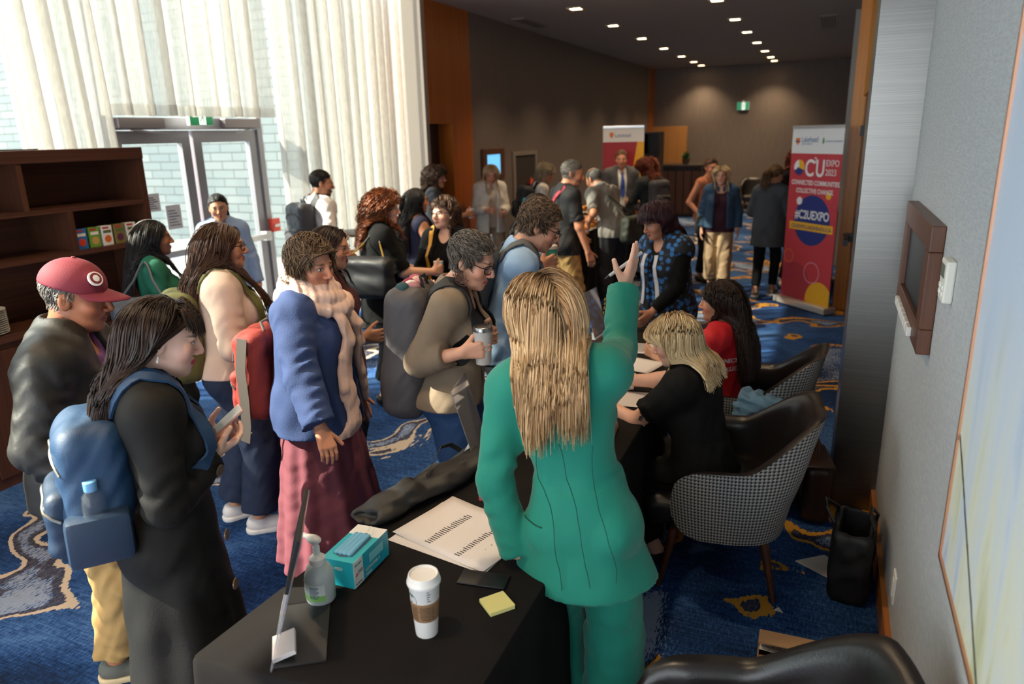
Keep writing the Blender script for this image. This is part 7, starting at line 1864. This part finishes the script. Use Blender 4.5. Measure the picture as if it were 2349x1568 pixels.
# 21 suit
P = Person('man in a grey suit and blue tie before the far red banner', (-2.86, 10.72), 152, 1.80, 'm', skin=RUDDY, head=(10, 6, 0), near=1, R=dict(t=(.24, .1, .85)))
m_suit = mat('grey_suit', '#4a4a50', .8); P.trousers(m_suit); P.shoes(m_bshoe); P.top('shirt', m_white, off=.012, hem=.9, sleeve=.4, collar=True, neck='v'); P.top('jacket', m_suit, off=.024, hem=.78, sleeve=1.9, open_=(.07, .04), neck='v', vdep=.1)
P.hair(hair_mat('hair_sandy', '#5a4030', '#8a6a50'), n=700, length=.03, r=.0022, style='short', comb=(.3, -.5, 0), cap=.005, vol=.005, seed=30)
pp, nn = P.project([P.NB + P.Rc @ V3((0, .09 + .06 * t, -.03 - .34 * t)) for t in np.linspace(0, 1, 7)], .004); MB().ribbon(pp, nn, [.03, .035, .05, .06, .07, .075, .05], .006).build('tie', mat('blue_tie', '#2a4aa0', .6), P.root)
# 22 red hair with backpack
P = Person('woman with red curls and a dark backpack holding a plate at the buffet end', (-2.32, 10.35), -50, 1.68, skin=FAIR2, head=(-8, 18, 0), near=1, lean=4, R=dict(t=(.15, .34, 1.08), curl=40), L=dict(t=(-.15, .36, 1.08), curl=40)); P.trousers(m_blktrs); P.shoes(m_bshoe); P.top('top', mat('dark_green_top', '#22282a', .85), off=.016, hem=.82, sleeve=1.3)
P.hair(hair_mat('hair_red', '#4a1c12', '#8a3c20'), n=900, length=.28, part=0, vol=.035, grav=.32, curl=.013, cfreq=80, back=.6, seed=31, r=.0030)
backpack(P, 'dark grey backpack worn by the woman with red curls', m_gpack, m_gpack, (.30, .18, .46), dz=-.07)
p_ = P.lw((P.grip[1] + P.grip[-1]) / 2); o = thing('plate', 'white plate of food held by the woman with red curls', 'plate', (p_[0], p_[1], p_[2]))
MB().lathe([(.06, 0), (.1, .01), (.098, .012), (.06, .004)], n=28).build('dish', m_plate, o, True); MB().lathe([(.0, .004), (.05, .006), (.04, .03), (.0, .038)], n=9, cap=False).build('food', mat('food_yellow', '#c9b23a', .6), o, True)
# 23 blue patterned vest
def vest_mat():
    m, t, b, out = nt('blue_pattern'); tc = N(t, 'ShaderNodeTexCoord'); vo = N(t, 'ShaderNodeTexVoronoi', {'Vector': tc.outputs['Object'], 'Scale': 26.}); no = N(t, 'ShaderNodeTexNoise', {'Vector': tc.outputs['Object'], 'Scale': 60.})
    c = ramp(t, mth(t, 'ADD', vo.outputs['Distance'], mth(t, 'MULTIPLY', no.outputs[0], .3)), [(.52, '#2f6aa6'), (.62, '#10141f'), (.9, '#0b0e16')]); t.links.new(c, b.inputs['Base Color']); b.inputs['Roughness'].default_value = .8; return m
P = Person('woman with a plum dark bob in a blue patterned vest at the far table end', (-.98, 5.02), -148, 1.60, skin=TAN, head=(14, 22, 0), lean=8, near=3, smile=.6, R=dict(w=1, t=onz(1470, 700, .86), curl=25), L=dict(t=(-.12, .30, .93), curl=25), girth=1.08)
P.trousers(m_blktrs); P.shoes(m_bshoe); P.top('shirt', m_blk, off=.012, hem=.8, sleeve=1.88, neck='v')
m_vest = vest_mat(); P.top('vest', m_vest, off=.024, hem=.62, sleeve=.12, open_=(.018, .02), neck='v', vdep=.06, boxy=(.23, .20))
P.hair(HPL, n=1500, length=.21, part=.2, vol=.026, grav=.34, back=.45, seed=32, fringe=.07, curl=.003, cfreq=40)
for s_ in (1, -1):
    pp, nn = P.project([P.C + P.Rc @ V3((s_ * (.05 + .02 * t), .15 + .03 * t, .13 - .38 * t)) for t in np.linspace(0, 1, 8)], .006); MB().ribbon(pp, nn, .03, .004).build('white_trim', mat('white_trim', '#c2bdc0', .8), P.root)

# 24 red shirt, seated
m_redt = mat('red_shirt', '#c00f1c', .75, bump=.15, bscale=200)
P = Person('seated woman with long dark hair in a red shirt with white print', (-.50, 4.14), -72, 1.62, skin=OLIVE, head=(-14, 6, 0), seat=.52, near=3, lean=-2, R=dict(t=(.20, .30, .80), curl=30), L=dict(t=(-.18, .34, .80), curl=30), feet={1: (.10, .42), -1: (-.10, .42)})
P.trousers(m_blktrs); P.shoes(m_bshoe); P.top('shirt', m_redt, off=.016, hem=.55, sleeve=.95, neck='crew', amp=.005, boxy=None)
P.hair(HB, n=2000, length=.46, part=0, vol=.024, grav=.42, back=.55, seed=33, curl=.005, cfreq=35, K=16, fall=-.1, behind=-.01, front=.1)
def back_text(P, parent, body, size, m, x, z, bold=.0006):
    o = text_mesh('shirt_print', body, size, m, parent, None, 'CENTER', .0, .8, bold)
    V = np.array([v.co[:] for v in o.data.vertices]); p = np.array([P.C + P.Rc @ V3((-v[0] * -1 + x, -.3, z + v[1])) for v in V])
    n = P.Rc @ V3((0, 1, 0))
    for it in range(14): p = p + n * np.clip(P.sdf(p) - .0025, -.02, .06)[:, None]
    o.data.vertices.foreach_set('co', p.astype(f32).ravel()); o.data.update(); return o
m_prt = mat('print_white', '#e0d6d6', .7)
back_text(P, P.root, 'CONNECTED COMMUNITIES.', .034, m_prt, 0, .0); back_text(P, P.root, 'COLLECTIVE CHANGE.', .034, m_prt, 0, -.05)
pp = P.C + P.Rc @ V3((0, -.3, .09)); n_ = P.Rc @ V3((0, 1, 0))
for it in range(14): pp = pp + n_ * float(np.clip(P.sdf(pp[None])[0] - .003, -.02, .06))
MB().lathe([(0, .001), (.04, -.004), (.04, 0), (0, .003)], n=24, M=facing(pp, -n_), cap=False).build('round_print', m_prt, P.root, True)

# 25 blonde bob, seated
m_bl = mat('black_blouse', '#0b0a0b', .85, bump=.2, bscale=160, spec=.25)
P = Person('seated woman with a blonde bob and tattooed arm in a black blouse', (-.44, 3.20), -76, 1.64, skin=('#d9a78f', '#c07a72', '#7a5a40'), head=(-12, 22, 0), lean=12, seat=.55, near=3, girth=1.02, bust=1.15, R=dict(w=1, t=(-.96, 3.50, .80), e=(.3, -.1, -1), d=(-.2, .9, -.1), n=(0, 0, -1), curl=25), L=dict(w=1, t=(-.95, 3.20, .80), e=(-.3, -.1, -1), d=(.1, .9, -.1), n=(0, 0, -1), curl=25), feet={1: (.10, .36), -1: (-.10, .18)})
P.trousers(m_blktrs, off=.016, loose=(.04, .045, .05)); P.shoes(m_strapdark, open_=True)
P.top('blouse', m_bl, off=.016, hem=.52, sleeve=.72, neck='v', vdep=.02, amp=.005, sl_off=.020)
P.hair(HBL2, n=2200, length=.245, r=.0023, part=.1, vol=.022, grav=.42, back=.15, seed=34, lenvar=.06, nar=.115, behind=.02)
sh, el, wr, _, _ = P.arm[-1]
pp, nn = P.project([el + (sh - el) * .25 + V3((-.05, -.0, .0)) + V3((0, .012 * math.sin(i * 2.1), -.012 * i + .03)) for i in range(6)], .001); MB().ribbon(pp, nn, [.004, .02, .010, .022, .012, .004], .0006).build('tattoo', mat('tattoo_ink', '#4a4a4e', .6), P.root)
pp, nn = P.project([P.NB + P.Rc @ V3((-.05 - .02 * t, .06 + .07 * t, .0 - .30 * t)) for t in np.linspace(0, 1, 8)], .006); MB().ribbon(pp, nn, .022, .002).build('lanyard', mat('lanyard_blue', '#8fa0c8', .6), P.root)

# denim jacket over the arm of the second chair
m_den = mat('pale_denim', '#5d7f98', .85, bump=.3, bscale=200)
F = Field((-.46, 3.68, .36), (-.04, 4.02, .74), .007)
F.box((-.245, 3.80, .56), (.12, .030, .105), rotm('X', -8), .028, .02); F.box((-.25, 3.865, .655), (.115, .075, .028), rotm('Y', 4), .026, .03); F.cone((-.33, 3.80, .60), (-.35, 3.77, .44), .035, .042, .03); F.cone((-.15, 3.80, .62), (-.14, 3.775, .46), .035, .04, .03)
F.D += (.006 * np.sin(F.X * 85 + 2.5 * np.sin(F.Z * 18 + F.Y * 20))).astype(f32); F.noise(.010, 24, 3); F.noise(.006, 52, 5); V, Q = F.mesh(); o = thing('denim_jacket', 'pale denim jacket slung over the arm of a houndstooth chair', 'jacket', (-.25, 3.84, .6)); npmesh('jacket_cloth', V - V3((-.25, 3.84, .6)), Q, m_den, o)

# 26 denim jacket woman
P = Person('blonde woman in a denim jacket and cream trousers walking up the hall', (-1.28, 9.75), 172, 1.60, skin=('#d8a084', '#b8605e', '#6a4a30'), head=(8, 2, 2), near=2, R=dict(t=(.24, .06, .86)), L=dict(t=(-.24, .06, .86)), feet={1: (.09, -.12), -1: (-.08, .18)})
P.trousers(mat('cream_trouser', '#b79a78', .8), off=.014, loose=(.04, .05, .055), ankle=.08); P.shoes(m_bshoe)
P.top('top', mat('wine_top', '#3a1226', .8), off=.012, hem=.82, sleeve=.4, neck='scoop'); P.top('jacket', mat('blue_denim', '#2f4a64', .85, bump=.2), off=.026, hem=.88, sleeve=1.9, open_=(.07, .09), neck='v', vdep=.1, boxy=(.22, .18), collar=True)
P.hair(HBL2, n=900, length=.26, part=0, vol=.02, grav=.4, back=.3, seed=35, r=.003, curl=.004, cfreq=40)
shoulder_bag(P, 'small black bag hanging beside the woman in the denim jacket', m_strapdark, (.24, -.06, .86), (.26, .1, .26), 80, (.14, .0, 1.38))
# 27 bare shoulders behind her
P = Person('bare shouldered person half hidden behind the denim jacket woman', (-1.52, 10.3), 130, 1.68, skin=('#cf8a68', '#a8584c', '#3a2418'), head=(10, 4, 0), near=1, R=dict(t=(.22, .1, .95))); P.trousers(m_blktrs); P.shoes(m_bshoe); P.top('top', mat('peach_top', '#b06a48', .8), off=.01, hem=.85, sleeve=0, neck='straps', vdep=.02); P.hair(HBR, n=500, style='tie', tie=(0, -.11, .02), length=.2, r=.003, tail=(.1, 60, .02, .02), seed=36)
# 28 ponytail
P = Person('woman with a light brown ponytail in a grey shirt left of the tall banner', (-.66, 9.55), 8, 1.62, skin=TAN, head=(28, 16, 0), near=2, R=dict(t=(.16, .25, 1.05)), L=dict(t=(-.16, .25, 1.05)), feet={1: (.08, .06), -1: (-.09, -.12)})
P.trousers(m_blktrs, off=.006, loose=(.012, .014, .016), ankle=.06, amp=.003); P.shoes(mat('beige_shoe', '#8a7260', .6), m_wsole)
P.top('shirt', mat('slate_shirt', '#3c4046', .85), off=.018, hem=.66, sleeve=1.4, boxy=(.215, .18)); P.hair(hair_mat('hair_light_brown', '#3a281c', '#8a6440'), n=700, style='tie', tie=(0, -.115, .01), length=.2, r=.003, tail=(.24, 140, .018, .02), seed=37)
# 29 behind the banner
P = Person('dark clothed person with reddish hair mostly hidden by the tall banner', (-.42, 10.1), 120, 1.78, skin=TAN, head=(0, 8, 0), near=1); P.trousers(m_blktrs); P.shoes(m_bshoe); P.top('top', m_blk, off=.018, hem=.8, sleeve=1.9); P.hair(hair_mat('hair_red', '#4a1c12', '#8a3c20'), n=600, length=.2, part=0, vol=.03, grav=.32, curl=.012, cfreq=80, seed=38, r=.0032)
